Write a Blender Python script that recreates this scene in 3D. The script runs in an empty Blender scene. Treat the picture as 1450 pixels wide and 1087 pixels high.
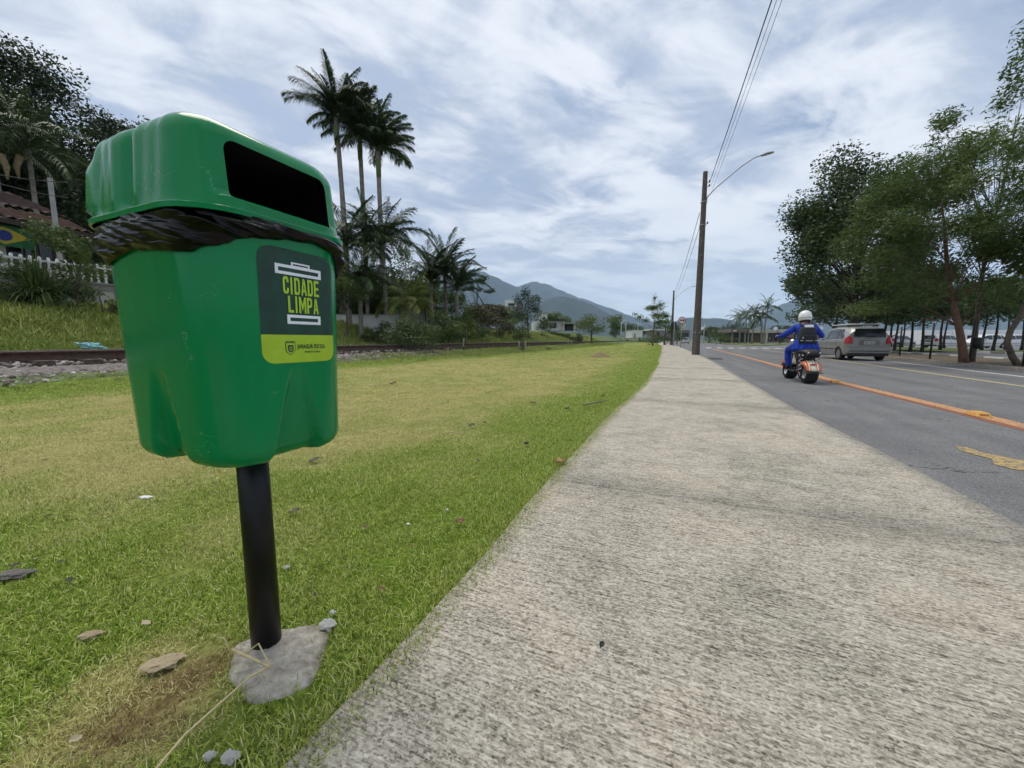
import bpy, bmesh, math, random
import numpy as np
from mathutils import Vector, Matrix, noise as mnoise

R = math.radians
SC = bpy.context.scene
COL = SC.collection
rng = np.random.default_rng(7)
random.seed(7)

# ------------------------------------------------------------------ camera
CAM_H, PITCH, FPX = 0.80, math.atan(62.5 / 546.0), 546.0
cam_d = bpy.data.cameras.new("camera")
cam = bpy.data.objects.new("camera", cam_d)
COL.objects.link(cam)
cam.location = (0, 0, CAM_H)
cam.rotation_euler = (R(90) - PITCH, 0, 0)
cam_d.sensor_width = 36.0
cam_d.lens = 36.0 * FPX / 1450.0
cam_d.clip_start, cam_d.clip_end = 0.05, 12000
SC.camera = cam

# ------------------------------------------------------------------ sky and sun
SUN_EL, SUN_AZ = R(64), R(-35)          # azimuth clockwise from +Y
world = bpy.data.worlds.new("World")
SC.world = world
world.use_nodes = True
SKY_STRENGTH = 0.080


def build_sky():
    nt = world.node_tree
    nt.nodes.clear()
    N = nt.nodes.new
    L = nt.links.new

    def math_(op, a, b=None, clamp=False):
        n = N("ShaderNodeMath"); n.operation = op; n.use_clamp = clamp
        for i, v in enumerate((a, b)):
            if v is None: continue
            if isinstance(v, (int, float)): n.inputs[i].default_value = v
            else: L(v, n.inputs[i])
        return n.outputs[0]

    def mixc(f, a, b):
        n = N("ShaderNodeMix"); n.data_type = 'RGBA'
        for i, v in ((0, f), (6, a), (7, b)):
            if isinstance(v, (int, float)): n.inputs[i].default_value = v
            elif isinstance(v, tuple): n.inputs[i].default_value = (*v, 1)
            else: L(v, n.inputs[i])
        return n.outputs[2]

    def ramp(f, lo, hi):
        n = N("ShaderNodeMapRange"); n.interpolation_type = 'SMOOTHSTEP'
        L(f, n.inputs[0]); n.inputs[1].default_value = lo; n.inputs[2].default_value = hi
        return n.outputs[0]

    tc = N("ShaderNodeTexCoord")
    sep = N("ShaderNodeSeparateXYZ"); L(tc.outputs["Generated"], sep.inputs[0])
    zc = math_('ADD', math_('MAXIMUM', sep.outputs[2], 0.0), 0.10)
    px, py = math_('DIVIDE', sep.outputs[0], zc), math_('DIVIDE', sep.outputs[1], zc)
    com = N("ShaderNodeCombineXYZ"); L(px, com.inputs[0]); L(py, com.inputs[1])

    def noise_tex(scale, detail, rough, rot, sx, sy, dist=0.0, off=(0, 0, 0)):
        mr = N("ShaderNodeMapping"); L(com.outputs[0], mr.inputs[0])
        mr.inputs["Rotation"].default_value = (0, 0, rot)
        mp = N("ShaderNodeMapping"); L(mr.outputs[0], mp.inputs[0])
        mp.inputs["Scale"].default_value = (sx, sy, 1)
        mp.inputs["Location"].default_value = off
        n = N("ShaderNodeTexNoise"); L(mp.outputs[0], n.inputs["Vector"])
        n.inputs["Scale"].default_value = scale; n.inputs["Detail"].default_value = detail
        n.inputs["Roughness"].default_value = rough; n.inputs["Distortion"].default_value = dist
        return n.outputs[0]

    sky = N("ShaderNodeTexSky"); sky.sky_type = 'NISHITA'; sky.sun_disc = False
    sky.sun_elevation = SUN_EL; sky.sun_rotation = SUN_AZ
    sky.air_density = 1.0; sky.dust_density = 2.0
    bands = noise_tex(0.75, 7, 0.58, R(-33), 0.6, 1.7, 0.8, (0.35, 1.9, 0))
    puffs = noise_tex(2.3, 8, 0.62, R(-20), 1.0, 1.25, 0.5, (3.1, 0.4, 0))
    broad = noise_tex(0.33, 3, 0.5, 0, 1, 1, 0.0, (5.3, 2.2, 0))
    d = math_('ADD', math_('MULTIPLY', bands, 0.55), math_('MULTIPLY', puffs, 0.45))
    light = ramp(d, 0.42, 0.575)                    # 0 grey-blue underside, 1 bright cloud
    grey, white = (3.8, 4.45, 5.7), (7.6, 7.85, 8.4)
    ccol = mixc(light, grey, white)
    hi = ramp(math_('ADD', math_('MULTIPLY', broad, 0.6), math_('MULTIPLY', puffs, 0.4)), 0.52, 0.68)
    ccol = mixc(math_('MULTIPLY', hi, 0.65), ccol, (8.7, 8.8, 9.1))
    gaps = ramp(math_('ADD', math_('MULTIPLY', puffs, 0.7), math_('MULTIPLY', broad, 0.3)), 0.46, 0.37)
    bright_sky = N("ShaderNodeVectorMath"); bright_sky.operation = 'SCALE'
    L(sky.outputs[0], bright_sky.inputs[0]); bright_sky.inputs["Scale"].default_value = 1.0
    c2 = mixc(math_('MULTIPLY', gaps, 0.60), ccol, bright_sky.outputs[0])
    hz = ramp(sep.outputs[2], 0.30, -0.02)
    c3 = mixc(math_('MULTIPLY', hz, 0.78), c2, (8.0, 8.8, 9.2))
    bg = N("ShaderNodeBackground"); L(c3, bg.inputs[0]); bg.inputs[1].default_value = SKY_STRENGTH
    out = N("ShaderNodeOutputWorld"); L(bg.outputs[0], out.inputs[0])


build_sky()

sun_d = bpy.data.lights.new("sun", 'SUN')
sun_d.energy, sun_d.angle, sun_d.color = 1.5, R(38), (1.0, 0.92, 0.80)
sun = bpy.data.objects.new("sun", sun_d)
COL.objects.link(sun)
sv = Vector((math.sin(SUN_AZ) * math.cos(SUN_EL), math.cos(SUN_AZ) * math.cos(SUN_EL), math.sin(SUN_EL)))
sun.rotation_euler = sv.to_track_quat('Z', 'Y').to_euler()
sun.location = (0, 0, 60)

SC.view_settings.view_transform = 'Standard'
SC.view_settings.look = 'None'
SC.view_settings.gamma = 1
SC.view_settings.exposure = 0.68
SC.view_settings.use_curve_mapping = False
SC.render.engine = 'CYCLES'
SC.cycles.use_denoising = True
SC.cycles.max_bounces = 6
SC.cycles.transparent_max_bounces = 8
SC.cycles.volume_bounces = 1
SC.cycles.use_adaptive_sampling = True
SC.cycles.adaptive_threshold = 0.03


# ------------------------------------------------------------------ picture <-> world helpers (real distances)
def ray(u, v):
    x, yc = (u - 725.0) / FPX, -(v - 543.5) / FPX
    return x, math.cos(PITCH) + yc * math.sin(PITCH), yc * math.cos(PITCH) - math.sin(PITCH)


def gnd(u, v, z=0.0):
    x, y, w = ray(u, v); t = (z - CAM_H) / w
    return x * t, y * t


def at(u, v, Y):
    x, y, w = ray(u, v); t = Y / y
    return Vector((x * t, Y, CAM_H + w * t))


# ------------------------------------------------------------------ object helpers
def tag(o, label=None, cat=None, group=None, kind=None):
    if label: o["label"] = label
    if cat: o["category"] = cat
    if group: o["group"] = group
    if kind: o["kind"] = kind
    return o


def empty(name, loc=(0, 0, 0), rz=0.0):
    o = bpy.data.objects.new(name, None)
    COL.objects.link(o)
    o.location = loc; o.rotation_euler = (0, 0, rz)
    o.empty_display_size = 0.1
    return o


def link(name, me, parent=None, loc=None, rot=None, scale=None):
    o = bpy.data.objects.new(name, me)
    COL.objects.link(o)
    if parent is not None: o.parent = parent
    if loc is not None: o.location = loc
    if rot is not None: o.rotation_euler = rot
    if scale is not None: o.scale = scale if hasattr(scale, '__len__') else (scale,) * 3
    return o


def npmesh(name, V, F, mat=None, smooth=False, attrs=None, fattrs=None):
    """V (n,3), F (m,k) numpy with one k"""
    V = np.asarray(V, dtype=np.float32); F = np.asarray(F, dtype=np.int32)
    me = bpy.data.meshes.new(name)
    me.vertices.add(len(V)); me.vertices.foreach_set("co", V.ravel())
    k = F.shape[1]
    me.loops.add(F.size); me.loops.foreach_set("vertex_index", F.ravel())
    me.polygons.add(len(F))
    me.polygons.foreach_set("loop_start", np.arange(0, F.size, k, dtype=np.int32))
    if smooth: me.polygons.foreach_set("use_smooth", np.ones(len(F), dtype=bool))
    me.update(calc_edges=True)
    for dom, dd in (('POINT', attrs), ('FACE', fattrs)):
        for nm, a in (dd or {}).items():
            at_ = me.attributes.new(nm, 'FLOAT', dom)
            at_.data.foreach_set("value", np.asarray(a, dtype=np.float32))
    if mat: me.materials.append(mat)
    return me


class MB:
    """collects shapes into one mesh"""
    def __init__(s): s.v, s.f, s.m, s.sm = [], [], [], []

    def add(s, V, F, mi=0, smooth=False):
        b = len(s.v)
        s.v += [tuple(p) for p in V]
        for f in F:
            s.f.append(tuple(i + b for i in f)); s.m.append(mi); s.sm.append(smooth)
        return s

    def box(s, c, d, rot=None, mi=0, taper=1.0):
        hx, hy, hz = d[0] / 2, d[1] / 2, d[2] / 2
        P = []
        for z in (-hz, hz):
            k = taper if z > 0 else 1.0
            for x, y in ((-hx, -hy), (hx, -hy), (hx, hy), (-hx, hy)):
                P.append(Vector((x * k, y * k, z)))
        if rot is not None: P = [rot @ p for p in P]
        P = [p + Vector(c) for p in P]
        return s.add(P, [(0, 3, 2, 1), (4, 5, 6, 7), (0, 1, 5, 4), (1, 2, 6, 5), (2, 3, 7, 6), (3, 0, 4, 7)], mi)

    def tube(s, pts, radii, n=8, mi=0, cap=True, smooth=True):
        pts = [Vector(p) for p in pts]
        if not hasattr(radii, '__len__'): radii = [radii] * len(pts)
        V, F = [], []
        ref = None
        for i, p in enumerate(pts):
            a = pts[max(i - 1, 0)]; b = pts[min(i + 1, len(pts) - 1)]
            d = (b - a).normalized() if (b - a).length > 1e-9 else Vector((0, 0, 1))
            if ref is None:
                ref = Vector((1, 0, 0)) if abs(d.x) < 0.9 else Vector((0, 1, 0))
            x = (ref - d * ref.dot(d)).normalized(); y = d.cross(x); ref = x
            for k in range(n):
                t = 2 * math.pi * k / n
                V.append(p + (x * math.cos(t) + y * math.sin(t)) * radii[i])
        for i in range(len(pts) - 1):
            for k in range(n):
                k2 = (k + 1) % n
                F.append((i * n + k, i * n + k2, (i + 1) * n + k2, (i + 1) * n + k))
        s.add(V, F, mi, smooth)
        if cap:
            b = len(s.v) - len(V)
            s.f.append(tuple(b + k for k in reversed(range(n)))); s.m.append(mi); s.sm.append(False)
            s.f.append(tuple(b + (len(pts) - 1) * n + k for k in range(n))); s.m.append(mi); s.sm.append(False)
        return s

    def lathe(s, prof, n=24, M=None, mi=0, smooth=True):
        V, F = [], []
        for (r, z) in prof:
            for k in range(n):
                t = 2 * math.pi * k / n
                V.append(Vector((r * math.cos(t), r * math.sin(t), z)))
        if M is not None: V = [M @ p for p in V]
        for i in range(len(prof) - 1):
            for k in range(n):
                k2 = (k + 1) % n
                F.append((i * n + k, i * n + k2, (i + 1) * n + k2, (i + 1) * n + k))
        return s.add(V, F, mi, smooth)

    def prism(s, poly, h, M=None, mi=0):
        n = len(poly)
        V = [Vector((x, y, 0)) for x, y in poly] + [Vector((x, y, h)) for x, y in poly]
        if M is not None: V = [M @ p for p in V]
        F = [tuple(reversed(range(n))), tuple(range(n, 2 * n))]
        F += [(i, (i + 1) % n, n + (i + 1) % n, n + i) for i in range(n)]
        return s.add(V, F, mi)

    def mesh(s, name, mats):
        me = bpy.data.meshes.new(name)
        me.from_pydata(s.v, [], s.f)
        me.polygons.foreach_set("material_index", s.m)
        me.polygons.foreach_set("use_smooth", s.sm)
        for m in (mats if isinstance(mats, (list, tuple)) else [mats]): me.materials.append(m)
        me.update()
        return me

    def build(s, name, mats, parent=None, loc=None, rot=None, bevel=0.0):
        o = link(name, s.mesh(name, mats), parent, loc, rot)
        if bevel:
            b = o.modifiers.new("bevel", 'BEVEL'); b.width = bevel; b.segments = 2; b.limit_method = 'ANGLE'
        return o


def apply_mods(o):
    dg = bpy.context.evaluated_depsgraph_get()
    dg.update()
    me = bpy.data.meshes.new_from_object(o.evaluated_get(dg))
    o.modifiers.clear()
    o.data = me
    return o


def copy_tree(o, parent=None):
    c = o.copy(); COL.objects.link(c)
    if parent is not None: c.parent = parent
    for ch in list(o.children): copy_tree(ch, c)
    return c


def sstep(a, b, x):
    t = np.clip((np.asarray(x, dtype=float) - a) / (b - a), 0, 1)
    return t * t * (3 - 2 * t)


def _hash(ix, iy, seed):
    h = (ix.astype(np.int64) * 374761393 + iy.astype(np.int64) * 668265263 + seed * 974634777) & 0x7fffffff
    h = (h ^ (h >> 13)) * 1274126177 & 0x7fffffff
    return ((h ^ (h >> 16)) & 0xffff) / 65535.0


def vnoise(x, y, seed=0, octaves=3):
    x = np.asarray(x, dtype=float); y = np.asarray(y, dtype=float)
    out = np.zeros(np.broadcast(x, y).shape); amp, tot = 1.0, 0.0
    for o in range(octaves):
        ix, iy = np.floor(x), np.floor(y); fx, fy = x - ix, y - iy
        fx = fx * fx * (3 - 2 * fx); fy = fy * fy * (3 - 2 * fy)
        a = _hash(ix, iy, seed + o); b = _hash(ix + 1, iy, seed + o)
        c = _hash(ix, iy + 1, seed + o); d = _hash(ix + 1, iy + 1, seed + o)
        out = out + amp * ((a * (1 - fx) + b * fx) * (1 - fy) + (c * (1 - fx) + d * fx) * fy)
        tot += amp; amp *= 0.5; x = x * 2.03 + 11.7; y = y * 2.03 + 5.3
    return out / tot                                # 0..1


# ------------------------------------------------------------------ materials
def mat_new(name):
    m = bpy.data.materials.new(name); m.use_nodes = True
    nt = m.node_tree
    return m, nt, nt.nodes["Principled BSDF"]


def setin(b, **kw):
    names = dict(rough="Roughness", metal="Metallic", spec="Specular IOR Level", coat="Coat Weight", coat_r="Coat Roughness",
                 trans="Transmission Weight", alpha="Alpha", ior="IOR")
    for k, v in kw.items(): b.inputs[names[k]].default_value = v


def tex_noise(nt, scale, detail=4, rough=0.55, vec=None, dist=0.0):
    n = nt.nodes.new("ShaderNodeTexNoise")
    n.inputs["Scale"].default_value = scale; n.inputs["Detail"].default_value = detail
    n.inputs["Roughness"].default_value = rough; n.inputs["Distortion"].default_value = dist
    if vec is not None: nt.links.new(vec, n.inputs["Vector"])
    return n.outputs[0]


def coords(nt, kind="Object", scale=(1, 1, 1), rot=(0, 0, 0)):
    tc = nt.nodes.new("ShaderNodeTexCoord")
    mp = nt.nodes.new("ShaderNodeMapping")
    mp.inputs["Scale"].default_value = scale; mp.inputs["Rotation"].default_value = rot
    if any(rot):                                   # turn first, then stretch
        mr = nt.nodes.new("ShaderNodeMapping"); mr.inputs["Rotation"].default_value = rot
        mp.inputs["Rotation"].default_value = (0, 0, 0)
        nt.links.new(tc.outputs[kind], mr.inputs[0]); nt.links.new(mr.outputs[0], mp.inputs[0])
    else:
        nt.links.new(tc.outputs[kind], mp.inputs[0])
    return mp.outputs[0]


def cramp(nt, fac, stops):
    n = nt.nodes.new("ShaderNodeValToRGB")
    e = n.color_ramp.elements
    while len(e) < len(stops): e.new(0.5)
    for i, (p, c) in enumerate(stops):
        e[i].position = p; e[i].color = (*c, 1) if len(c) == 3 else c
    nt.links.new(fac, n.inputs[0])
    return n.outputs[0]


def mapr(nt, v, a, b, c=0.0, d=1.0):
    n = nt.nodes.new("ShaderNodeMapRange"); nt.links.new(v, n.inputs[0])
    for i, x in enumerate((a, b, c, d)): n.inputs[i + 1].default_value = x
    return n.outputs[0]


def mixcol(nt, f, a, b, mode='MIX'):
    n = nt.nodes.new("ShaderNodeMix"); n.data_type = 'RGBA'; n.blend_type = mode
    for i, v in ((0, f), (6, a), (7, b)):
        if isinstance(v, (int, float)): n.inputs[i].default_value = v
        elif isinstance(v, tuple): n.inputs[i].default_value = (*v, 1)
        else: nt.links.new(v, n.inputs[i])
    return n.outputs[2]


def bump(nt, b, h, strength, dist=0.01):
    n = nt.nodes.new("ShaderNodeBump"); n.inputs["Strength"].default_value = strength
    n.inputs["Distance"].default_value = dist
    nt.links.new(h, n.inputs["Height"]); nt.links.new(n.outputs[0], b.inputs["Normal"])
    return n


def simple(name, col, rough=0.6, metal=0.0, var=0.12, scale=8.0, bmp=0.0, spec=0.5, coat=0.0, bscale=60.0):
    m, nt, b = mat_new(name)
    setin(b, rough=rough, metal=metal, spec=spec, coat=coat)
    if var:
        v = coords(nt)
        n = tex_noise(nt, scale, 5, 0.6, v)
        lo = tuple(c * (1 - var) for c in col); hi = tuple(min(1, c * (1 + var)) for c in col)
        nt.links.new(cramp(nt, n, [(0.3, lo), (0.7, hi)]), b.inputs["Base Color"])
        if bmp:
            bump(nt, b, tex_noise(nt, bscale, 4, 0.6, v), bmp, 0.01)
    else:
        b.inputs["Base Color"].default_value = (*col, 1)
    return m


def leaf_mat(name, stops, transl=0.30, rough=0.55):
    """foliage whose colour runs along a per-leaf value v"""
    m, nt, b = mat_new(name)
    a = nt.nodes.new("ShaderNodeAttribute"); a.attribute_name = "v"
    c = cramp(nt, a.outputs["Fac"], stops)
    nt.links.new(c, b.inputs["Base Color"]); setin(b, rough=rough, spec=0.35)
    t = nt.nodes.new("ShaderNodeBsdfTranslucent"); nt.links.new(c, t.inputs[0])
    mx = nt.nodes.new("ShaderNodeMixShader"); mx.inputs[0].default_value = transl
    out = nt.nodes["Material Output"]
    nt.links.new(b.outputs[0], mx.inputs[1]); nt.links.new(t.outputs[0], mx.inputs[2])
    nt.links.new(mx.outputs[0], out.inputs[0])
    return m

# ================================================================== THE SETTING
# --- frames: rail frame (a along the track, s to the far side), road frame (a along, s away from the far kerb)
RA, RD = Vector((-8.65, 7.0)), Vector((0.381, 0.9246))
RN = Vector((-RD.y, RD.x))
KA, KD = Vector((14.6, 10.96)), Vector((0.40, 0.9165))
KN = Vector((KD.y, -KD.x))
RAIL_RZ = math.atan2(RD.y, RD.x)
ROAD_RZ = math.atan2(KD.y, KD.x)


def rw(a, s, z=0.0):
    p = RA + RD * a + RN * s
    return Vector((p.x, p.y, z))


def kw(a, s, z=0.0):
    p = KA + KD * a + KN * s
    return Vector((p.x, p.y, z))


def rail_as(x, y):
    dx, dy = np.asarray(x) - RA.x, np.asarray(y) - RA.y
    return dx * RD.x + dy * RD.y, dx * RN.x + dy * RN.y


_YL = [-12, .64, .91, 1.39, 2.31, 3.97, 6.82, 12.92, 23.2, 49, 110, 220]
_XL = [-5.9, -.43, -.30, -.09, .28, 1.0, 2.33, 4.86, 8.94, 18.9, 41, 80]
_YR = [-12, 1.58, 2.69, 4.38, 8.1, 15.17, 23.2, 36.8, 49, 110, 220]
_XR = [-3.3, 2.21, 2.66, 3.29, 4.85, 7.85, 11.0, 16.3, 21, 43.2, 82.5]


def smooth_curve(Y, X):
    yy = np.concatenate([np.arange(-11.5, 60, .05), np.arange(60, 215, .5)])
    xx = np.interp(yy, Y, X)
    for _ in range(60):
        xx[1:-1] = .25 * xx[:-2] + .5 * xx[1:-1] + .25 * xx[2:]
    return yy, xx


_sl, _sr = smooth_curve(_YL, _XL), smooth_curve(_YR, _XR)
xl = lambda y: np.interp(y, *_sl)
xr = lambda y: np.interp(y, *_sr)
xfar = lambda y: np.interp(y, [-12, 10.96, 18.74, 31, 33, 35, 37, 95, 97, 110, 220], [4.56, 14.6, 18, 23.4, 25, 30, 90, 140, 60, 55.5, 98])
ROAD_Z = -0.12


def terrain_z(x, y):
    a, s = rail_as(x, y)
    z = np.interp(s, [-60, -4.5, -2.2, -1.6, -1.0, 2.2, 4, 6, 8, 14, 20, 26, 60, 400],
                  [0, 0, .08, .13, .26, .28, .75, 1.45, 1.85, 2.0, 2.3, 2.8, 5, 14])
    hill = np.interp(s, [18, 26, 45, 90, 400], [0, 3.5, 15, 26, 30]) * (1 - sstep(8, 34, a))
    z = z + hill
    n = (vnoise(x * .9, y * .9, 3) - .5) * .05 + (vnoise(x * .25, y * .25, 9) - .5) * .12 * sstep(-9, -6, s)
    n = n * sstep(.15, 1.2, np.abs(x - xl(y))) * (1 - .9 * (1 - sstep(1.2, 2.2, np.abs(s - .5))))
    return z + n * np.where(s > 2.2, 3, 1)


def dryness(x, y):
    e = (xl(y) - x) * .92
    a, s = rail_as(x, y)
    n1 = vnoise(x * .8, y * .8, 21) - .5
    n2 = vnoise(x * 3.2, y * 3.2, 33) - .5
    d = sstep(.35, 1.7, e + n1 * .9 + n2 * .3) * sstep(1.25, 2.3, y + n1 * 1.0 + n2 * .5 + .10 * (x + 1))
    d = d * (1 - .55 * sstep(11, 24, y)) * (1 - sstep(-3.6, -2.4, s + n1))
    d = d * (.80 + .5 * n1 + .8 * n2) + .08 + .35 * n2
    # parched straw round the freshly set footing
    q = np.hypot((x + .80) * 1.0, (y - .80) * 1.2)
    d = np.maximum(d, 1.25 * (1 - sstep(.10, .30, q + n2 * .25)))
    return np.clip(d, 0, 1)


def soil(x, y):
    n2 = vnoise(x * 14, y * 14, 41) - .5
    c1, c2 = gnd(205, 1005), gnd(268, 935)
    q1 = np.hypot(x - c1[0], (y - c1[1]) * 1.2)
    q2 = np.hypot(x - c2[0], (y - c2[1]) * 1.2)
    return np.clip((1 - sstep(.02, .13, q1 + n2 * .12)) + .75 * (1 - sstep(.03, .14, q2 + n2 * .12)), 0, 1)


# --- materials of the ground
def ground_mat():
    m, nt, b = mat_new("lawn_soil_and_thatch")
    v = coords(nt)
    ad = nt.nodes.new("ShaderNodeAttribute"); ad.attribute_name = "dry"
    as_ = nt.nodes.new("ShaderNodeAttribute"); as_.attribute_name = "soil"
    n1 = tex_noise(nt, 55, 6, .7, v); n2 = tex_noise(nt, 7, 4, .6, v)
    green = cramp(nt, n1, [(.3, (.042, .070, .008)), (.5, (.13, .205, .022)), (.72, (.27, .36, .055))])
    dry = cramp(nt, n1, [(.3, (.15, .135, .042)), (.5, (.34, .31, .115)), (.72, (.58, .54, .23))])
    mixf = nt.nodes.new("ShaderNodeMath"); mixf.operation = 'ADD'; mixf.use_clamp = True
    nt.links.new(ad.outputs["Fac"], mixf.inputs[0])
    nt.links.new(mapr(nt, n2, .3, .7, -.18, .18), mixf.inputs[1])
    c = mixcol(nt, mixf.outputs[0], green, dry)
    earth = cramp(nt, n1, [(.3, (.075, .035, .018)), (.7, (.19, .10, .055))])
    c = mixcol(nt, as_.outputs["Fac"], c, earth)
    nt.links.new(c, b.inputs["Base Color"]); setin(b, rough=.95, spec=.1)
    bump(nt, b, n1, .9, .02)
    return m


def blade_mat(name, green, dry, transl=.35):
    m, nt, b = mat_new(name)
    ad = nt.nodes.new("ShaderNodeAttribute"); ad.attribute_name = "dry"; ad.attribute_type = 'INSTANCER'
    av = nt.nodes.new("ShaderNodeAttribute"); av.attribute_name = "v"
    g = cramp(nt, av.outputs["Fac"], green); d = cramp(nt, av.outputs["Fac"], dry)
    # single blades turn straw-coloured one by one as the patch dries
    s = nt.nodes.new("ShaderNodeMath"); s.operation = 'SUBTRACT'
    aw = nt.nodes.new("ShaderNodeAttribute"); aw.attribute_name = "w"
    nt.links.new(ad.outputs["Fac"], s.inputs[0]); nt.links.new(aw.outputs["Fac"], s.inputs[1])
    f = mapr(nt, s.outputs[0], -.22, .22)
    c = mixcol(nt, f, g, d)
    ae = nt.nodes.new("ShaderNodeAttribute"); ae.attribute_name = "dead"; ae.attribute_type = 'INSTANCER'
    c = mixcol(nt, ae.outputs["Fac"], c, cramp(nt, av.outputs["Fac"], [(0, (.10, .05, .022)), (.6, (.26, .15, .07)), (1, (.48, .36, .19))]))
    nt.links.new(c, b.inputs["Base Color"]); setin(b, rough=.5, spec=.3)
    t = nt.nodes.new("ShaderNodeBsdfTranslucent"); nt.links.new(c, t.inputs[0])
    mx = nt.nodes.new("ShaderNodeMixShader"); mx.inputs[0].default_value = transl
    nt.links.new(b.outputs[0], mx.inputs[1]); nt.links.new(t.outputs[0], mx.inputs[2])
    nt.links.new(mx.outputs[0], nt.nodes["Material Output"].inputs[0])
    return m


def concrete_path_mat():
    m, nt, b = mat_new("brushed_exposed_concrete")
    rot = (0, 0, R(23))
    n_b = tex_noise(nt, 1.0, 5, .62, coords(nt, "Object", (3.5, 85, 20), rot), .35)
    n_b2 = tex_noise(nt, 1.0, 4, .6, coords(nt, "Object", (13, 170, 40), rot), .4)
    v = coords(nt)
    big = tex_noise(nt, 1.5, 6, .62, v); mid = tex_noise(nt, 5.5, 5, .62, v); fine = tex_noise(nt, 300, 2, .6, v)
    gran = tex_noise(nt, 1.0, 4, .7, coords(nt, "Object", (100, 150, 90), rot), .8)
    vo = nt.nodes.new("ShaderNodeTexVoronoi"); vo.inputs["Scale"].default_value = 1.0
    nt.links.new(coords(nt, "Object", (120, 190, 120), rot), vo.inputs["Vector"])
    tone = nt.nodes.new("ShaderNodeSeparateColor"); nt.links.new(vo.outputs["Color"], tone.inputs[0])

    def M(op, a, c_):
        n = nt.nodes.new("ShaderNodeMath"); n.operation = op
        for i, q in enumerate((a, c_)):
            if isinstance(q, (int, float)): n.inputs[i].default_value = q
            else: nt.links.new(q, n.inputs[i])
        return n.outputs[0]
    worn = M('ADD', M('MULTIPLY', big, .5), M('MULTIPLY', mid, .5))
    h = M('ADD', M('ADD', M('MULTIPLY', n_b, .22), M('MULTIPLY', n_b2, .34)), M('ADD', M('MULTIPLY', gran, .34), M('MULTIPLY', fine, .10)))
    hh = M('ADD', M('ADD', h, M('MULTIPLY', M('SUBTRACT', tone.outputs[0], .5), .15)), M('MULTIPLY', M('SUBTRACT', worn, .5), .30))
    col = cramp(nt, hh, [(.35, (.085, .074, .058)), (.425, (.245, .22, .178)), (.49, (.40, .362, .30)), (.55, (.52, .476, .40)), (.64, (.68, .635, .55))])
    tint = cramp(nt, big, [(.35, (.93, .95, .93)), (.5, (1, 1, .985)), (.65, (1.0, .97, .92))])
    nt.links.new(mixcol(nt, 1.0, col, tint, 'MULTIPLY'), b.inputs["Base Color"])
    setin(b, rough=.9, spec=.2)
    bump(nt, b, h, .9, .014)
    return m


def asphalt_mat(name, base=.115, tint=(1, 1, 1.03)):
    m, nt, b = mat_new(name)
    v = coords(nt)
    n1 = tex_noise(nt, 130, 3, .7, v); n2 = tex_noise(nt, 1.2, 5, .6, v)
    lane = tex_noise(nt, 1.0, 4, .6, coords(nt, "Object", (1.6, .08, 1), (0, 0, R(23))))
    c = cramp(nt, n1, [(.32, tuple(base * .45 * t for t in tint)), (.5, tuple(base * t for t in tint)), (.70, tuple(base * 1.9 * t for t in tint))])
    c = mixcol(nt, 1.0, c, cramp(nt, n2, [(.3, (.80, .80, .80)), (.7, (1.12, 1.12, 1.1))]), 'MULTIPLY')
    c = mixcol(nt, 1.0, c, cramp(nt, lane, [(.35, (.80, .80, .81)), (.65, (1.1, 1.1, 1.1))]), 'MULTIPLY')
    # tar-filled hairline cracks
    vo = nt.nodes.new("ShaderNodeTexVoronoi"); vo.feature = 'DISTANCE_TO_EDGE'; vo.inputs["Scale"].default_value = .55
    wv = nt.nodes.new("ShaderNodeVectorMath"); wv.operation = 'ADD'
    nz = nt.nodes.new("ShaderNodeTexNoise"); nz.inputs["Scale"].default_value = 2.6; nz.inputs["Detail"].default_value = 6
    nt.links.new(v, nz.inputs["Vector"]); nt.links.new(v, wv.inputs[0]); nt.links.new(nz.outputs["Color"], wv.inputs[1])
    nt.links.new(wv.outputs[0], vo.inputs["Vector"])
    crack = mapr(nt, vo.outputs["Distance"], .002, .007, 1, 0)
    where = mapr(nt, n2, .52, .62)
    cf = nt.nodes.new("ShaderNodeMath"); cf.operation = 'MULTIPLY'
    nt.links.new(crack, cf.inputs[0]); nt.links.new(where, cf.inputs[1])
    c = mixcol(nt, cf.outputs[0], c, (.02, .02, .022))
    nt.links.new(c, b.inputs["Base Color"]); setin(b, rough=.85, spec=.25)
    bump(nt, b, n1, .6, .006)
    return m


def paint_mat(name, col, wear=.45, under=(.12, .12, .12)):
    m, nt, b = mat_new(name)
    v = coords(nt)
    n1 = tex_noise(nt, 26, 6, .72, v); n2 = tex_noise(nt, 160, 3, .6, v)
    f = mapr(nt, n1, wear - .05, wear + .06)
    c = cramp(nt, n2, [(.3, tuple(x * .78 for x in col)), (.7, col)])
    nt.links.new(mixcol(nt, f, under, c), b.inputs["Base Color"])
    setin(b, rough=.75, spec=.25); bump(nt, b, n2, .4, .004)
    return m


M_lawn = ground_mat()
M_path = concrete_path_mat()
M_asph = asphalt_mat("weathered_asphalt", .165, (1, 1, 1))
M_asph2 = asphalt_mat("pale_asphalt", .21, (1, 1, 1))
M_orange = paint_mat("orange_road_paint", (.66, .35, .15), .45)
M_red = paint_mat("red_road_paint", (.36, .13, .08), .42)
M_yellow = paint_mat("faded_yellow_paint", (.62, .50, .26), .42)
M_ochre = paint_mat("worn_ochre_paint", (.52, .37, .14), .47)
M_white = paint_mat("white_road_paint", (.75, .75, .73), .34)
M_kerb = simple("weathered_kerb_concrete", (.30, .28, .25), .9, var=.3, scale=6, bmp=.4)
M_wkerb = simple("limewashed_kerb", (.72, .71, .68), .85, var=.12, scale=5, bmp=.2)
M_steel = simple("polished_rail_head", (.62, .61, .60), .45, metal=.25, var=.15)
M_rust = simple("rusty_rail_web", (.075, .040, .028), .85, var=.35, scale=14, bmp=.3)
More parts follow.
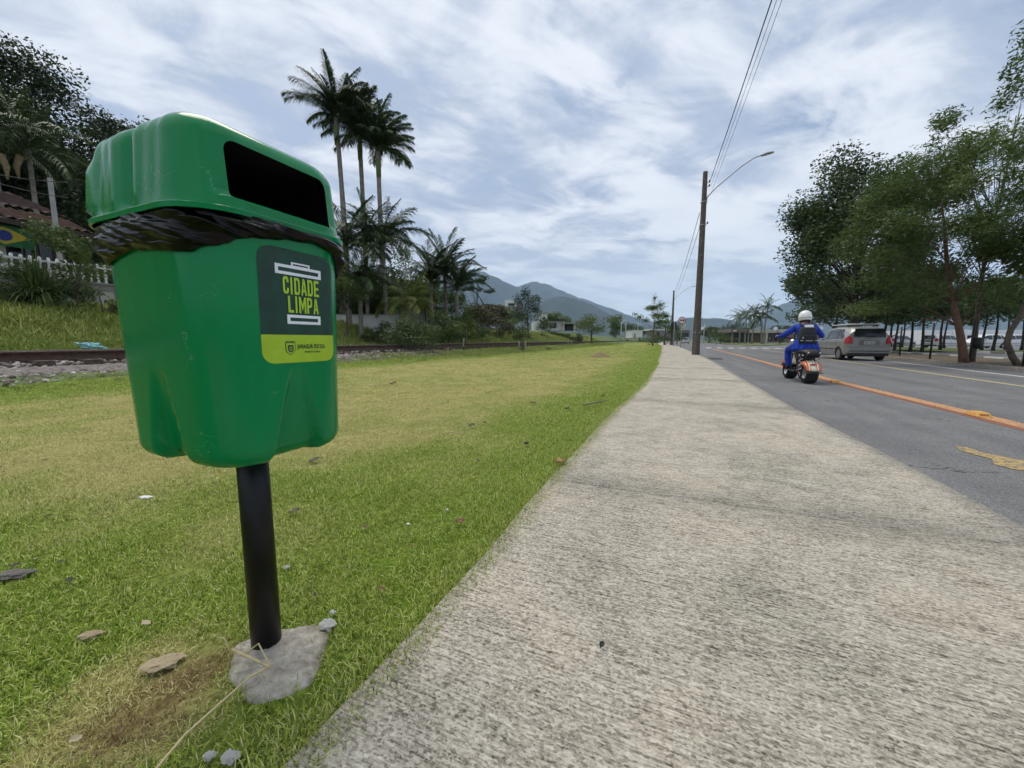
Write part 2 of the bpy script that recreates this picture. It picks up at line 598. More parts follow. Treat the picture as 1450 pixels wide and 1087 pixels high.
M_sleeper = simple("weathered_sleeper_timber", (.085, .065, .050), .92, var=.35, scale=10, bmp=.5)


def sheet(name, xs_fn_l, xs_fn_r, ys, nx, z, mat, kind='structure'):
    V, F = [], []
    for y in ys:
        l, r = float(xs_fn_l(y)), float(xs_fn_r(y))
        for i in range(nx + 1): V.append((l + (r - l) * i / nx, y, z))
    n = nx + 1
    for j in range(len(ys) - 1):
        for i in range(nx): F.append((j * n + i, j * n + i + 1, (j + 1) * n + i + 1, (j + 1) * n + i))
    o = link(name, npmesh(name, V, F, mat))
    if kind: o["kind"] = kind
    return o


# base ground sheet to the horizon (meadow, below everything else)
M_far = simple("far_meadow", (.085, .115, .035), .95, var=.45, scale=.06, bmp=0)
gv = []
_r = [0, 30, 80, 200, 500, 1200, 3000, 6500]
for rr in _r:
    for k in range(48):
        t = 2 * math.pi * k / 48
        gv.append((rr * math.cos(t), rr * math.sin(t), -.20))
gf = [(i * 48 + k, i * 48 + (k + 1) % 48, (i + 1) * 48 + (k + 1) % 48, (i + 1) * 48 + k) for i in range(len(_r) - 1) for k in range(48)]
ground = link("ground", npmesh("ground", gv, gf, M_far)); ground["kind"] = "structure"

# lawn: from the path edge to the foot of the ballast
ys = np.concatenate([np.arange(-11, 12, .16), np.arange(12, 40, .5), np.arange(40, 200, 2.5)])


def lawn_left(y):                 # x on the line s = -1.55
    # RN.x*(x-RA.x)+RN.y*(y-RA.y) = -1.55
    return RA.x + (-1.55 - RN.y * (y - RA.y)) / RN.x


V, F, dr, so = [], [], [], []
nx = 110
tt = np.linspace(0, 1, nx + 1) ** .75
for y in ys:
    l, r = float(lawn_left(y)), float(xl(y)) + .02
    x = r + (l - r) * (1 - tt[::-1]) if False else l + (r - l) * tt
    yy = np.full_like(x, y)
    z = terrain_z(x, yy) - .012
    V.append(np.stack([x, yy, z], 1)); dr.append(dryness(x, yy)); so.append(soil(x, yy))
V = np.concatenate(V); n = nx + 1
idx = np.arange(len(ys) - 1)[:, None] * n + np.arange(nx)[None, :]
F = np.stack([idx, idx + 1, idx + n + 1, idx + n], -1).reshape(-1, 4)
lawn = link("lawn", npmesh("lawn", V, F, M_lawn, True, {"dry": np.concatenate(dr), "soil": np.concatenate(so)}))
lawn["kind"] = "structure"

# embankment and hillside beyond the track
aa = np.concatenate([np.arange(-40, 60, .8), np.arange(60, 260, 5)])
ss = np.concatenate([np.arange(-1.6, 10, .35), np.arange(10, 60, 1.5), np.arange(60, 420, 20)])
AA, SS = np.meshgrid(aa, ss, indexing='ij')
X = RA.x + RD.x * AA + RN.x * SS; Y = RA.y + RD.y * AA + RN.y * SS
Z = terrain_z(X, Y) - .012
n = len(ss)
idx = np.arange(len(aa) - 1)[:, None] * n + np.arange(n - 1)[None, :]
F = np.stack([idx, idx + n, idx + n + 1, idx + 1], -1).reshape(-1, 4)[:, ::-1]
M_bank = simple("bank_undergrowth", (.085, .125, .03), .95, var=.5, scale=2.2, bmp=.8, bscale=18)
bank = link("embankment", npmesh("embankment", np.stack([X, Y, Z], -1).reshape(-1, 3), F, M_bank, True))
bank["kind"] = "structure"

# concrete footpath of cast slabs
path = empty("footpath"); tag(path, "pale brushed concrete footpath between the lawn and the road", kind="structure")
JY = [2.15 + 3.0 * k for k in range(-4, 16)] + [60, 85, 110, 160, 205]
for k in range(len(JY) - 1):
    g = .004
    y0, y1 = JY[k] + g, JY[k + 1] - g
    nu, nv = 14, max(6, int((y1 - y0) * 3))
    V, F = [], []
    for j in range(nv + 1):
        yl = y0 + (y1 - y0) * j / nv
        yr = yl - .78
        l = Vector((float(xl(yl)), yl)); r = Vector((float(xr(yr)), yr))
        wob = (mnoise.noise(Vector((yl * 3.1, 1.7, 0))) * .012 + mnoise.noise(Vector((yl * 11., 4.7, 0))) * .006)
        for i in range(nu + 1):
            p = l.lerp(r, i / nu)
            e = min(i, nu - i)
            x = p.x + (wob if i == 0 else 0)
            V.append((x, p.y, 0.0))
    nn = nu + 1
    for j in range(nv):
        for i in range(nu): F.append((j * nn + i, j * nn + i + 1, (j + 1) * nn + i + 1, (j + 1) * nn + i))
    b0 = len(V)
    per = [i for i in range(nn)] + [j * nn + nu for j in range(1, nv + 1)] + [nv * nn + i for i in range(nu - 1, -1, -1)] + [j * nn for j in range(nv - 1, 0, -1)]
    for q in per: V.append((V[q][0], V[q][1], -.16))
    for q in range(len(per)):
        q2 = (q + 1) % len(per)
        F.append((per[q], b0 + q, b0 + q2, per[q2]))
    link("slab", npmesh("slab", V, F, M_path), path)

# carriageway, junction and side street in one sheet
rys = np.concatenate([np.arange(-11, 31, 1.0), [31, 33, 35, 37, 40, 50, 60, 70, 80, 95, 97, 110, 130, 160, 190, 214]])
road = sheet("road", lambda y: xr(y) - .02, xfar, rys, 10, ROAD_Z, M_asph)
road["label"] = "grey asphalt road with an orange lane line"

# painted lines (strips along the road, parts of the road)
def strip(name, ctrl, width, mat, z, y0, y1, dash=None, parent=road, rag=0.0):
    Y = [c[1] for c in ctrl]; Xc = [c[0] for c in ctrl]
    f = lambda y: float(np.interp(y, Y, Xc)) if Y[0] <= y <= Y[-1] else (Xc[-1] + (y - Y[-1]) * (Xc[-1] - Xc[-2]) / (Y[-1] - Y[-2]) if y > Y[-1] else Xc[0] + (y - Y[0]) * (Xc[1] - Xc[0]) / (Y[1] - Y[0]))
    spans = [(y0, y1)] if not dash else [(q, min(q + dash[0], y1)) for q in np.arange(y0, y1, dash[0] + dash[1])]
    for (p, q) in spans:
        n_ = max(2, int((q - p) / .35)); V, F = [], []
        for j in range(n_ + 1):
            y = p + (q - p) * j / n_
            x = f(y)
            w1 = width / 2 + rag * mnoise.noise(Vector((y * 6, 3.3, width)))
            w2 = width / 2 + rag * mnoise.noise(Vector((y * 6, 9.3, width)))
            V += [(x - w1 * 1.08, y + w1 * .4, z), (x + w2 * 1.08, y - w2 * .4, z)]
        F = [(2 * j, 2 * j + 1, 2 * j + 3, 2 * j + 2) for j in range(n_)]
        link(name, npmesh(name, V, F, mat), parent)


ORANGE = [(1.6, -6.0), (5.30, 3.9), (5.62, 4.65), (7.10, 8.52), (12.6, 21.1), (20.2, 39.0)]
strip("red_edge_band", [(x + .045, y) for x, y in ORANGE], .225, M_red, ROAD_Z + .004, -6, 40, rag=.012)
strip("orange_lane_line", [(x + .10, y) for x, y in ORANGE], .17, M_orange, ROAD_Z + .008, -6, 40, rag=.008)
strip("yellow_centre_line", [(6.2, -1), (10.17, 7.61), (12.79, 13.29), (20.6, 30)], .10, M_yellow, ROAD_Z + .004, -3, 36, rag=.01)
strip("white_edge_line", [(11.2, 6.4), (12.8, 9.6), (15.6, 15.3), (22.2, 30)], .10, M_white, ROAD_Z + .004, 2, 30, rag=.012)
# zebra crossing
for k in range(9):
    c = Vector((20.9, 45.6)) + Vector((.9165, -.40)) * (.9 + 1.12 * k)
    e1, e2 = KD * 1.6, KN * .28
    V = [(c + a_ * e1 + b_ * e2) for a_, b_ in ((-1, -1), (-1, 1), (1, 1), (1, -1))]
    link("crossing_stripe", npmesh("crossing_stripe", [(p.x, p.y, ROAD_Z + .004) for p in V], [(0, 1, 2, 3)], M_white), road)
# faded ochre patch left from an older marking
pv = [gnd(u, v, ROAD_Z) for u, v in ((1352, 631), (1370, 634), (1392, 641), (1420, 647), (1450, 652), (1480, 662), (1500, 676), (1478, 671), (1455, 668), (1432, 664), (1408, 658), (1404, 650), (1380, 644), (1360, 638))]
link("old_paint_patch", MB().add([(x, y, ROAD_Z + .004) for x, y in pv], [tuple(reversed(range(len(pv))))]).mesh("old_paint_patch", M_ochre), road)
# drain grate at the foot of the pole
mb = MB()
gx, gy = gnd(1013, 508, ROAD_Z)
Mg = Matrix.Rotation(ROAD_RZ - R(90), 3, 'Z')
for k in range(7): mb.box(Vector((gx, gy, ROAD_Z + .012)) + Mg @ Vector((-.24 + .08 * k, 0, 0)), (.03, .9, .02), Mg)
mb.box((gx, gy, ROAD_Z + .004), (.62, 1.0, .004), Mg)
mb.build("drain_grate", simple("cast_iron", (.03, .03, .03), .7), road)

# far kerb of separate stones, verge, service road, grass
kerb = empty("kerb"); tag(kerb, "weathered concrete kerb along the far side of the road", kind="structure")
ks = MB().box((0, 0, 0), (.985, .15, .26)).mesh("kerb_stone", M_kerb)
for k in range(-14, 22):
    o = link("kerb_stone", ks, kerb, kw(k * 1.0, .075, -.13 + random.uniform(-.006, .006)), (0, random.uniform(-.01, .01), ROAD_RZ + random.uniform(-.008, .008)))
def kstrip(name, a0, a1, s0, s1, z, mat, na=40, ns=6, rough=0.0):
    V, F = [], []
    for i in range(na + 1):
        for j in range(ns + 1):
            p = kw(a0 + (a1 - a0) * i / na, s0 + (s1 - s0) * j / ns, z)
            if rough and 0 < j < ns: p.z += rough * (mnoise.noise(p * 1.3) + .4)
            V.append(p)
    n_ = ns + 1
    F = [(i * n_ + j, (i) * n_ + j + 1, (i + 1) * n_ + j + 1, (i + 1) * n_ + j) for i in range(na) for j in range(ns)]
    o = link(name, npmesh(name, V, F, mat, True)); o["kind"] = "structure"
    return o
M_verge = simple("leaf_littered_earth", (.105, .080, .045), .95, var=.5, scale=5, bmp=.8, bscale=40)
M_vgrass = simple("mown_grass_far", (.135, .175, .045), .95, var=.35, scale=1.1, bmp=.6, bscale=30)
kstrip("verge", -20, 21.5, .15, 4.0, -.03, M_verge, 60, 8, .03)
kstrip("service_road", -30, 21.5, 4.0, 9.3, -.08, M_asph2)
kstrip("far_lawn", -30, 60, 9.5, 17.5, -.08, M_vgrass, 60, 10, .05)
kstrip("car_park", -40, 90, 17.5, 70, -.11, M_asph2)
pk = empty("painted_kerb"); tag(pk, "white and grey painted kerb blocks along the service road", kind="structure")
ksw = MB().box((0, 0, 0), (1.18, .16, .22)).mesh("kerb_block_white", M_wkerb)
ksg = MB().box((0, 0, 0), (1.18, .16, .22)).mesh("kerb_block_grey", M_kerb)
for s_ in (4.0, 9.4):
    for k in range(-16, 17):
        link("kerb_block", ksw if (k % 2 if s_ < 5 else k % 3) else ksg, pk, kw(k * 1.25, s_, -.04 if s_ > 5 else -.075), (0, 0, ROAD_RZ))

# grassy traffic island
isl = [(gnd(u, v, -.1)) for u, v in ((1018, 486.4), (1040, 486.0), (1075, 485.6), (1105, 486.0), (1116, 487.0), (1108, 488.6), (1080, 489.3), (1050, 488.6), (1028, 487.4))]
o = MB().prism(isl, .14, Matrix.Translation((0, 0, -.13))).build("traffic_island", M_vgrass); o["kind"] = "structure"

# --- mountains
M_forest = simple("forested_slope", (.012, .027, .020), .95, var=.55, scale=.012, bmp=0)


def ridge(name, pts, D, depth, seed, label):
    us = np.arange(pts[0][0], pts[-1][0] + .1, 4.0)
    vs = np.interp(us, [p[0] for p in pts], [p[1] for p in pts])
    nr = 26; V = []
    for i, (u, v) in enumerate(zip(us, vs)):
        c = at(u, v, D)
        h = max(c.z, 4)
        for j in range(nr + 1):
            t = j / nr                                   # 0 foot .. 1 crest
            Yd = D - depth * (1 - t)
            x = c.x * Yd / D
            rib = vnoise(x * .0045 + seed, Yd * .0018, seed, 4) - .5
            z = h * (t ** 1.25) + rib * h * .75 * math.sin(math.pi * min(1, t)) ** .8 * .8
            if t == 1: z = h + (vnoise(x * .03, 0., seed + 4, 3) - .5) * h * .05
            V.append((x, Yd + rib * 140 * math.sin(math.pi * t), max(z, 0) - 3 * (j == 0)))
        V.append((c.x * 1.15, D + depth * .6, -5))
    n_ = nr + 2
    F = [(i * n_ + j, (i + 1) * n_ + j, (i + 1) * n_ + j + 1, i * n_ + j + 1) for i in range(len(us) - 1) for j in range(nr + 1)]
    o = link(name, npmesh(name, V, F, M_forest, True)); tag(o, label, kind="structure")


ridge("mountain", [(-300, 455), (100, 430), (350, 405), (480, 398), (600, 400), (640, 388), (657, 381), (672, 380), (690, 388), (712, 397), (733, 408), (760, 420), (800, 440), (850, 456), (900, 470)], 3600, 1300, 5, "bluish forested mountain with the highest summit, on the left")
ridge("mountain", [(640, 470), (690, 425), (718, 412), (738, 403), (752, 399), (765, 399), (780, 404), (800, 413), (818, 421), (832, 424), (850, 432), (868, 437), (890, 446), (905, 451), (925, 455), (945, 458), (1000, 470)], 4300, 1500, 11, "blue rounded mountain peak right of the highest summit")
ridge("hill", [(700, 470), (740, 442), (765, 427), (783, 420), (800, 419), (820, 425), (840, 432), (855, 440), (880, 452), (930, 468)], 2200, 800, 17, "nearer greenish forested hill in front of the blue mountains")
ridge("hill", [(840, 474), (880, 462), (930, 459), (955, 455), (972, 450), (988, 449), (1002, 451), (1014, 449.5), (1030, 452), (1060, 458), (1100, 470)], 2600, 900, 23, "low hazy hill at the end of the road")
ridge("mountain", [(1010, 474), (1060, 455), (1095, 436), (1125, 424), (1180, 418), (1240, 405), (1300, 398), (1350, 404), (1420, 392), (1500, 405), (1700, 430), (1900, 455)], 3800, 1300, 31, "hazy blue mountain behind the roadside trees on the right")

# --- railway track
track = empty("railway_track"); tag(track, "rusty single railway track on stone ballast beside the lawn", "railway track")
rail_prof = [(-.065, 0), (.065, 0), (.065, .012), (.010, .030), (.010, .120), (.034, .132), (.034, .165), (-.034, .165), (-.034, .132), (-.010, .120), (-.010, .030), (-.065, .012)]
RAIL_Z = .43
for s_ in (0.0, 1.07):
    V, F, mi = [], [], []
    al = np.concatenate([np.arange(-30, 40, 5.0), np.arange(40, 201, 20)])
    for a_ in al:
        for (px, pz) in rail_prof: V.append(rw(a_, s_ + px, RAIL_Z + pz + .004 * math.sin(a_ * .7)))
    k = len(rail_prof)
    mb = MB()
    for i in range(len(al) - 1):
        for q in range(k):
            q2 = (q + 1) % k
            F.append((i * k + q, i * k + q2, (i + 1) * k + q2, (i + 1) * k + q))
            mi.append(1 if q in (6,) else 0)
    me = npmesh("rail", V, F, M_rust); me.materials.append(M_steel)
    me.polygons.foreach_set("material_index", mi)
    link("rail", me, track)
sl = MB().box((0, 0, 0), (.22, 2.0, .15)).mesh("sleeper", M_sleeper)
for k in range(-10, 75):
    link("sleeper", sl, track, rw(k * .62, .535 + random.uniform(-.04, .04), RAIL_Z - .075), (0, 0, RAIL_RZ + random.uniform(-.02, .02)))


# ------------------------------------------------------------------ scattering of what cannot be counted (geometry nodes)
def scatter(name, P, rotz, scl, idx, variants, attrs, label, tilt=None, kind="stuff"):
    """instances of the hidden variant meshes on given points"""
    n = len(P)
    me = bpy.data.meshes.new(name); me.vertices.add(n)
    me.vertices.foreach_set("co", np.asarray(P, dtype=np.float32).ravel())
    def fa(nm, a, t='FLOAT'):
        A = me.attributes.new(nm, t, 'POINT')
        A.data.foreach_set("vector" if t == 'FLOAT_VECTOR' else "value", np.asarray(a, dtype=np.int32 if t == 'INT' else np.float32).ravel())
    rot = np.zeros((n, 3), dtype=np.float32); rot[:, 2] = rotz
    if tilt is not None: rot[:, :2] = tilt
    fa("rot", rot, 'FLOAT_VECTOR'); fa("scl", scl); fa("pick", idx, 'INT')
    for k, a in attrs.items(): fa(k, a)
    o = link(name, me)
    col = bpy.data.collections.new(name + "_variants")
    for i, vm in enumerate(variants):
        col.objects.link(bpy.data.objects.new("%s_variant_%02d" % (name, i), vm))
    ng = bpy.data.node_groups.new(name + "_scatter", 'GeometryNodeTree')
    ng.interface.new_socket("Geometry", in_out='INPUT', socket_type='NodeSocketGeometry')
    ng.interface.new_socket("Geometry", in_out='OUTPUT', socket_type='NodeSocketGeometry')
    N, L = ng.nodes.new, ng.links.new
    gi, go = N("NodeGroupInput"), N("NodeGroupOutput")
    ci = N("GeometryNodeCollectionInfo"); ci.inputs["Collection"].default_value = col
    ci.inputs["Separate Children"].default_value = True; ci.inputs["Reset Children"].default_value = True
    ip = N("GeometryNodeInstanceOnPoints"); ip.inputs["Pick Instance"].default_value = True
    def na(nm, t):
        q = N("GeometryNodeInputNamedAttribute"); q.data_type = t; q.inputs["Name"].default_value = nm
        return next(s for s in q.outputs if s.enabled and s.name == "Attribute")
    L(gi.outputs[0], ip.inputs["Points"]); L(ci.outputs[0], ip.inputs["Instance"])
    L(na("pick", 'INT'), ip.inputs["Instance Index"]); L(na("scl", 'FLOAT'), ip.inputs["Scale"])
    e2r = N("FunctionNodeEulerToRotation"); L(na("rot", 'FLOAT_VECTOR'), e2r.inputs[0]); L(e2r.outputs[0], ip.inputs["Rotation"])
    L(ip.outputs[0], go.inputs[0])
    md = o.modifiers.new("scatter", 'NODES'); md.node_group = ng
    tag(o, label, kind=kind)
    return o


def tuft(name, nb, rad, lmin, lmax, wid, lean, mat, seed, segs=2):
    r = np.random.default_rng(seed); V, F, v_, w_ = [], [], [], []
    for i in range(nb):
        q = rad * math.sqrt(r.random()); t = r.random() * 6.283
        b = np.array([q * math.cos(t), q * math.sin(t), -.004])
        L_ = r.uniform(lmin, lmax); az = r.random() * 6.283; ln = r.uniform(.15, 1) * lean
        d = np.array([math.cos(az), math.sin(az), 0]); side = np.array([-d[1], d[0], 0])
        tw = r.uniform(-.9, .9); side = side * math.cos(tw) + np.array([0, 0, 1]) * math.sin(tw) * .5
        base = len(V)
        for k in range(segs + 1):
            f = k / segs
            ang = ln * (0.35 + 1.0 * f)
            p = b + L_ * f * (d * math.sin(ang) + np.array([0, 0, 1]) * math.cos(ang))
            w = wid * (1 - f * f * .9) * .5 * r.uniform(.8, 1.2)
            V += [p - side * w, p + side * w]
        for k in range(segs):
            F.append((base + 2 * k, base + 2 * k + 1, base + 2 * k + 3, base + 2 * k + 2))
        vv, ww = r.random(), r.random()
        v_ += [vv] * segs; w_ += [ww] * segs
    return npmesh(name, np.array(V), F, mat, True, fattrs={"v": v_, "w": w_})


GREEN = [(0, (.070, .120, .010)), (.4, (.235, .36, .030)), (.75, (.42, .53, .07)), (1, (.76, .80, .30))]
DRY = [(0, (.22, .195, .06)), (.4, (.56, .52, .20)), (.8, (.74, .69, .32)), (1, (.86, .82, .50))]
M_blade = blade_mat("grass_blade", GREEN, DRY)
tufts = [tuft("turf_tuft", 84, .062, .012, .034, .0031, 1.3, M_blade, 100 + i) for i in range(6)]
FOOT_C = gnd(398, 932)
_fp = [Vector((gnd(u, v)[0] - FOOT_C[0], gnd(u, v)[1] - FOOT_C[1])) for u, v in ((318, 952), (330, 905), (395, 884), (448, 878), (474, 884), (462, 925), (446, 962), (408, 985), (350, 996))]


def _foot_ray(t):
    d = Vector((math.cos(t), math.sin(t))); best = .05
    for i in range(len(_fp)):
        a, b = _fp[i], _fp[(i + 1) % len(_fp)]; e = b - a
        den = d.x * e.y - d.y * e.x
        if abs(den) < 1e-9: continue
        r_ = (a.x * e.y - a.y * e.x) / den; s_ = (a.x * d.y - a.y * d.x) / den
        if r_ > 0 and -1e-6 <= s_ <= 1 + 1e-6: best = max(best, r_)
    return best


FT_T = np.linspace(-math.pi, math.pi, 361)
FT_R = np.array([_foot_ray(t) for t in FT_T]) * (1 + .07 * (vnoise(FT_T * 9, FT_T * 0, 5, 3) - .5))


def in_lawn(x, y):
    a, s = rail_as(x, y)
    ok = (x < xl(y) + .015 - .0 * y) & (s < -1.75)
    return ok


def footing_r(t):
    t = (t + math.pi) % (2 * math.pi) - math.pi
    return float(np.interp(t, FT_T, FT_R))


def near_foot(x, y, grow=0.0):
    dx, dy = x - FOOT_C[0], y - FOOT_C[1]
    rr = np.interp(np.arctan2(dy, dx), FT_T, FT_R)
    return (np.hypot(dx, dy) < rr - .045 + grow) | (np.hypot(x + .648, y - .942) < .05)


def polar(r0, r1, dens, f0=-1.95, f1=1.0):
    n_ = int(dens * .5 * (f1 - f0) * (r1 * r1 - r0 * r0))
    r_ = np.sqrt(rng.random(n_) * (r1 * r1 - r0 * r0) + r0 * r0); f_ = rng.random(n_) * (f1 - f0) + f0
    return r_ * np.sin(f_), r_ * np.cos(f_)


PX, PY, PS = [], [], []
for r0, r1, dens, sc in ((.25, 2.2, 640, 1.0), (2.2, 4, 420, 1.05), (4, 7, 230, 1.2), (7, 12, 90, 1.5), (12, 20, 44, 1.9), (20, 34, 16, 2.6), (34, 60, 5, 3.6)):
    x, y = polar(r0, r1, dens)
    k = in_lawn(x, y) & ~near_foot(x, y) & (soil(x, y) < rng.random(len(x)) * 1.5 + .12)
    x, y = x[k], y[k]
    PX.append(x); PY.append(y); PS.append(sc * rng.uniform(.7, 1.15, len(x)) * (.75 + .5 * vnoise(x * 2.5, y * 2.5, 55)))
# a lusher fringe spilling over the path edge
yy = rng.uniform(.2, 14, 2600) ** 1.0
xx = xl(yy) - np.abs(rng.normal(0, .03, 2600)) + .026
PX.append(xx); PY.append(yy); PS.append(rng.uniform(.8, 1.25, 2600))
PX, PY, PS = np.concatenate(PX), np.concatenate(PY), np.concatenate(PS)
PZ = terrain_z(PX, PY) - .012
D_ = dryness(PX, PY)
D_[-2600:] = np.clip(D_[-2600:] + .12, 0, 1)
PS *= (1 - .25 * D_)
scatter("grass", np.stack([PX, PY, PZ], 1), rng.random(len(PX)) * 6.283, PS, rng.integers(0, 6, len(PX)), tufts, {"dry": D_, "dead": np.clip(soil(PX, PY) * 1.1, 0, 1) * (rng.random(len(PX)) > .15)},
        "short mown grass, green and straw-coloured, covering the lawn")

# rank weeds on the bank and tufts along the ballast
M_weed = blade_mat("weed_blade", [(0, (.075, .125, .016)), (.5, (.16, .24, .035)), (1, (.29, .36, .08))], DRY, .4)
weeds = [tuft("weed_tuft", 46, .22, .12, .42, .022, 1.15, M_weed, 200 + i, 3) for i in range(5)]
n_ = 9000
a_ = rng.uniform(-6, 14, n_); s_ = rng.uniform(1.9, 10, n_)
a2 = rng.uniform(14, 80, 7000); s2 = rng.uniform(1.9, 12, 7000)
a3 = rng.uniform(-8, 60, 1500); s3 = rng.normal(-1.75, .22, 1500)
a4 = rng.uniform(6.5, 70, 6500); s4 = rng.uniform(-2.7, -.25, 6500)
A_, S_ = np.concatenate([a_, a2, a3, a4]), np.concatenate([s_, s2, s3, s4])
X_ = RA.x + RD.x * A_ + RN.x * S_; Y_ = RA.y + RD.y * A_ + RN.y * S_
sc_ = np.where(S_ < 1, .42, 1.0) * rng.uniform(.55, 1.25, len(A_)) * (.6 + .7 * vnoise(X_ * .7, Y_ * .7, 77))
sc_ *= np.where(S_ < 1, np.where(A_ < 11, .75, 1.0), 1.0)
scatter("weeds", np.stack([X_, Y_, terrain_z(X_, Y_) - .03], 1), rng.random(len(A_)) * 6.283, sc_, rng.integers(0, 5, len(A_)), weeds,
        {"dry": np.clip(vnoise(X_ * .5, Y_ * .5, 88) * .5 - .05, 0, 1)}, "rank green weeds on the bank behind the railway track")

# ballast bed
M_bed = simple("ballast_bed_grit", (.17, .15, .135), .95, var=.5, scale=16, bmp=.9, bscale=26)
V, F = [], []
al = np.arange(-30, 130, 1.0); pr = [(-1.62, .06), (-1.35, .14), (-1.0, .25), (-.72, .335), (1.8, .335), (2.25, .22)]
for a_ in al:
    for k, (s_, z_) in enumerate(pr): V.append(rw(a_, s_ + (mnoise.noise(Vector((a_ * .9, k, 0))) * .12 if k < 3 else 0), z_ - .10 * min(1, max(0, (a_ - 6) / 3))))
F = [(i * 6 + k, (i + 1) * 6 + k, (i + 1) * 6 + k + 1, i * 6 + k + 1)[::-1] for i in range(len(al) - 1) for k in range(5)]
o = link("ballast_bed", npmesh("ballast_bed", V, F, M_bed, True)); o["kind"] = "structure"


# ballast
def stone_mesh(name, seed, mat, n1=6, n2=4):
    r = random.Random(seed); V, F = [], []
    for j in range(1, n2):
        ph = math.pi * j / n2
        for i in range(n1):
            t = 2 * math.pi * i / n1 + r.uniform(-.25, .25); q = r.uniform(.72, 1.1)
            V.append((q * math.sin(ph) * math.cos(t), q * .85 * math.sin(ph) * math.sin(t), q * .62 * math.cos(ph)))
    V += [(0, 0, .55), (0, 0, -.55)]
    for j in range(n2 - 2):
        for i in range(n1): F.append((j * n1 + i, (j + 1) * n1 + i, (j + 1) * n1 + (i + 1) % n1, j * n1 + (i + 1) % n1))
    T, B = len(V) - 2, len(V) - 1
    for i in range(n1):
        F.append((T, i, (i + 1) % n1)); F.append((B, (n2 - 2) * n1 + (i + 1) % n1, (n2 - 2) * n1 + i))
    me = bpy.data.meshes.new(name); me.from_pydata(V, [], F); me.materials.append(mat); return me


def stone_mat():
    m, nt, b = mat_new("crushed_stone")
    a = nt.nodes.new("ShaderNodeAttribute"); a.attribute_name = "tone"; a.attribute_type = 'INSTANCER'
    n1 = tex_noise(nt, 30, 4, .6, coords(nt))
    c = cramp(nt, a.outputs["Fac"], [(0, (.13, .10, .085)), (.5, (.32, .27, .235)), (.85, (.50, .44, .39)), (1, (.64, .59, .54))])
    c = mixcol(nt, 1.0, c, cramp(nt, n1, [(.3, (.7, .7, .7)), (.7, (1.1, 1.1, 1.1))]), 'MULTIPLY')
    nt.links.new(c, b.inputs["Base Color"]); setin(b, rough=.9, spec=.2)
    return m


M_stone = stone_mat()
stones = [stone_mesh("ballast_stone", 300 + i, M_stone) for i in range(6)]
n_ = 9000
A_ = np.concatenate([rng.uniform(-5, 12, n_), rng.uniform(12, 15, 300)])
S_ = np.concatenate([rng.uniform(-1.65, 2.0, n_), rng.uniform(-.9, 1.9, 300)])
keep = (S_ > -1.25 - .5 * vnoise(A_ * 1.5, S_ * 0 + 3, 66))
A_, S_ = A_[keep], S_[keep]
X_ = RA.x + RD.x * A_ + RN.x * S_; Y_ = RA.y + RD.y * A_ + RN.y * S_
z_ = np.where(S_ < -.5, np.interp(S_, [-1.7, -1.1, -.5], [.10, .22, .33]), .37)
scatter("ballast", np.stack([X_, Y_, z_ + rng.uniform(-.02, .02, len(A_))], 1), rng.random(len(A_)) * 6.283, rng.uniform(.022, .055, len(A_)),
        rng.integers(0, 6, len(A_)), stones, {"tone": rng.random(len(A_)) ** 1.3}, "grey and tan crushed stone ballast under the rails", tilt=rng.uniform(-.6, .6, (len(A_), 2)))

# ================================================================== THE LITTER BIN
BIN_C, BIN_RZ = Vector((-.648, .942, 0)), R(-23.5)


def rrect(hx, hy, r, ns=26, nc=14):
    """rounded rectangle: list of (x, y, nx, ny, side, tangential); sides 0:+x 1:+y 2:-x 3:-y"""
    out = []
    cs = [((hx - r), -(hy - r), -90), ((hx - r), (hy - r), 0), (-(hx - r), (hy - r), 90), (-(hx - r), -(hy - r), 180)]
    for k in range(4):
        cx, cy, a0 = cs[k]
        for i in range(nc):                       # corner leading into side k
            t = R(a0 + 90 * i / nc)
            out.append((cx + r * math.cos(t), cy + r * math.sin(t), math.cos(t), math.sin(t), -1, 0))
        nxt = cs[(k + 1) % 4]
        t = R(a0 + 90); n = (math.cos(t), math.sin(t))
        # straight run from this corner's end to next corner's start
        sx, sy = cx + r * n[0], cy + r * n[1]
        ex, ey = nxt[0] + r * n[0], nxt[1] + r * n[1]
        for i in range(ns):
            f = i / ns
            x, y = sx + (ex - sx) * f, sy + (ey - sy) * f
            out.append((x, y, n[0], n[1], k, 0))
    return out


# corner k=0 turns from -y to +x and its straight run is the +x... side order: 0:+x,1:+y,2:-x,3:-y
NPL = 4 * (26 + 14)
BODY_T, BODY_B = 1.06, .532
BX, BY = -.018, -.004


def smooth01(x): x = max(0., min(1., x)); return x * x * (3 - 2 * x)


def body_ring(z, shrink=0.0):
    f = (z - BODY_B) / (BODY_T - BODY_B)
    hx, hy, r = .194 + .011 * f - shrink, .154 + .020 * f - shrink, max(.02, .088 + .014 * f - shrink)
    ring = []
    for (x, y, nx, ny, sd, _) in rrect(hx, hy, r):
        # tapering triangular recess in the middle of each side
        tang = y if abs(nx) > abs(ny) else x
        g = max(0., (.742 - z) / (.742 - BODY_B))
        d = 0.0
        if g > 0:
            w = .006 + .046 * g
            d = .034 * (g ** .8) * (1 - smooth01((abs(tang) - w) / .016))
        bul = .006 * (1 - min(1, (tang / .16) ** 2)) if g == 0 else .006 * (1 - min(1, (tang / .16) ** 2))
        ring.append(Vector((x - nx * (d - bul) + BX, y - ny * (d - bul) + BY, z)))
    return ring


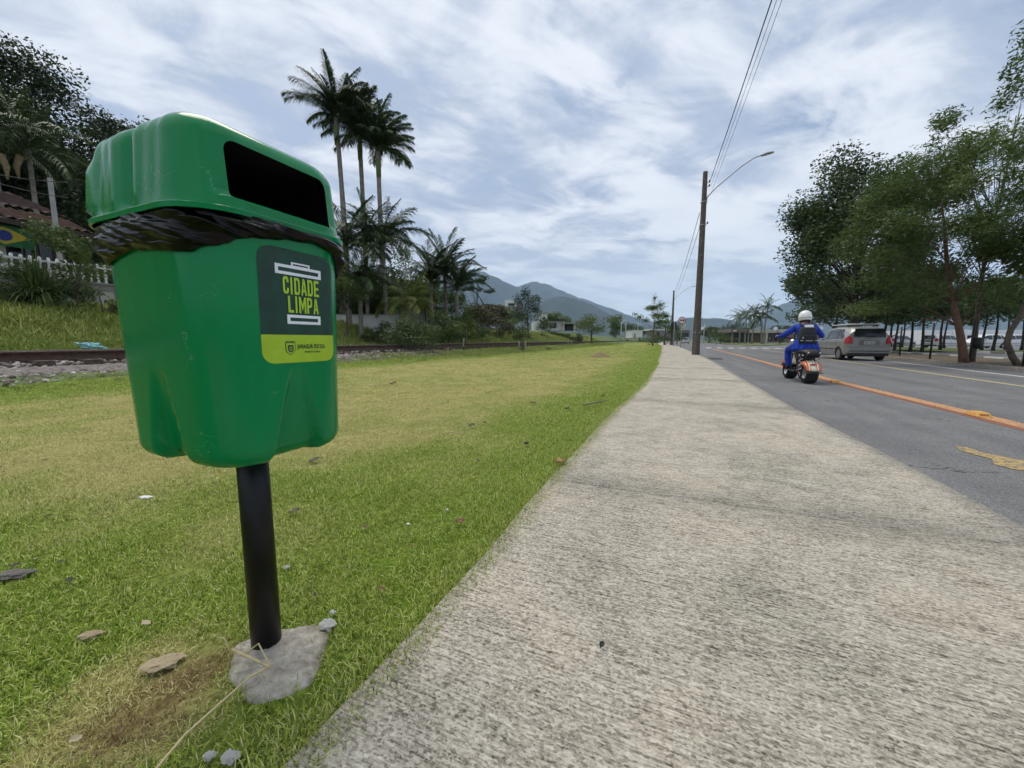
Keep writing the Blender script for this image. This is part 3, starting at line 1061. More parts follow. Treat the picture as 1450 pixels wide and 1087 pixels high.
def bin_surface_x(y, z):
    """x of the sticker side (+x) at local y, z"""
    f = (z - BODY_B) / (BODY_T - BODY_B)
    hx, hy, r = .194 + .011 * f, .154 + .020 * f, .088 + .014 * f
    y = y - BY
    ye = abs(y) - (hy - r)
    x = BX + (hx if ye <= 0 else hx - r + math.sqrt(max(0, r * r - ye * ye)))
    if ye > 0: return x + .006 * (1 - min(1, (y / .16) ** 2)) * .9
    return x + .006 * (1 - min(1, (y / .16) ** 2))


def loft(mb, rings, mi=0, close_end=False, flip=False):
    n = len(rings[0]); V = [p for r_ in rings for p in r_]
    F = []
    for i in range(len(rings) - 1):
        for k in range(n):
            q = (i * n + k, i * n + (k + 1) % n, (i + 1) * n + (k + 1) % n, (i + 1) * n + k)
            F.append(tuple(reversed(q)) if flip else q)
    mb.add(V, F, mi, True)
    if close_end:
        b = len(mb.v) - n
        c = sum(rings[-1], Vector()) / n
        ci = len(mb.v); mb.v.append(tuple(c))
        for k in range(n):
            f = (b + k, b + (k + 1) % n, ci)
            mb.f.append(tuple(reversed(f)) if flip else f); mb.m.append(mi); mb.sm.append(True)


def plastic_mat():
    m, nt, b = mat_new("moulded_green_plastic")
    v = coords(nt)
    n1 = tex_noise(nt, 3.2, 4, .5, v); n2 = tex_noise(nt, 420, 2, .6, v)
    # faint rain streaks and scuffs
    st = tex_noise(nt, 1.0, 5, .65, coords(nt, "Object", (26, 26, 1.2)))
    scr = nt.nodes.new("ShaderNodeTexVoronoi"); scr.feature = 'DISTANCE_TO_EDGE'; scr.inputs["Scale"].default_value = 7
    wv = nt.nodes.new("ShaderNodeVectorMath"); wv.operation = 'ADD'
    nz = nt.nodes.new("ShaderNodeTexNoise"); nz.inputs["Scale"].default_value = 5; nz.inputs["Detail"].default_value = 5
    nt.links.new(v, nz.inputs["Vector"]); nt.links.new(v, wv.inputs[0]); nt.links.new(nz.outputs["Color"], wv.inputs[1])
    nt.links.new(wv.outputs[0], scr.inputs["Vector"])
    line = mapr(nt, scr.outputs["Distance"], .0015, .006, 1, 0)
    wh = mapr(nt, tex_noise(nt, 9, 3, .5, v), .60, .68)
    sc = nt.nodes.new("ShaderNodeMath"); sc.operation = 'MULTIPLY'; nt.links.new(line, sc.inputs[0]); nt.links.new(wh, sc.inputs[1])
    sc2 = nt.nodes.new("ShaderNodeMath"); sc2.operation = 'MULTIPLY'; nt.links.new(sc.outputs[0], sc2.inputs[0]); sc2.inputs[1].default_value = .6
    c = cramp(nt, n1, [(.3, (.0006, .195, .052)), (.7, (.0010, .225, .066))])
    c = mixcol(nt, 1.0, c, cramp(nt, st, [(.3, (.93, .93, .93)), (.7, (1.08, 1.06, 1.10))]), 'MULTIPLY')
    c = mixcol(nt, sc2.outputs[0], c, (.30, .52, .40))
    nt.links.new(c, b.inputs["Base Color"])
    nt.links.new(mapr(nt, st, .3, .75, .11, .22), b.inputs["Roughness"])
    setin(b, spec=.28)
    bump(nt, b, n2, .02, .002)
    return m


def bag_mat():
    m, nt, b = mat_new("black_refuse_film")
    v = coords(nt)
    n1 = tex_noise(nt, 1, 5, .6, coords(nt, "Object", (18, 18, 95)), 1.2)
    b.inputs["Base Color"].default_value = (.002, .002, .0022, 1)
    setin(b, rough=.13, spec=.22)
    wv = nt.nodes.new("ShaderNodeVectorMath"); wv.operation = 'ADD'
    nz = nt.nodes.new("ShaderNodeTexNoise"); nz.inputs["Scale"].default_value = 9; nz.inputs["Detail"].default_value = 3
    nt.links.new(v, nz.inputs["Vector"]); nt.links.new(coords(nt, "Object", (12, 12, 52)), wv.inputs[0]); nt.links.new(nz.outputs["Color"], wv.inputs[1])
    vo = nt.nodes.new("ShaderNodeTexVoronoi"); vo.feature = 'DISTANCE_TO_EDGE'; vo.inputs["Scale"].default_value = 1.0
    nt.links.new(wv.outputs[0], vo.inputs["Vector"])
    ad = nt.nodes.new("ShaderNodeMath"); ad.operation = 'ADD'
    nt.links.new(mapr(nt, vo.outputs["Distance"], 0, .35, 0, .7), ad.inputs[0]); nt.links.new(n1, ad.inputs[1])
    bump(nt, b, ad.outputs[0], .22, .006)
    return m


M_plastic, M_bag = plastic_mat(), bag_mat()
M_post = simple("black_painted_post", (.006, .006, .0065), .36, var=.3, scale=40, bmp=.05, spec=.3)
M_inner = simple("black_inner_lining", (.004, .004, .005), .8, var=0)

bin_ = empty("litter_bin", BIN_C, BIN_RZ)
tag(bin_, "green plastic litter bin with a hooded lid on a black post in the lawn", "litter bin")

# body
mb = MB()
zs = [BODY_T - (BODY_T - BODY_B - .040) * i / 34 for i in range(35)]
rings = [body_ring(z) for z in zs]
for i in range(1, 9):                              # rounded bottom edge
    t = R(90 * i / 8); rad = .040
    rings.append([Vector((p.x, p.y, BODY_B + rad - rad * math.sin(t))) for p in body_ring(BODY_B + rad - rad * math.sin(t), rad * (1 - math.cos(t)))])
loft(mb, rings, close_end=True, flip=True)
body = mb.build("body", M_plastic, bin_)

# lid
LID_B, LID_T = 1.035, 1.219
HX, HY, HR = .207, .184, .100
LX, LY = -.016, -.008


def lid_ring(z, o=0.0, fl=0.0):
    ring = []
    r = max(.03, HR - o)
    for (x, y, nx, ny, sd, _) in rrect(HX - o + fl, HY - o + fl, r):
        d = 0.0
        k = smooth01((z - LID_B - .004) / .03)
        if ny < -.5 or ny > .5:                    # vertical flutes on the two plain sides
            w = abs(ny) ** 2
            kt = k * (1 - .75 * smooth01((z - LID_T + .045) / .045))
            d -= w * kt * .013 * math.exp(-((x / .011) ** 2))
            d += w * kt * .0045 * math.exp(-(((abs(x) - .045) / .022) ** 2))
            d += w * kt * .0012 * math.cos(x * 2 * math.pi / .040) * (1 - smooth01((abs(x) - .11) / .05))
        if nx < 0:                                 # brow swelling over the far mouth
            zz = z - LID_B
            d += abs(nx) ** 1.3 * .036 * smooth01((zz - .010) / .030) * (1 - smooth01((zz - .108) / .045))
        if nx > .5 or nx < -.5:                    # the mouth side stands back above its sill
            w = abs(nx) ** 3
            d -= w * .014 * smooth01((z - LID_B - .030) / .012) * (1 - smooth01((abs(y) - .135) / .02))
        ring.append(Vector((x + nx * d + LX, y + ny * d + LY, z)))
    return ring


def lid_shell(inset):
    rings = []
    for z, fl in ((LID_B, .0075), (LID_B + .009, .0085), (LID_B + .0105, .0075), (LID_B + .0125, .0015)):
        rings.append(lid_ring(z, inset, fl))
    for i in range(1, 15): rings.append(lid_ring(LID_B + .0125 + (.135 - .0125) * i / 14, inset + .010 * i / 14))
    rad = .048
    for i in range(1, 12):
        t = R(90 * i / 11)
        rings.append(lid_ring(LID_T - rad - inset + rad * math.sin(t), inset + .010 + rad * (1 - math.cos(t)) * .92))
    for f in (.80, .55, .30, .12):
        base = lid_ring(LID_T - inset, inset + .010 + rad * .92)
        rings.append([Vector((LX + (p.x - LX) * f, LY + (p.y - LY) * f, LID_T - inset + .010 * (1 - f * f))) for p in base])
    return rings


mb = MB()
out_r, in_r = lid_shell(0), lid_shell(.004)
loft(mb, out_r, 0, True)
loft(mb, in_r, 1, True, True)
n = NPL
tot_out = len(out_r) * n + 1
for k in range(n):                                  # join the two shells along the lower edge
    mb.f.append((k, tot_out + k, tot_out + (k + 1) % n, (k + 1) % n)); mb.m.append(0); mb.sm.append(False)
lid = mb.build("lid", [M_plastic, M_inner], bin_)
# cut the mouth out of the shell
cut = MB()
y0, y1, z0, z1, cr = -.116, .114, LID_B + .033, LID_B + .143, .022
poly = []
for cx, cz, a0, rr in ((y1 - cr, z0 + .006, -90, .006), (y1 - cr, z1 - cr, 0, cr), (y0 + cr, z1 - cr, 90, cr), (y0 + .006, z0 + .006, 180, .006)):
    cxx = y1 - .006 if (a0 == -90) else cx
    for i in range(7):
        t = R(a0 + 15 * i); poly.append((cxx + rr * math.cos(t), cz + rr * math.sin(t)))
Mc = Matrix(((0, 0, 1, .10), (1, 0, 0, 0), (0, 1, 0, 0), (0, 0, 0, 1)))
cut.prism(poly, .2, Mc)
cutter = cut.build("mouth_cutter", M_inner, bin_)
md = lid.modifiers.new("mouth", 'BOOLEAN'); md.operation = 'DIFFERENCE'; md.object = cutter; md.solver = 'EXACT'
bpy.context.view_layer.update()
apply_mods(lid)
for p in lid.data.polygons: p.use_smooth = True
try: lid.data.set_sharp_from_angle(angle=R(34))
except Exception: pass
bpy.data.objects.remove(cutter)
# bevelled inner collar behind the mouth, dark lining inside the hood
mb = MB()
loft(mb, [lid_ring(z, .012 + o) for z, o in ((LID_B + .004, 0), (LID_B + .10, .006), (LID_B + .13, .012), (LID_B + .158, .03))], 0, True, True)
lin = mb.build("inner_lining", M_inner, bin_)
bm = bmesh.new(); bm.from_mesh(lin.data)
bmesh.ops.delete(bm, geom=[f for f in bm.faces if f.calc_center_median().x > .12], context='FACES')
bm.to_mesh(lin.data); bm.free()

# post with its concrete footing
mb = MB().tube([(-.008, 0, -.08), (-.008, 0, .30), (-.008, 0, .60)], .0350, 40)
mb.build("post", M_post, bin_)
mb = MB().lathe([(.0352, .545), (.056, .542), (.056, .530), (.0352, .526)], 32, Matrix.Translation((-.008, 0, 0)))
mb.build("collar", M_post, bin_)


def footing_mat():
    m, nt, b = mat_new("rough_cement_mortar")
    v = coords(nt)
    n1 = tex_noise(nt, 38, 6, .65, v); n2 = tex_noise(nt, 9, 4, .6, v)
    c = cramp(nt, n1, [(.3, (.23, .205, .165)), (.55, (.40, .37, .315)), (.75, (.56, .525, .46))])
    c = mixcol(nt, mapr(nt, n2, .55, .72), c, (.15, .115, .08))
    nt.links.new(c, b.inputs["Base Color"]); setin(b, rough=.95, spec=.15); bump(nt, b, n1, .9, .012)
    return m


M_foot = footing_mat()
fx, fy = FOOT_C
nr_, na_ = 14, 72
V, F = [], []
for j in range(nr_ + 1):
    f = j / nr_
    for i in range(na_):
        t = 2 * math.pi * i / na_
        rr = footing_r(t) * f * (1 + .06 * mnoise.noise(Vector((math.cos(t) * 3, math.sin(t) * 3, 2))))
        x, y = fx + rr * math.cos(t), fy + rr * math.sin(t)
        z = -.001 + .004 * (1 - f * f) + .005 * mnoise.noise(Vector((x * 28, y * 28, 0))) + .004 * mnoise.noise(Vector((x * 90, y * 90, 3))) - .012 * f ** 6 - (.02 if j == nr_ else 0)
        V.append((x, y, z))
F = [(j * na_ + i, (j + 1) * na_ + i, (j + 1) * na_ + (i + 1) % na_, j * na_ + (i + 1) % na_) for j in range(nr_) for i in range(na_)]
me = npmesh("concrete_footing", V, F, M_foot, True)
fo = link("concrete_footing", me, bin_)
fo.matrix_parent_inverse = (Matrix.Translation(BIN_C) @ Matrix.Rotation(BIN_RZ, 4, 'Z')).inverted()

# --- sticker on the mouth side
M_dgreen = simple("sticker_dark_green", (.004, .046, .026), .48, var=.35, scale=22, bmp=.22, bscale=26)
M_lime = simple("sticker_lime", (.38, .56, .018), .42, var=.06, scale=30)
M_swhite = simple("sticker_white", (.82, .85, .88), .45, var=0)
M_slime = simple("sticker_lettering_lime", (.42, .62, .03), .42, var=0)
M_sdark = simple("sticker_lettering_dark", (.012, .05, .03), .5, var=0)
ST_Y0, ST_Y1, ST_Z0, ST_ZM, ST_Z1 = -.084, .100, .750, .811, .992


def on_bin(y, z, off): return Vector((bin_surface_x(y, z) + off, y, z))


def st_patch(name, y0, y1, z0, z1, off, mat, parent, rad=0.0, corners=(1, 1, 1, 1), n=28):
    """grid patch wrapped on the bin with rounded corners (bl, br, tr, tl)"""
    V, F = [], []
    for j in range(n + 1):
        z = z0 + (z1 - z0) * j / n
        l, r_ = y0, y1
        for (c, dz, sgn) in ((0, z - z0, 0), (3, z1 - z, 0), (1, z - z0, 1), (2, z1 - z, 1)):
            if corners[c] and dz < rad:
                q = rad - math.sqrt(max(0, rad * rad - (rad - dz) ** 2))
                if sgn == 0: l = max(l, y0 + q)
                else: r_ = min(r_, y1 - q)
        for i in range(n + 1): V.append(on_bin(l + (r_ - l) * i / n, z, off))
    F = [(j * (n + 1) + i, j * (n + 1) + i + 1, (j + 1) * (n + 1) + i + 1, (j + 1) * (n + 1) + i) for j in range(n) for i in range(n)]
    return link(name, npmesh(name, V, F, mat, True), parent)


stick = st_patch("sticker", ST_Y0, ST_Y1, ST_ZM, ST_Z1, .0010, M_dgreen, bin_, .026, (0, 0, 1, 1))
stick["label"] = "dark green and lime sticker with lettering"
st_patch("lime_band", ST_Y0, ST_Y1, ST_Z0, ST_ZM, .0010, M_lime, stick, .026, (1, 1, 0, 0))


def ring_shape(name, y0, y1, z0, z1, t, mat, off=.0022, slant=0.0):
    """hollow bar of the dustbin emblem"""
    mb = MB(); n_ = 10
    def quad(a0, a1, b0, b1):
        V, F = [], []
        for i in range(n_ + 1):
            y = a0 + (a1 - a0) * i / n_
            V += [on_bin(y, b0, off), on_bin(y, b1, off)]
        F = [(2 * i, 2 * i + 2, 2 * i + 3, 2 * i + 1) for i in range(n_)]
        mb.add(V, F)
    quad(y0, y1, z0, z0 + t); quad(y0, y1, z1 - t, z1); quad(y0, y0 + t * 1.15, z0 + t, z1 - t); quad(y1 - t * 1.15, y1, z0 + t, z1 - t)
    return mb.build(name, mat, stick)


def wrapped_text(name, txt, y0, y1, z0, z1, mat, bold=.0, off=.0024):
    cu = bpy.data.curves.new(name, 'FONT'); cu.body = txt; cu.size = 1; cu.offset = bold; cu.resolution_u = 3
    tmp = bpy.data.objects.new("lettering_source", cu); COL.objects.link(tmp)
    dg = bpy.context.evaluated_depsgraph_get(); dg.update()
    me = bpy.data.meshes.new_from_object(tmp.evaluated_get(dg))
    bpy.data.objects.remove(tmp)
    bm = bmesh.new(); bm.from_mesh(me)
    co = np.array([v.co[:] for v in bm.verts])
    mn, mx = co.min(0), co.max(0)
    # cut into slices so that it bends with the plastic
    for k in range(1, 24):
        x = mn[0] + (mx[0] - mn[0]) * k / 24
        bmesh.ops.bisect_plane(bm, geom=bm.verts[:] + bm.edges[:] + bm.faces[:], plane_co=(x, 0, 0), plane_no=(1, 0, 0))
    for v in bm.verts:
        fx_, fz_ = (v.co.x - mn[0]) / (mx[0] - mn[0]), (v.co.y - mn[1]) / (mx[1] - mn[1])
        v.co = on_bin(y0 + (y1 - y0) * fx_, z0 + (z1 - z0) * fz_, off)
    me2 = bpy.data.meshes.new(name); bm.to_mesh(me2); bm.free()
    me2.materials.clear(); me2.materials.append(mat)
    return link(name, me2, stick)


SW = ST_Y1 - ST_Y0
q_ = lambda f: ST_Y0 + f * SW
LET = {'I': [[(.28, 0), (.72, 0), (.72, 1), (.28, 1)]],
       'L': [[(0, 0), (.34, 0), (.34, 1), (0, 1)], [(.34, 0), (.92, 0), (.92, .16), (.34, .16)]],
       'E': [[(0, 0), (.34, 0), (.34, 1), (0, 1)], [(.34, 0), (.95, 0), (.95, .16), (.34, .16)], [(.34, .42), (.86, .42), (.86, .57), (.34, .57)], [(.34, .84), (.95, .84), (.95, 1), (.34, 1)]],
       'D': [[(0, 0), (.33, 0), (.33, 1), (0, 1)], [(.33, 0), (.72, 0), (.95, .15), (.66, .22), (.55, .15), (.33, .15)], [(.66, .22), (.95, .15), (.95, .85), (.66, .78)], [(.33, .85), (.55, .85), (.66, .78), (.95, .85), (.72, 1), (.33, 1)]],
       'C': [[(.0, .16), (.33, .22), (.33, .78), (0, .84)], [(0, .16), (.22, 0), (.74, 0), (.95, .16), (.62, .22), (.54, .15), (.42, .15), (.33, .22)], [(.62, .22), (.95, .16), (.95, .34), (.62, .34)],
             [(0, .84), (.33, .78), (.42, .85), (.54, .85), (.62, .78), (.95, .84), (.74, 1), (.22, 1)], [(.62, .66), (.95, .66), (.95, .84), (.62, .78)]],
       'A': [[(0, 0), (.30, 0), (.56, 1), (.33, 1)], [(.70, 0), (1, 0), (.67, 1), (.50, .76)], [(.25, .20), (.75, .20), (.71, .36), (.30, .36)]],
       'M': [[(0, 0), (.25, 0), (.25, 1), (0, 1)], [(.75, 0), (1, 0), (1, 1), (.75, 1)], [(.25, 1), (.25, .62), (.50, .12), (.50, .52)], [(.75, 1), (.50, .52), (.50, .12), (.75, .62)]],
       'P': [[(0, 0), (.33, 0), (.33, 1), (0, 1)], [(.33, .38), (.72, .38), (.95, .52), (.66, .58), (.55, .53), (.33, .53)], [(.66, .58), (.95, .52), (.95, .86), (.66, .79)], [(.33, .85), (.55, .85), (.66, .79), (.95, .86), (.72, 1), (.33, 1)]]}


def block_word(word, y0, y1, z0, z1, mat, off=.0024):
    wd = {'I': .52, 'M': 1.28}
    tot = sum(wd.get(c, 1.0) for c in word) + .16 * (len(word) - 1); x = 0.0
    for c in word:
        w = wd.get(c, 1.0); mb = MB()
        for poly in LET[c]:
            mb.add([on_bin(y0 + (y1 - y0) * (x + (px if c != 'I' else (px - .28) / .44 * .62 + .1) * w) / tot, z0 + (z1 - z0) * pz, off) for px, pz in poly], [tuple(range(len(poly)))])
        mb.build("letter_" + c.lower(), mat, stick)
        x += w + .16


ring_shape("emblem_handle", q_(.39), q_(.64), .9565, .9665, .0034, M_swhite)
ring_shape("emblem_lid", q_(.19), q_(.80), .9385, .9590, .0062, M_swhite)
block_word("CIDADE", q_(.275), q_(.765), .8985, .9345, M_slime)
block_word("LIMPA", q_(.33), q_(.745), .8590, .8945, M_slime)
ring_shape("emblem_base", q_(.31), q_(.77), .8345, .8545, .0062, M_swhite)
wrapped_text("lettering_jaragua", "JARAGUÁ DO SUL", q_(.42), q_(.83), .7775, .7925, M_sdark, .022)
wrapped_text("lettering_prefeitura", "PREFEITURA", q_(.52), q_(.75), .7705, .7748, M_sdark, .01)
# small municipal shield
def shield(name, yc, zc, w, h, off, mat):
    pts = [(-1, 1), (1, 1), (1, -.2), (.75, -.65), (.35, -.9), (0, -1), (-.35, -.9), (-.75, -.65), (-1, -.2)]
    return MB().add([on_bin(yc + a * w / 2, zc + b * h / 2, off) for a, b in pts], [tuple(reversed(range(len(pts))))]).build(name, mat, stick)
sy = q_(.335)
shield("shield_rim", sy, .7810, .0235, .0270, .0016, M_sdark)
shield("shield_field", sy, .7810, .0205, .0240, .0020, M_lime)
shield("shield_charge", sy, .7805, .0135, .0165, .0024, M_sdark)
for k, (dz, w) in enumerate(((.0035, .0075), (-.0005, .0085), (-.0040, .0050))):
    MB().add([on_bin(sy + a * w / 2, .7805 + dz + b * .0011, .0028) for a, b in ((-1, -1), (1, -.4), (1, 1), (-1, .4))], [(0, 1, 2, 3)]).build("shield_stripe", M_lime, stick)
MB().add([on_bin(sy + a * .0115, .7962 + b * .0007, .0020) for a, b in ((-1, -1), (1, -1), (1, 1), (-1, 1))], [(0, 1, 2, 3)]).build("shield_bar", M_sdark, stick)

# --- refuse bag folded over the rim: crumpled film hanging below the lid
def bag():
    nphi, nz = 640, 44
    ring_hi = [body_ring(1.05)]
    base = body_ring(1.05)
    P = np.array([p[:] for p in base]); P = np.vstack([P, P[:1]])
    seg = np.r_[0, np.cumsum(np.linalg.norm(np.diff(P, axis=0), axis=1))]; Ltot = seg[-1]
    u = np.linspace(0, Ltot, nphi, endpoint=False)
    X = np.interp(u, seg, P[:, 0]); Y = np.interp(u, seg, P[:, 1])
    ang = np.arctan2(Y, X)
    # how far the film hangs down: long on the fluted side, short above the sticker
    deg = np.degrees(ang)
    hang = np.interp(deg, [-180, -150, -128, -112, -95, -72, -52, -40, -25, -5, 15, 30, 42, 60, 90, 130, 180],
                     [.060, .072, .082, .070, .062, .070, .074, .060, .038, .026, .024, .032, .080, .095, .055, .058, .060])
    hang = hang + .006 * (vnoise(u * 30, u * 0, 5, 3) - .5)
    th = 2 * math.pi * u / Ltot
    cx, cy = np.cos(th) * Ltot / 6.283, np.sin(th) * Ltot / 6.283
    V = []
    for j in range(nz + 1):
        f = j / nz
        z = 1.037 - hang * f
        ringz = []
        fz = (z - BODY_B) / (BODY_T - BODY_B)
        k = (.194 + .011 * fz) / .205
        # folds run almost level round the rim, gathering towards the corners
        zz = z * 1.0
        w1 = np.array([mnoise.noise(Vector((a * 6, b * 6, zz_ * 60))) for a, b, zz_ in zip(cx, cy, z + .10 * cx + .06 * cy)])
        w2 = np.array([mnoise.noise(Vector((a * 20, b * 20, zz_ * 130 + 7))) for a, b, zz_ in zip(cx, cy, z - .18 * cx)])
        w3 = np.array([1 - abs(mnoise.noise(Vector((a * 7.5 + 3, b * 7.5, zz_ * 50 + 3)))) * 2 for a, b, zz_ in zip(cx, cy, z + .35 * cy)])
        env = math.sin(math.pi * min(1, .10 + f * .92)) ** .6
        off = .003 + .011 * env + env * (.0065 * w1 + .0030 * w2 + .0115 * np.sign(w3) * np.abs(w3) ** 1.5)
        if f > .93: off = off * .75 + .001
        off = np.maximum(off, .0016)
        nx, ny = np.cos(ang), np.sin(ang)
        nx = X / np.hypot(X, Y); ny = Y / np.hypot(X, Y)
        xx, yy = X * k + nx * off, Y * k + ny * off
        V.append(np.stack([xx, yy, z + .003 * w2], 1))
    # tuck the hem back towards the plastic
    last = V[-1].copy(); k = .994
    V.append(np.stack([last[:, 0] * .985, last[:, 1] * .985, last[:, 2] + .004], 1))
    V = np.concatenate(V); nzz = nz + 2
    idx = np.arange(nzz - 1)[:, None] * nphi + np.arange(nphi)[None, :]
    idn = np.arange(nzz - 1)[:, None] * nphi + ((np.arange(nphi) + 1) % nphi)[None, :]
    F = np.stack([idx, idx + nphi, idn + nphi, idn], -1).reshape(-1, 4)
    o = link("refuse_bag", npmesh("refuse_bag", V, F, M_bag, True))
    o.location = BIN_C; o.rotation_euler = (0, 0, BIN_RZ)
    tag(o, "crumpled black refuse bag folded over the rim of the green litter bin", "refuse bag")


bag()

# --- small things lying round the bin
M_straw = simple("dry_straw", (.52, .42, .22), .6, var=.25, scale=60)
def poly3(px, z0s, rad, n=7):
    pts = []
    for (u, v), z in zip(px, z0s):
        x, y = gnd(u, v, z); pts.append((x, y, z))
    # smooth subdivision
    out = []
    for i in range(len(pts) - 1):
        for k in range(4): out.append(Vector(pts[i]).lerp(Vector(pts[i + 1]), k / 4))
    out.append(Vector(pts[-1]))
    return out
st = empty("dry_stalk", (*gnd(300, 1010), 0)); tag(st, "long bent dry straw stalk lying across the concrete footing of the bin", "straw")
inv = Matrix.Translation(st.location).inverted()
def stalk(name, px, zs, r0, r1):
    p = poly3(px, zs, r0); mb = MB().tube(p, [r0 + (r1 - r0) * i / (len(p) - 1) for i in range(len(p))], 7)
    o = mb.build(name, M_straw, st); o.matrix_parent_inverse = inv; return o
stalk("stem", [(218, 1092), (262, 1040), (320, 988), (352, 960), (382, 943)], [.030, .035, .035, .035, .045], .0028, .0022)
stalk("stem", [(382, 944), (352, 930), (328, 919)], [.045, .050, .055], .0030, .0036)
stalk("leaf_strip", [(326, 922), (322, 914), (318, 904), (309, 902)], [.05, .065, .08, .085], .0022, .0012)
stalk("leaf_strip", [(348, 925), (366, 911), (382, 942)], [.052, .075, .046], .0018, .0016)
stalk("leaf_strip", [(380, 945), (352, 958), (324, 990)], [.040, .036, .028], .0022, .0009)
stalk("leaf_strip", [(372, 952), (378, 958), (374, 964)], [.035, .034, .026], .0015, .0010)
# mortar lumps
M_mortar = simple("pale_mortar_lump", (.80, .78, .72), .95, var=.15, scale=60, bmp=.8, bscale=120)
def lump(name, u, v, r, mat, label, cat, flat=.6, seed=0, group=None, rz=0, el=1.0):
    me = stone_mesh(name, seed, mat, 9, 6)
    x, y = gnd(u, v)
    o = link(name, me, None, (x, y, terrain_z(np.array([x]), np.array([y]))[0] + r * flat * .35), (.1, .15, rz), (r * el, r, r * flat))
    s = o.modifiers.new("subsurf", 'SUBSURF'); s.levels = s.render_levels = 2
    tx = bpy.data.textures.new(name, 'CLOUDS'); tx.noise_scale = .45
    d = o.modifiers.new("rough", 'DISPLACE'); d.texture = tx; d.strength = .75; d.mid_level = .5
    tag(o, label, cat, group); return o
lump("mortar_lump", 464, 886, .026, M_mortar, "pale mortar lump on the right rim of the concrete footing", "mortar lump", .6, 5)
lump("mortar_crumb", 471, 868, .011, M_mortar, "small mortar crumb just behind the pale lump on the footing", "mortar lump", .8, 6)
lump("mortar_crumb", 327, 1074, .018, M_mortar, "white mortar crumb in the grass near the bottom edge, right one of two", "mortar lump", .6, 7)
lump("mortar_crumb", 297, 1072, .012, M_mortar, "white mortar crumb in the grass near the bottom edge, left one of two", "mortar lump", .7, 8)
lump("mortar_crumb", 406, 802, .013, M_mortar, "white mortar crumb in the grass right of the post", "mortar lump", .8, 9)
M_tan = simple("tan_stone", (.40, .32, .20), .85, var=.3, scale=30, bmp=.4)
lump("stone", 232, 938, .034, M_tan, "flat tan stone in the straw left of the post", "stone", .35, 10, None, .6, 1.5)
lump("stone", 128, 896, .022, M_tan, "small rounded tan stone alone in the green grass at left", "stone", .5, 11, None, .4, 1.3)
M_twig = simple("grey_twig", (.14, .125, .11), .9, var=.3, scale=40)
lump("clod", 22, 815, .036, M_twig, "dark grey clod in the grass at the left edge", "clod", .5, 12, None, .5, 1.6)
M_paper = simple("white_paper_scrap", (.70, .70, .68), .8, var=.1)
lump("paper_scrap", 207, 705, .020, M_paper, "white scrap on the grass below the bin", "scrap", .35, 13, None, .3, 1.5)
lump("paper_scrap", 633, 722, .009, M_paper, "tiny upright white scrap in the green grass", "scrap", 1.0, 14)
lump("paper_scrap", 578, 741, .009, M_paper, "tiny white scrap left of the upright scrap", "scrap", .5, 15)
# fallen leaves, curled
def leaf_thing(u, v, size, col, label, rz, seed, curl=.5, name="fallen_leaf"):
    m = simple("fallen_leaf_%d" % seed, col, .7, var=.3, scale=40)
    r = random.Random(seed); V, F = [], []
    nL, nW = 8, 4
    size = size * .9; curl = curl * .45
    for i in range(nL + 1):
        f = i / nL; w = .42 * math.sin(math.pi * min(1, f * .97 + .02)) ** .8
        for j in range(-nW, nW + 1):
            q = j / nW
            V.append(((f - .5) * size, q * w * size * .8, size * (curl * q * q * .45 + .28 * curl * math.sin(f * 3 + seed) + .03 * r.uniform(-1, 1))))
    k = 2 * nW + 1
    F = [(i * k + j, i * k + j + 1, (i + 1) * k + j + 1, (i + 1) * k + j) for i in range(nL) for j in range(k - 1)]
    x, y = gnd(u, v)
    z = terrain_z(np.array([x]), np.array([y]))[0]
    o = link(name, npmesh(name, V, F, m, True), None, (x, y, z + .012), (.12, -.1, rz))
    s = o.modifiers.new("thickness", 'SOLIDIFY'); s.thickness = .0012
    tag(o, label, "leaf"); return o
leaf_thing(794, 657, .085, (.34, .20, .085), "curled tan leaf at the edge of the concrete path", .4, 1, .8)
leaf_thing(745, 630, .070, (.045, .045, .045), "dark curled leaf on the green grass near the path", 1.1, 2, .8)
leaf_thing(652, 741, .045, (.22, .085, .04), "small reddish brown leaf in the green grass", .2, 3, .8)
leaf_thing(445, 651, .075, (.085, .075, .05), "dark leaf on the grass just right of the bin", .9, 4, .6)
leaf_thing(417, 725, .055, (.11, .09, .06), "dark leaf on the grass right of the black post", .3, 5, .6)
leaf_thing(668, 605, .075, (.10, .085, .05), "dark leaf left of a pale blade on the middle lawn", .8, 6, .7)
leaf_thing(686, 601, .070, (.09, .075, .045), "dark leaf right behind its neighbour on the middle lawn", 2.0, 7, .7)
leaf_thing(755, 571, .085, (.14, .095, .05), "brown leaf on the tan part of the lawn", .1, 8, .7)
leaf_thing(803, 579, .08, (.10, .08, .045), "dark brown leaf beside the long stick near the path", .5, 9, .6)
leaf_thing(854, 561, .085, (.10, .085, .05), "small dark leaf beyond the long stick near the path", .5, 10, .8)
leaf_thing(557, 545, .12, (.12, .09, .05), "brown leaf on the straw-coloured lawn right of the bin", .5, 11, .7)
leaf_thing(852, 919, .022, (.02, .02, .018), "small black leaf fragment on the concrete path", .9, 12, .9)
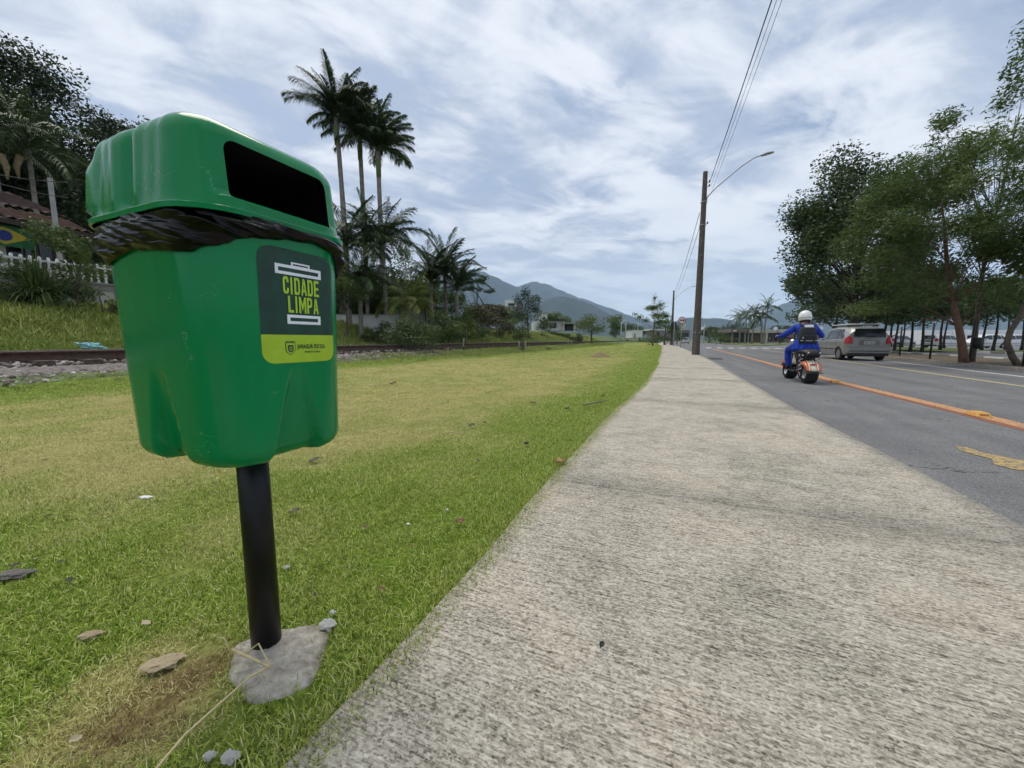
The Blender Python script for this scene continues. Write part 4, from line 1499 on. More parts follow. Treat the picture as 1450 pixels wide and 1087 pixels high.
# scattered bits of dead leaf all over the lawn
def bit_mesh(seed, mat):
    r = random.Random(seed); n = 6
    V = [(math.cos(6.283 * i / n) * r.uniform(.5, 1.2), math.sin(6.283 * i / n) * r.uniform(.25, .6), r.uniform(-.1, .35)) for i in range(n)] + [(0, 0, .05)]
    me = bpy.data.meshes.new("leaf_bit"); me.from_pydata(V, [], [(i, (i + 1) % n, n) for i in range(n)]); me.materials.append(mat); return me
M_bits = [simple("dead_leaf_bit_dark", (.05, .042, .03), .9, var=.3), simple("dead_leaf_bit_brown", (.16, .10, .05), .9, var=.3), simple("dead_leaf_bit_pale", (.36, .31, .20), .9, var=.2)]
bx_, by_ = [], []
for r0, r1, dens in ((.6, 2.5, 9), (2.5, 6, 5), (6, 14, 2.2), (14, 26, .7)):
    x, y = polar(r0, r1, dens); k = in_lawn(x, y) & ~near_foot(x, y, .02); bx_.append(x[k]); by_.append(y[k])
bx_, by_ = np.concatenate(bx_), np.concatenate(by_); nb_ = len(bx_)
scatter("leaf_litter", np.stack([bx_, by_, terrain_z(bx_, by_) + .012], 1), rng.random(nb_) * 6.283, rng.uniform(.008, .020, nb_) * (1 + np.hypot(bx_, by_) * .05), rng.choice(9, nb_, p=[.18, .18, .15, .15, .14, .11, .03, .03, .03]),
        [bit_mesh(800 + i, M_bits[i // 3]) for i in range(9)], {}, "bits of dead leaf and straw strewn over the lawn")
pts = [gnd(826, 577), gnd(845, 573), gnd(862, 569)]
o = MB().tube([(x, y, .03) for x, y in pts], [.006, .008, .005], 6).build("stick", M_twig); tag(o, "long thin stick lying on the lawn near the path", "stick")
pts = [gnd(625, 619), gnd(640, 617.5), gnd(653, 619)]
o = MB().tube([(x, y, .035) for x, y in pts], [.003, .006, .002], 6).build("straw_blade", M_straw); tag(o, "pale dry blade lying on the middle of the lawn", "straw")

# ================================================================== TREES, PALMS, SHRUBS
M_bark = simple("grey_brown_bark", (.11, .085, .065), .95, var=.4, scale=9, bmp=.7, bscale=30)
M_redbark = simple("reddish_bark", (.15, .082, .056), .95, var=.35, scale=9, bmp=.6, bscale=30)
M_darkbark = simple("dark_bark", (.040, .033, .028), .95, var=.4, scale=9, bmp=.5)
M_palmtrunk = simple("grey_palm_trunk", (.24, .21, .18), .9, var=.35, scale=5, bmp=.3)
M_shaft = simple("green_crownshaft", (.12, .16, .05), .6, var=.3, scale=5)
M_sheath = simple("tan_palm_sheath", (.36, .27, .16), .9, var=.3, scale=7)
LM = {
    'deep': leaf_mat("deep_forest_foliage", [(0, (.012, .026, .010)), (.5, (.030, .055, .018)), (1, (.075, .105, .035))], .22),  # darkest of the leaf greens, for the wooded hillside
    'dark': leaf_mat("dark_foliage", [(0, (.020, .042, .014)), (.5, (.052, .090, .026)), (1, (.120, .165, .050))], .28),
    'mid': leaf_mat("mid_foliage", [(0, (.030, .058, .014)), (.5, (.082, .130, .030)), (1, (.175, .230, .060))], .32),
    'olive': leaf_mat("olive_foliage", [(0, (.028, .054, .013)), (.5, (.080, .130, .030)), (1, (.18, .235, .068))], .34),
    'light': leaf_mat("light_foliage", [(0, (.050, .085, .018)), (.5, (.125, .175, .040)), (1, (.23, .28, .08))], .33),
    'blue': leaf_mat("bluish_foliage", [(0, (.016, .036, .022)), (.5, (.040, .075, .045)), (1, (.085, .13, .075))], .22),
    'brown': leaf_mat("brownish_foliage", [(0, (.034, .030, .016)), (.5, (.080, .072, .032)), (1, (.14, .13, .06))], .25),
    'palm': leaf_mat("palm_foliage", [(0, (.020, .040, .014)), (.5, (.045, .080, .024)), (1, (.10, .145, .05))], .2, .45),
    'palmlight': leaf_mat("pale_palm_foliage", [(0, (.06, .09, .02)), (.5, (.15, .19, .04)), (1, (.30, .32, .09))], .3, .45),
    'red': leaf_mat("orange_flowers", [(0, (.25, .06, .01)), (.5, (.42, .14, .02)), (1, (.5, .25, .03))], .2),
}


def leaves(C, Rr, n, size, seed, elong=2.0, droop=0.0, up=.35, shell=.55, wind=None):
    """leaf quads scattered in ellipsoid clumps C (k,3) with radii Rr (k,3)"""
    r = np.random.default_rng(seed); C = np.asarray(C, float); Rr = np.asarray(Rr, float)
    wgt = np.prod(Rr, axis=1) ** (2 / 3); wgt /= wgt.sum()
    ci = r.choice(len(C), n, p=wgt)
    d = r.normal(size=(n, 3)); d /= np.linalg.norm(d, axis=1)[:, None]
    q = (shell + (1 - shell) * r.random(n)) * np.where(r.random(n) < .25, r.random(n), 1)
    P = C[ci] + d * q[:, None] * Rr[ci]
    ax = r.normal(size=(n, 3)); ax[:, 2] = ax[:, 2] * .6 - droop
    if wind is not None: ax += np.asarray(wind)[None, :]
    ax /= np.linalg.norm(ax, axis=1)[:, None]
    nm = r.normal(size=(n, 3)); nm[:, 2] += up * 3; nm += d * .6
    sd = np.cross(nm, ax); sd /= np.linalg.norm(sd, axis=1)[:, None] + 1e-9
    L = size * r.uniform(.6, 1.35, n)[:, None]; W = L / elong
    V = np.stack([P - ax * L / 2, P + sd * W / 2 - ax * L * .05, P + ax * L / 2, P - sd * W / 2 - ax * L * .05], 1).reshape(-1, 3)
    F = np.arange(4 * n).reshape(-1, 4)
    tone = r.random(len(C)) * .35
    v = np.clip(.15 + tone[ci] + r.random(n) * .45, 0, 1)
    return V, F, v


def crown_clumps(center, rad, k, seed, sub=.42, bottom=-.55):
    r = np.random.default_rng(seed); C, Rr = [], []
    for i in range(k):
        for _ in range(30):
            d = r.normal(size=3); d /= np.linalg.norm(d)
            if d[2] > bottom: break
        q = .35 + .55 * r.random() ** .6
        C.append(np.asarray(center) + d * q * np.asarray(rad))
        s = sub * r.uniform(.6, 1.25)
        Rr.append(np.asarray(rad) * s * np.array([1, 1, .72]))
    return np.array(C), np.array(Rr)


def tree(name, base, top, width, label, mat='mid', trunk_r=.15, crown_lo=.35, k=16, n=5000, leaf=.16, seed=1, bark=None, elong=2.0, droop=0.0,
         lean=(0, 0), group=None, sub=.42, cat="tree", limbs=8, wind=None, shell=.55, extra=None, parts=True, limb_k=.5):
    """tapered trunk with limbs and a crown of leaf clumps; base Vector, top z of the crown, width in metres"""
    base = Vector(base); h = top - base.z
    e = empty(name, base); tag(e, label, cat, group)
    lo = h * crown_lo
    cz = (lo + h) / 2; rad = (width / 2, width / 2, (h - lo) / 2)
    ctr = (lean[0] * .8, lean[1] * .8, cz)
    C, Rr = crown_clumps(ctr, rad, k, seed, sub)
    if extra is not None:
        for (dx, dy, z, rx, rz) in extra:
            C = np.vstack([C, [dx, dy, z]]); Rr = np.vstack([Rr, [rx, rx, rz]])
    V, F, v = leaves(C, Rr, n, leaf, seed + 50, elong, droop, shell=shell, wind=wind)
    V[:, 2] = np.maximum(V[:, 2], .03)
    mb = MB(); r = random.Random(seed)
    p0 = Vector((0, 0, -.15)); p3 = Vector((ctr[0], ctr[1], cz + .25 * rad[2]))
    pts = []
    for i in range(9):
        f = i / 8; p = p0.lerp(p3, f)
        p += Vector((math.sin(f * 5 + seed), math.cos(f * 4 + seed), 0)) * .03 * h * math.sin(f * math.pi) * .5
        pts.append(p)
    mb.tube(pts, [trunk_r * (1.25 if i == 0 else 1) * (1 - .82 * i / 8) for i in range(9)], 10)
    order = sorted(range(len(C)), key=lambda i: -Rr[i][0])[:limbs] if limbs < len(C) else range(len(C))
    for i in order:
        c = Vector(C[i]); f = min(.9, max(.25, (c.z * .62) / max(.1, p3.z)))
        a = pts[min(8, max(1, int(f * 8)))]
        m_ = a.lerp(c, .5) + Vector((r.uniform(-.1, .1), r.uniform(-.1, .1), .08)) * h * .1
        rr = trunk_r * (1 - .82 * f) * limb_k
        mb.tube([a, a.lerp(m_, .6), m_, c], [rr, rr * .8, rr * .6, rr * .18], 6)
    mb.build("trunk", bark or M_bark, e)
    link("crown", npmesh("crown", V, F, LM[mat], False, fattrs={"v": v}), e)
    return e


def shrub(name, base, w, h, label, mat='mid', n=1800, leaf=.12, seed=1, k=9, group=None, elong=2.0, cat="shrub"):
    base = Vector(base); e = empty(name, base); tag(e, label, cat, group)
    C, Rr = crown_clumps((0, 0, h * .48), (w / 2, w / 2, h * .5), k, seed, .5, -.8)
    V, F, v = leaves(C, Rr, n, leaf, seed + 9, elong)
    V[:, 2] = np.maximum(V[:, 2], .02)
    link("foliage", npmesh("foliage", V, F, LM[mat], False, fattrs={"v": v}), e)
    mb = MB()
    for i in range(min(5, k)):
        mb.tube([(0, 0, -.1), (C[i][0] * .5, C[i][1] * .5, C[i][2] * .6), tuple(C[i])], [.03, .022, .008], 5)
    mb.build("stems", M_bark, e)
    return e


_frond_cache = {}


def frond_mesh(L, arch, leaflet, nl, mat, seed, droop=.6, wid=.045):
    """one pinnate palm leaf growing along +x from the origin; arch: (start angle deg, end angle deg)"""
    r = np.random.default_rng(seed); n = 14
    ang = np.radians(np.linspace(arch[0], arch[1], n))
    pts = [np.zeros(3)]
    for a in ang[:-1]: pts.append(pts[-1] + L / (n - 1) * np.array([math.cos(a), 0, math.sin(a)]))
    pts = np.array(pts); V, F, vv = [], [], []
    # rachis as a thin three-sided stem
    for i, p in enumerate(pts):
        w = .022 * L / 3 * (1 - i / n) + .004
        V += [p + (0, w, 0), p + (0, -w, 0), p + (0, 0, w * 1.4)]
    for i in range(n - 1):
        for q in range(3):
            q2 = (q + 1) % 3; F.append((3 * i + q, 3 * i + q2, 3 * i + 3 + q2, 3 * i + 3 + q)); vv.append(.75)
    for i in range(nl):
        f = .12 + .87 * i / (nl - 1); t = f * (n - 1); j = min(int(t), n - 2); p = pts[j] + (pts[j + 1] - pts[j]) * (t - j)
        tg = pts[j + 1] - pts[j]; tg /= np.linalg.norm(tg)
        ll = leaflet * (math.sin(math.pi * (f * .86 + .10)) ** .6) * r.uniform(.85, 1.1)
        for s in (-1, 1):
            sw = .55 + .35 * f
            d = np.array([0, s, 0]) * math.cos(sw) + tg * math.sin(sw)
            d = d + np.array([0, 0, r.uniform(-.15, .35)]); d /= np.linalg.norm(d)
            m_ = p + d * ll * .5 + np.array([0, 0, -droop * ll * .10])
            e_ = p + d * ll * .86 + np.array([0, 0, -droop * ll * r.uniform(.35, .6)])
            w = np.cross(d, (0, 0, 1)); w /= np.linalg.norm(w) + 1e-9; w *= wid * L / 3
            w = w * .8 + np.array([0, 0, .3 * np.linalg.norm(w)])
            b = len(V); V += [p - w * .4, p + w * .4, m_ - w * .5, m_ + w * .5, e_]
            F += [(b, b + 1, b + 3, b + 2), (b + 2, b + 3, b + 4, b + 4)]
            q = r.random(); vv += [q, q]
    F2 = [f for f in F if f[2] != f[3]]; v2 = [x for f, x in zip(F, vv) if f[2] != f[3]]
    tri = [(f[0], f[1], f[2]) for f in F if f[2] == f[3]]; v3 = [x for f, x in zip(F, vv) if f[2] == f[3]]
    me = bpy.data.meshes.new("frond"); me.from_pydata([tuple(p) for p in V], [], F2 + tri)
    a = me.attributes.new("v", 'FLOAT', 'FACE'); a.data.foreach_set("value", np.array(v2 + v3, dtype=np.float32))
    me.materials.append(mat); return me


def frond_set(key, L, leaflet, nl, mat, droop=.6, wid=.045):
    if key not in _frond_cache:
        _frond_cache[key] = [frond_mesh(L, a, leaflet, nl, LM[mat], 40 + i, droop, wid) for i, a in enumerate(((82, 38), (68, 0), (50, -38), (28, -62), (2, -80)))]
    return _frond_cache[key]


def palm(name, base, top, label, L=3.4, nf=18, trunk_r=.2, key='royal', mat='palm', leaflet=.75, nl=34, droop=.7, group=None, shaft=True, lean=(0, 0), seed=1, sheaths=0, wid=.045, tiers=None, skirt=0):
    """top = height of the point the leaves spring from"""
    base = Vector(base); h = top - base.z
    e = empty(name, base); tag(e, label, "palm tree", group)
    r = random.Random(seed)
    pts = []
    for i in range(11):
        f = i / 10; pts.append(Vector((lean[0] * f * f, lean[1] * f * f, -.2 + (h + .2) * f)))
    rad = [trunk_r * (1.35 if i == 0 else 1.12 if i == 1 else 1.0 if i < 7 else .86) for i in range(11)]
    hs = min(1.6, h * .14) if shaft else 0
    MB().tube(pts, rad, 12).build("trunk", M_palmtrunk, e)
    if shaft: MB().tube([pts[-1] - Vector((0, 0, hs)), pts[-1] - Vector((0, 0, hs * .5)), pts[-1] + Vector((0, 0, .1))], [trunk_r * .92, trunk_r * 1.05, trunk_r * .55], 12).build("crownshaft", M_shaft, e)
    ms = frond_set(key, L, leaflet, nl, mat, droop, wid)
    tiers = tiers or [0, 1, 1, 2, 2, 2, 3, 3, 4]
    for i in range(nf):
        t = tiers[int(i * len(tiers) / nf)]
        link("frond", ms[t], e, pts[-1] + Vector((0, 0, .05 - .02 * t)), (r.uniform(-.2, .2), r.uniform(-.12, .12), i * 2.399 + r.uniform(-.25, .25)), r.uniform(.82, 1.12))
    for i in range(sheaths):
        t = r.random() * 6.28; d = Vector((math.cos(t), math.sin(t), 0))
        q = pts[-1] - Vector((0, 0, .35 + .3 * i))
        MB().tube([q, q + d * .30 + Vector((0, 0, -.1)), q + d * .45 + Vector((0, 0, -.6)), q + d * .42 + Vector((0, 0, -1.2))], [.10, .16, .12, .03], 6).build("dead_sheath", M_sheath, e)
    return e


def tz(x, y): return float(terrain_z(np.array([x]), np.array([y]))[0])


def pos(u, Y, bank=True):
    x = (u - 725) / FPX * (Y * math.cos(PITCH)) if False else at(u, 481, Y).x
    return Vector((x, Y, tz(x, Y) if bank else 0.0))


def ztop(u, v, Y): return at(u, v, Y).z


# --- three royal palms above everything
for i, (u, vt, ub, Y, nm, ln) in enumerate(((487, 168, 497, 27, "leftmost and tallest", (-.3, 0)), (520, 192, 523, 28.5, "middle", (-.1, 0)), (544, 216, 545, 27.5, "rightmost and shortest", (0, 0)))):
    palm("royal_palm", pos(ub, Y), ztop(u, vt, Y), "tall royal palm with a bare grey trunk, %s of the three" % nm, L=3.15, nf=36, trunk_r=.17, seed=20 + i, lean=ln, leaflet=.80, nl=64,
         droop=1.1, wid=.050, tiers=[0, 1, 1, 1, 1, 2, 2, 2], group="three tall royal palms")

# --- feather palms in the thicket behind the track
FP = [(497, 352, 22.0, 3.0, "feather palm right behind the green bin", 'palm'), (522, 340, 24.0, 2.8, "feather palm with arching leaves under the middle royal palm", 'palm'),
      (548, 345, 23.0, 3.0, "feather palm in front of the rightmost royal palm trunk", 'palm'), (512, 398, 20.5, 2.2, "low feather palm with drooping leaves above two slim trunks", 'palm'),
      (580, 432, 21.0, 1.7, "small yellowish palm above the big dark shrub", 'palmlight')]
for i, (u, v, Y, L, lab, mt) in enumerate(FP):
    palm("feather_palm", pos(u, Y), ztop(u, v, Y), lab, L=L, nf=24, trunk_r=.11, key='fp%s%.1f' % (mt, L), mat=mt, leaflet=.85, nl=40, droop=.9, seed=60 + i, shaft=False, group="palms in the thicket", wid=.05, lean=(random.uniform(-.3, .3), 0))
for i, (u, v, Y, L, lab) in enumerate(((612, 400, 29, 2.9, "stiff palm at the left of the dark palm group"), (632, 392, 30, 3.4, "tallest stiff palm of the dark palm group"), (648, 412, 28.5, 2.6, "stiff palm at the right of the dark palm group"))):
    palm("stiff_palm", pos(u, Y), ztop(u, v, Y), lab, L=L, nf=30, trunk_r=.14, key='st%.1f' % L, mat='palm', leaflet=.80, nl=42, droop=.45, seed=80 + i, shaft=False, group="palms in the thicket",
         tiers=[0, 0, 1, 1, 1, 2, 2, 3], wid=.05)

# --- thicket trees and shrubs
for i, (u, Y, w, vt, mt, lab) in enumerate(((505, 26, 3.4, 392, 'dark', "dark undergrowth tree between the bin and the royal palm trunks"), (535, 25, 3.2, 398, 'dark', "dark undergrowth tree among the royal palm trunks"), (566, 27, 3.4, 385, 'dark', "dark undergrowth tree right of the royal palm trunks"),
                                            (603, 33, 3.8, 392, 'mid', "undergrowth tree left of the stiff palms"), (640, 36, 4.4, 405, 'dark', "undergrowth tree behind the stiff palms"), (690, 46, 5.0, 428, 'brown', "brownish tree crown left of the white slope house"), (712, 50, 5.5, 434, 'mid', "green tree crown right below the white slope house"), (785, 85, 7, 440, 'mid', "tree crown behind the small shed"))):
    tree("undergrowth_tree", pos(u, Y), ztop(u, vt, Y), w, lab, mt, .1, .02, 18, 4200, .2 if Y < 40 else .3, 230 + i, limbs=5)
tree("leafy_tree", pos(491, 19), ztop(491, 372, 19), 2.6, "light green leafy tree right behind the bin, thin trunk", 'olive', .07, .38, 14, 4200, .13, 31)
tree("background_tree", pos(585, 44), ztop(585, 352, 44), 6.5, "dark leafy tree behind the palms, left of the stiff palms", 'dark', .2, .2, 16, 4200, .26, 32)
tree("background_tree", pos(525, 42), ztop(525, 372, 42), 7.0, "dark leafy tree deep behind the royal palm trunks", 'dark', .2, .15, 16, 4200, .28, 33)
tree("background_tree", pos(480, 34), ztop(480, 372, 34), 5.0, "dark leafy tree half hidden behind the right edge of the bin", 'dark', .2, .15, 14, 3600, .25, 34)
shrub("dark_shrub", pos(590, 17.5) - Vector((0, 0, .35)), 2.6, 2.1, "big dark rounded shrub beside the railway track", 'dark', 5200, .10, 35, 16)
shrub("shrub", pos(553, 19.5), 1.8, 1.6, "dark shrub between the palm trunks and the big rounded shrub", 'dark', 2200, .11, 36)
shrub("shrub", pos(520, 19.0), .9, .8, "low spiky shrub at the foot of the two slim palm trunks", 'dark', 700, .12, 37, 6, elong=5)
shrub("shrub", pos(632, 24), 2.6, 2.4, "leafy shrub under the stiff palms", 'mid', 2600, .15, 38)
shrub("shrub", pos(658, 27), 2.6, 2.6, "yellow-green shrub right of the stiff palms", 'light', 2200, .16, 39)
shrub("shrub", pos(682, 34), 3.2, 3.2, "brownish shrub below the open-crowned tree", 'brown', 2400, .18, 40)
shrub("shrub", pos(705, 37), 3.4, 3.3, "brownish shrub left of the dark blue-green tree", 'brown', 2400, .18, 41)
shrub("shrub", pos(668, 31), 2.4, 1.7, "low green shrub on top of the bank", 'mid', 1600, .16, 42)
shrub("shrub", pos(728, 40), 3.2, 2.4, "olive shrub in front of the dark blue-green tree", 'olive', 1800, .18, 43)
shrub("shrub", pos(766, 52), 3.0, 2.6, "dark shrub right of the dark blue-green tree", 'dark', 1500, .2, 44)
e = tree("open_crowned_tree", pos(677, 40), ztop(677, 384, 40), 4.0, "open-crowned tree with a slim bare trunk against the mountain", 'blue', .09, .50, 20, 2600, .18, 45, M_bark, sub=.26, limbs=16, shell=.15, limb_k=.3)
tree("blue_green_tree", pos(748, 44), ztop(748, 404, 44), 3.9, "dark blue-green tree with feathery top in front of white houses", 'blue', .13, .05, 20, 4200, .22, 46, elong=3.2, sub=.36, extra=[(0, 0, ztop(748, 408, 44) - 1.2 - tz(pos(748, 44).x, 44), .6, 1.1)])
tree("round_tree", pos(838, 56), ztop(838, 440, 56), 5.8, "broad mid-green tree on the bank left of the small forked tree", 'mid', .16, .05, 18, 3600, .24, 47, elong=3)
x, y = gnd(857, 485.5)
tree("forked_tree", (x, 60, .2), ztop(857, 452, 60), 4.6, "small forked tree standing in the grass by the track", 'olive', .16, .30, 14, 2000, .22, 48)
tree("path_tree", (float(xl(52)) - 1.1, 52, 0), ztop(928, 424, 52), 4.4, "leafy young tree beside the far end of the concrete path", 'olive', .11, .26, 18, 5200, .17, 49, limbs=14, sub=.40, shell=.0, limb_k=.35,
     extra=[(0, 0, 6.3, .45, .7), (-2.5, 0, 4.2, .5, .3)])
for u, Y, w, h_, lab in ((918, 62, 4.2, 1.9, "dark clipped bush left of the path tree"), (943, 66, 3.6, 1.8, "dark clipped bush right of the path tree"), (958, 74, 4.2, 2.4, "rounded dark bush behind the sign posts"), (812, 58, 2.8, 1.7, "bush at the right end of the small shed")):
    shrub("clipped_bush", pos(u, Y, u < 900), w, h_, lab, 'dark', 1300, .2, int(u), 8)
ORD = ["first", "second", "third", "fourth", "fifth", "sixth", "seventh", "eighth", "ninth", "tenth", "eleventh", "twelfth", "thirteenth", "fourteenth", "fifteenth"]
# far trees closing the view, left to right
FT = [(872, 445, 120, 7, 'mid'), (888, 458, 130, 10, 'dark'), (905, 462, 140, 9, 'blue'), (1004, 462, 120, 8, 'dark'), (1020, 466, 105, 8, 'dark'), (1032, 463, 125, 9, 'mid'), (1044, 458, 150, 12, 'blue'), (1056, 463, 130, 9, 'dark'),
      (1066, 459, 140, 11, 'dark'), (1094, 464, 130, 9, 'mid'), (1108, 460, 120, 9, 'dark'), (1122, 462, 100, 7, 'dark')]
for i, (u, v, Y, w, mt) in enumerate(FT):
    tree("far_tree", pos(u, Y, False), ztop(u, v, Y), w, "%s from the left in the far row of trees beyond the junction" % ORD[i], mt, .2, .04, 14, 2400, .45, 300 + i, group="far trees beyond the junction", limbs=4)
shrub("roadside_bush", pos(1015, 82, False), 5.0, 2.7, "dark bush left of the gatehouse", 'dark', 1500, .25, 91, 9)
shrub("roadside_bush", pos(1030, 86, False), 4.0, 2.2, "green bush next to the gatehouse wall", 'mid', 1200, .25, 92, 8)
shrub("round_bush", pos(1104, 70, False), 1.9, 1.7, "small round bush in front of the gatehouse wall", 'dark', 900, .16, 93, 7)

# --- palms on the traffic island
for i, (u, v, Y, L, s_) in enumerate(((1087, 436, 71, 2.9, 1), (1070, 446, 74, 2.6, 2), (1059, 448.5, 78, 2.6, 3), (1050, 451, 82, 2.6, 4), (1080, 452, 72, 2.2, 5))):
    palm("island_palm", pos(u - 6 + i, Y, False), ztop(u, v, Y), ["tallest palm on the grassy traffic island, at the right", "second tallest palm on the traffic island", "third palm from the right on the traffic island", "leftmost palm on the traffic island", "short palm tucked under the tallest island palm"][i],
         L=L, nf=16, trunk_r=.12, key='isl', leaflet=.85, nl=26, droop=1.0, seed=90 + i, group="palms on the traffic island", shaft=False, wid=.07, lean=(.4 - .2 * i, 0), tiers=[0, 1, 1, 2, 2, 3, 3, 4])

# --- trees on the right side of the road
tree("broadleaf_tree", Vector((23.6, 27, -.05)), ztop(1205, 205, 27), 9.6, "big dense dark broadleaf tree behind the silver car", 'dark', .28, .04, 52, 46000, .22, 71, M_darkbark, sub=.30, limbs=30, shell=.45,
     extra=[(-.3, 0, 11.8, 1.5, 1.3), (-3.6, -.5, 7.2, 1.5, 1.2), (-4.4, -1, 4.9, 1.4, 1.1), (-2.2, 0, 9.4, 1.6, 1.2), (1.8, 0, 10.6, 1.8, 1.4)])
tree("feathery_tree", Vector((16.1, 13.7, -.05)), ztop(1310, 185, 14.5), 5.8, "feathery olive tree with a reddish trunk at the road edge", 'olive', .125, .22, 52, 46000, .15, 72, M_redbark, elong=4.5, droop=.15, sub=.27, limbs=26, lean=(-1.3, .6), wind=(-.55, .1, -.12), shell=.35, limb_k=.22,
     extra=[(-2.6, .8, 3.0, 1.3, .6), (-2.9, .8, 4.6, 1.2, .7), (-1.7, .5, 6.8, 1.1, .9), (1.0, 0, 4.2, 1.2, .7), (.9, .2, 2.9, 1.1, .5), (1.5, .2, 2.3, .9, .4), (-1.0, .5, 2.5, 1.2, .45), (-3.0, .9, 2.0, .9, .4), (-.2, .9, 3.4, 1.3, .6), (-2.0, .9, 2.2, 1.0, .4)])
tree("airy_tree", Vector((17.4, 14.6, -.05)), ztop(1440, 5, 14), 5.0, "tall airy tree with sparse leaves at the right edge", 'mid', .08, .30, 46, 5200, .17, 73, M_bark, elong=3.0, sub=.17, limbs=46, limb_k=.3, lean=(.5, 0), wind=(.5, 0, .25), shell=.35,
     extra=[(-1.9, 0, 8.6, .6, .4), (-1.5, 0, 7.0, .7, .4), (.8, 0, 11.6, .8, .5), (-2.3, 0, 7.8, .5, .3)])
# a low tree on two bowed trunks at the right edge
e = empty("twin_trunk_tree", (16.35, 12.35, -.05)); tag(e, "low tree on two bowed grey trunks at the right edge", "tree")
mb = MB()
mb.tube([(0, 0, -.1), (-.28, .05, .30), (-.46, .1, .75), (-.40, .1, 1.15), (-.15, .1, 1.6), (-.05, .1, 2.1), (-.15, .1, 2.9)], [.10, .085, .08, .075, .07, .06, .03], 9)
mb.build("trunk", M_bark, e)
MB().tube([(.16, 0, -.1), (.24, .05, .5), (.42, .1, 1.1), (.50, .1, 1.7), (.75, .1, 2.6)], [.09, .08, .07, .06, .03], 9).build("trunk", M_bark, e)
C, Rr = crown_clumps((.35, 0, 3.3), (1.7, 1.5, 1.35), 18, 74, .36, -.9)
V, F, v = leaves(C, Rr, 8000, .15, 75, 2.4, shell=.4)
link("crown", npmesh("crown", V, F, LM['mid'], False, fattrs={"v": v}), e)
# grove on the far lawn: dark slim trunks under a shared shade
GR = [(1252, 28, 4.6), (1268, 36, 5.6), (1290, 31, 5.0), (1307, 29, 4.6), (1333, 33, 5.6), (1338, 40, 5.0), (1392, 33, 5.0), (1408, 30, 4.6), (1425, 37, 5.8), (1448, 34, 5.4), (1278, 44, 6), (1236, 40, 6)]
for i, (u, Y, h_) in enumerate(sorted(GR)):
    p = pos(u, Y, False); p.z = -.1
    tree("grove_tree", p, h_ + 1.2, 4.2, "%s slim dark-trunked grove tree from the left beyond the fence posts" % ORD[i], 'dark', .11, .20, 15, 4400, .24, 400 + i, M_darkbark, group="grove trees beyond the fence", limbs=0, sub=.42)
shrub("flowering_shrub", Vector((21.0, 24.2, -.05)), 1.5, 2.3, "shrub with orange flowers between the rider and the silver car", 'red', 700, .10, 94, 8)
for i, (u, Y) in enumerate(((1215, 34), (1262, 46), (1182, 36))):
    p = pos(u, Y, False)
    tree("grove_tree", p, 7.5, 7.0, ["dark tree filling the gap behind the big broadleaf tree", "dark tree at the right foot of the big broadleaf tree", "dark tree at the left foot of the big broadleaf tree"][i], 'dark', .15, .08, 16, 5200, .26, 430 + i, M_darkbark, limbs=6, sub=.4)

# --- hillside forest at the far left
HF = [(-30, -50, 24, 8.0, 'deep', "highest dark forest tree at the top left corner"), (45, 38, 25, 7.0, 'deep', "dark forest tree right of the highest one"), (95, 66, 27, 7.0, 'deep', "dark forest tree above the right palm"), (140, 92, 28, 7.0, 'deep', "rightmost dark forest tree above the bin lid"),
      (-70, 120, 21, 6, 'deep', "forest tree at the left border above the roof"), (15, 170, 22, 6.0, 'deep', "forest tree filling the slope behind the left palm"), (70, 190, 23, 6.0, 'deep', "forest tree filling the slope behind the right palm"), (125, 200, 25, 6.5, 'deep', "forest tree low on the slope beside the bin lid"),
      (200, 160, 30, 7.0, 'deep', "forest tree hidden behind the top of the bin lid")]
for i, (u, v, Y, w, mt, lab) in enumerate(HF):
    p = pos(u, Y); zt = ztop(u, v, Y)
    tree("forest_tree", p, zt, w, lab, mt, .22, .02, 26, 9000, .24, 500 + i, M_darkbark, group="forest trees on the hillside", limbs=8, sub=.36)
# woodland covering the slope between the house and the thicket, one dense mass
r_ = np.random.default_rng(909)
wa, wsd = r_.uniform(5, 42, 170), r_.uniform(15, 60, 170)
WX = RA.x + RD.x * wa + RN.x * wsd; WY = RA.y + RD.y * wa + RN.y * wsd
wh = r_.uniform(1.2, 2.6, 170); WZ = terrain_z(WX, WY)
Cw = np.stack([WX, WY, WZ + wh * .8], 1); Rw = np.stack([wh * 1.25, wh * 1.25, wh], 1)
V, F, v = leaves(Cw, Rw, 52000, .46, 910)
o = link("woodland", npmesh("woodland", V, F, LM['deep'], False, fattrs={"v": v})); tag(o, "dense dark woodland on the slope behind the thicket", kind="stuff")
palm("hillside_palm", pos(28, 19.5), ztop(32, 205, 19.5), "palm with hanging tan sheaths above the tiled roof, left one of two", L=3.0, nf=22, trunk_r=.12, key='hill', mat='palm', leaflet=.8, nl=28, droop=.9, seed=97, shaft=False, sheaths=2, group="palms above the tiled roof")
palm("hillside_palm", pos(76, 20.5), ztop(75, 212, 20.5), "palm with round arching crown above the tiled roof, right one of two", L=3.0, nf=22, trunk_r=.11, key='hill', mat='palm', leaflet=.8, nl=28, droop=.9, seed=98, shaft=False, sheaths=1, group="palms above the tiled roof")

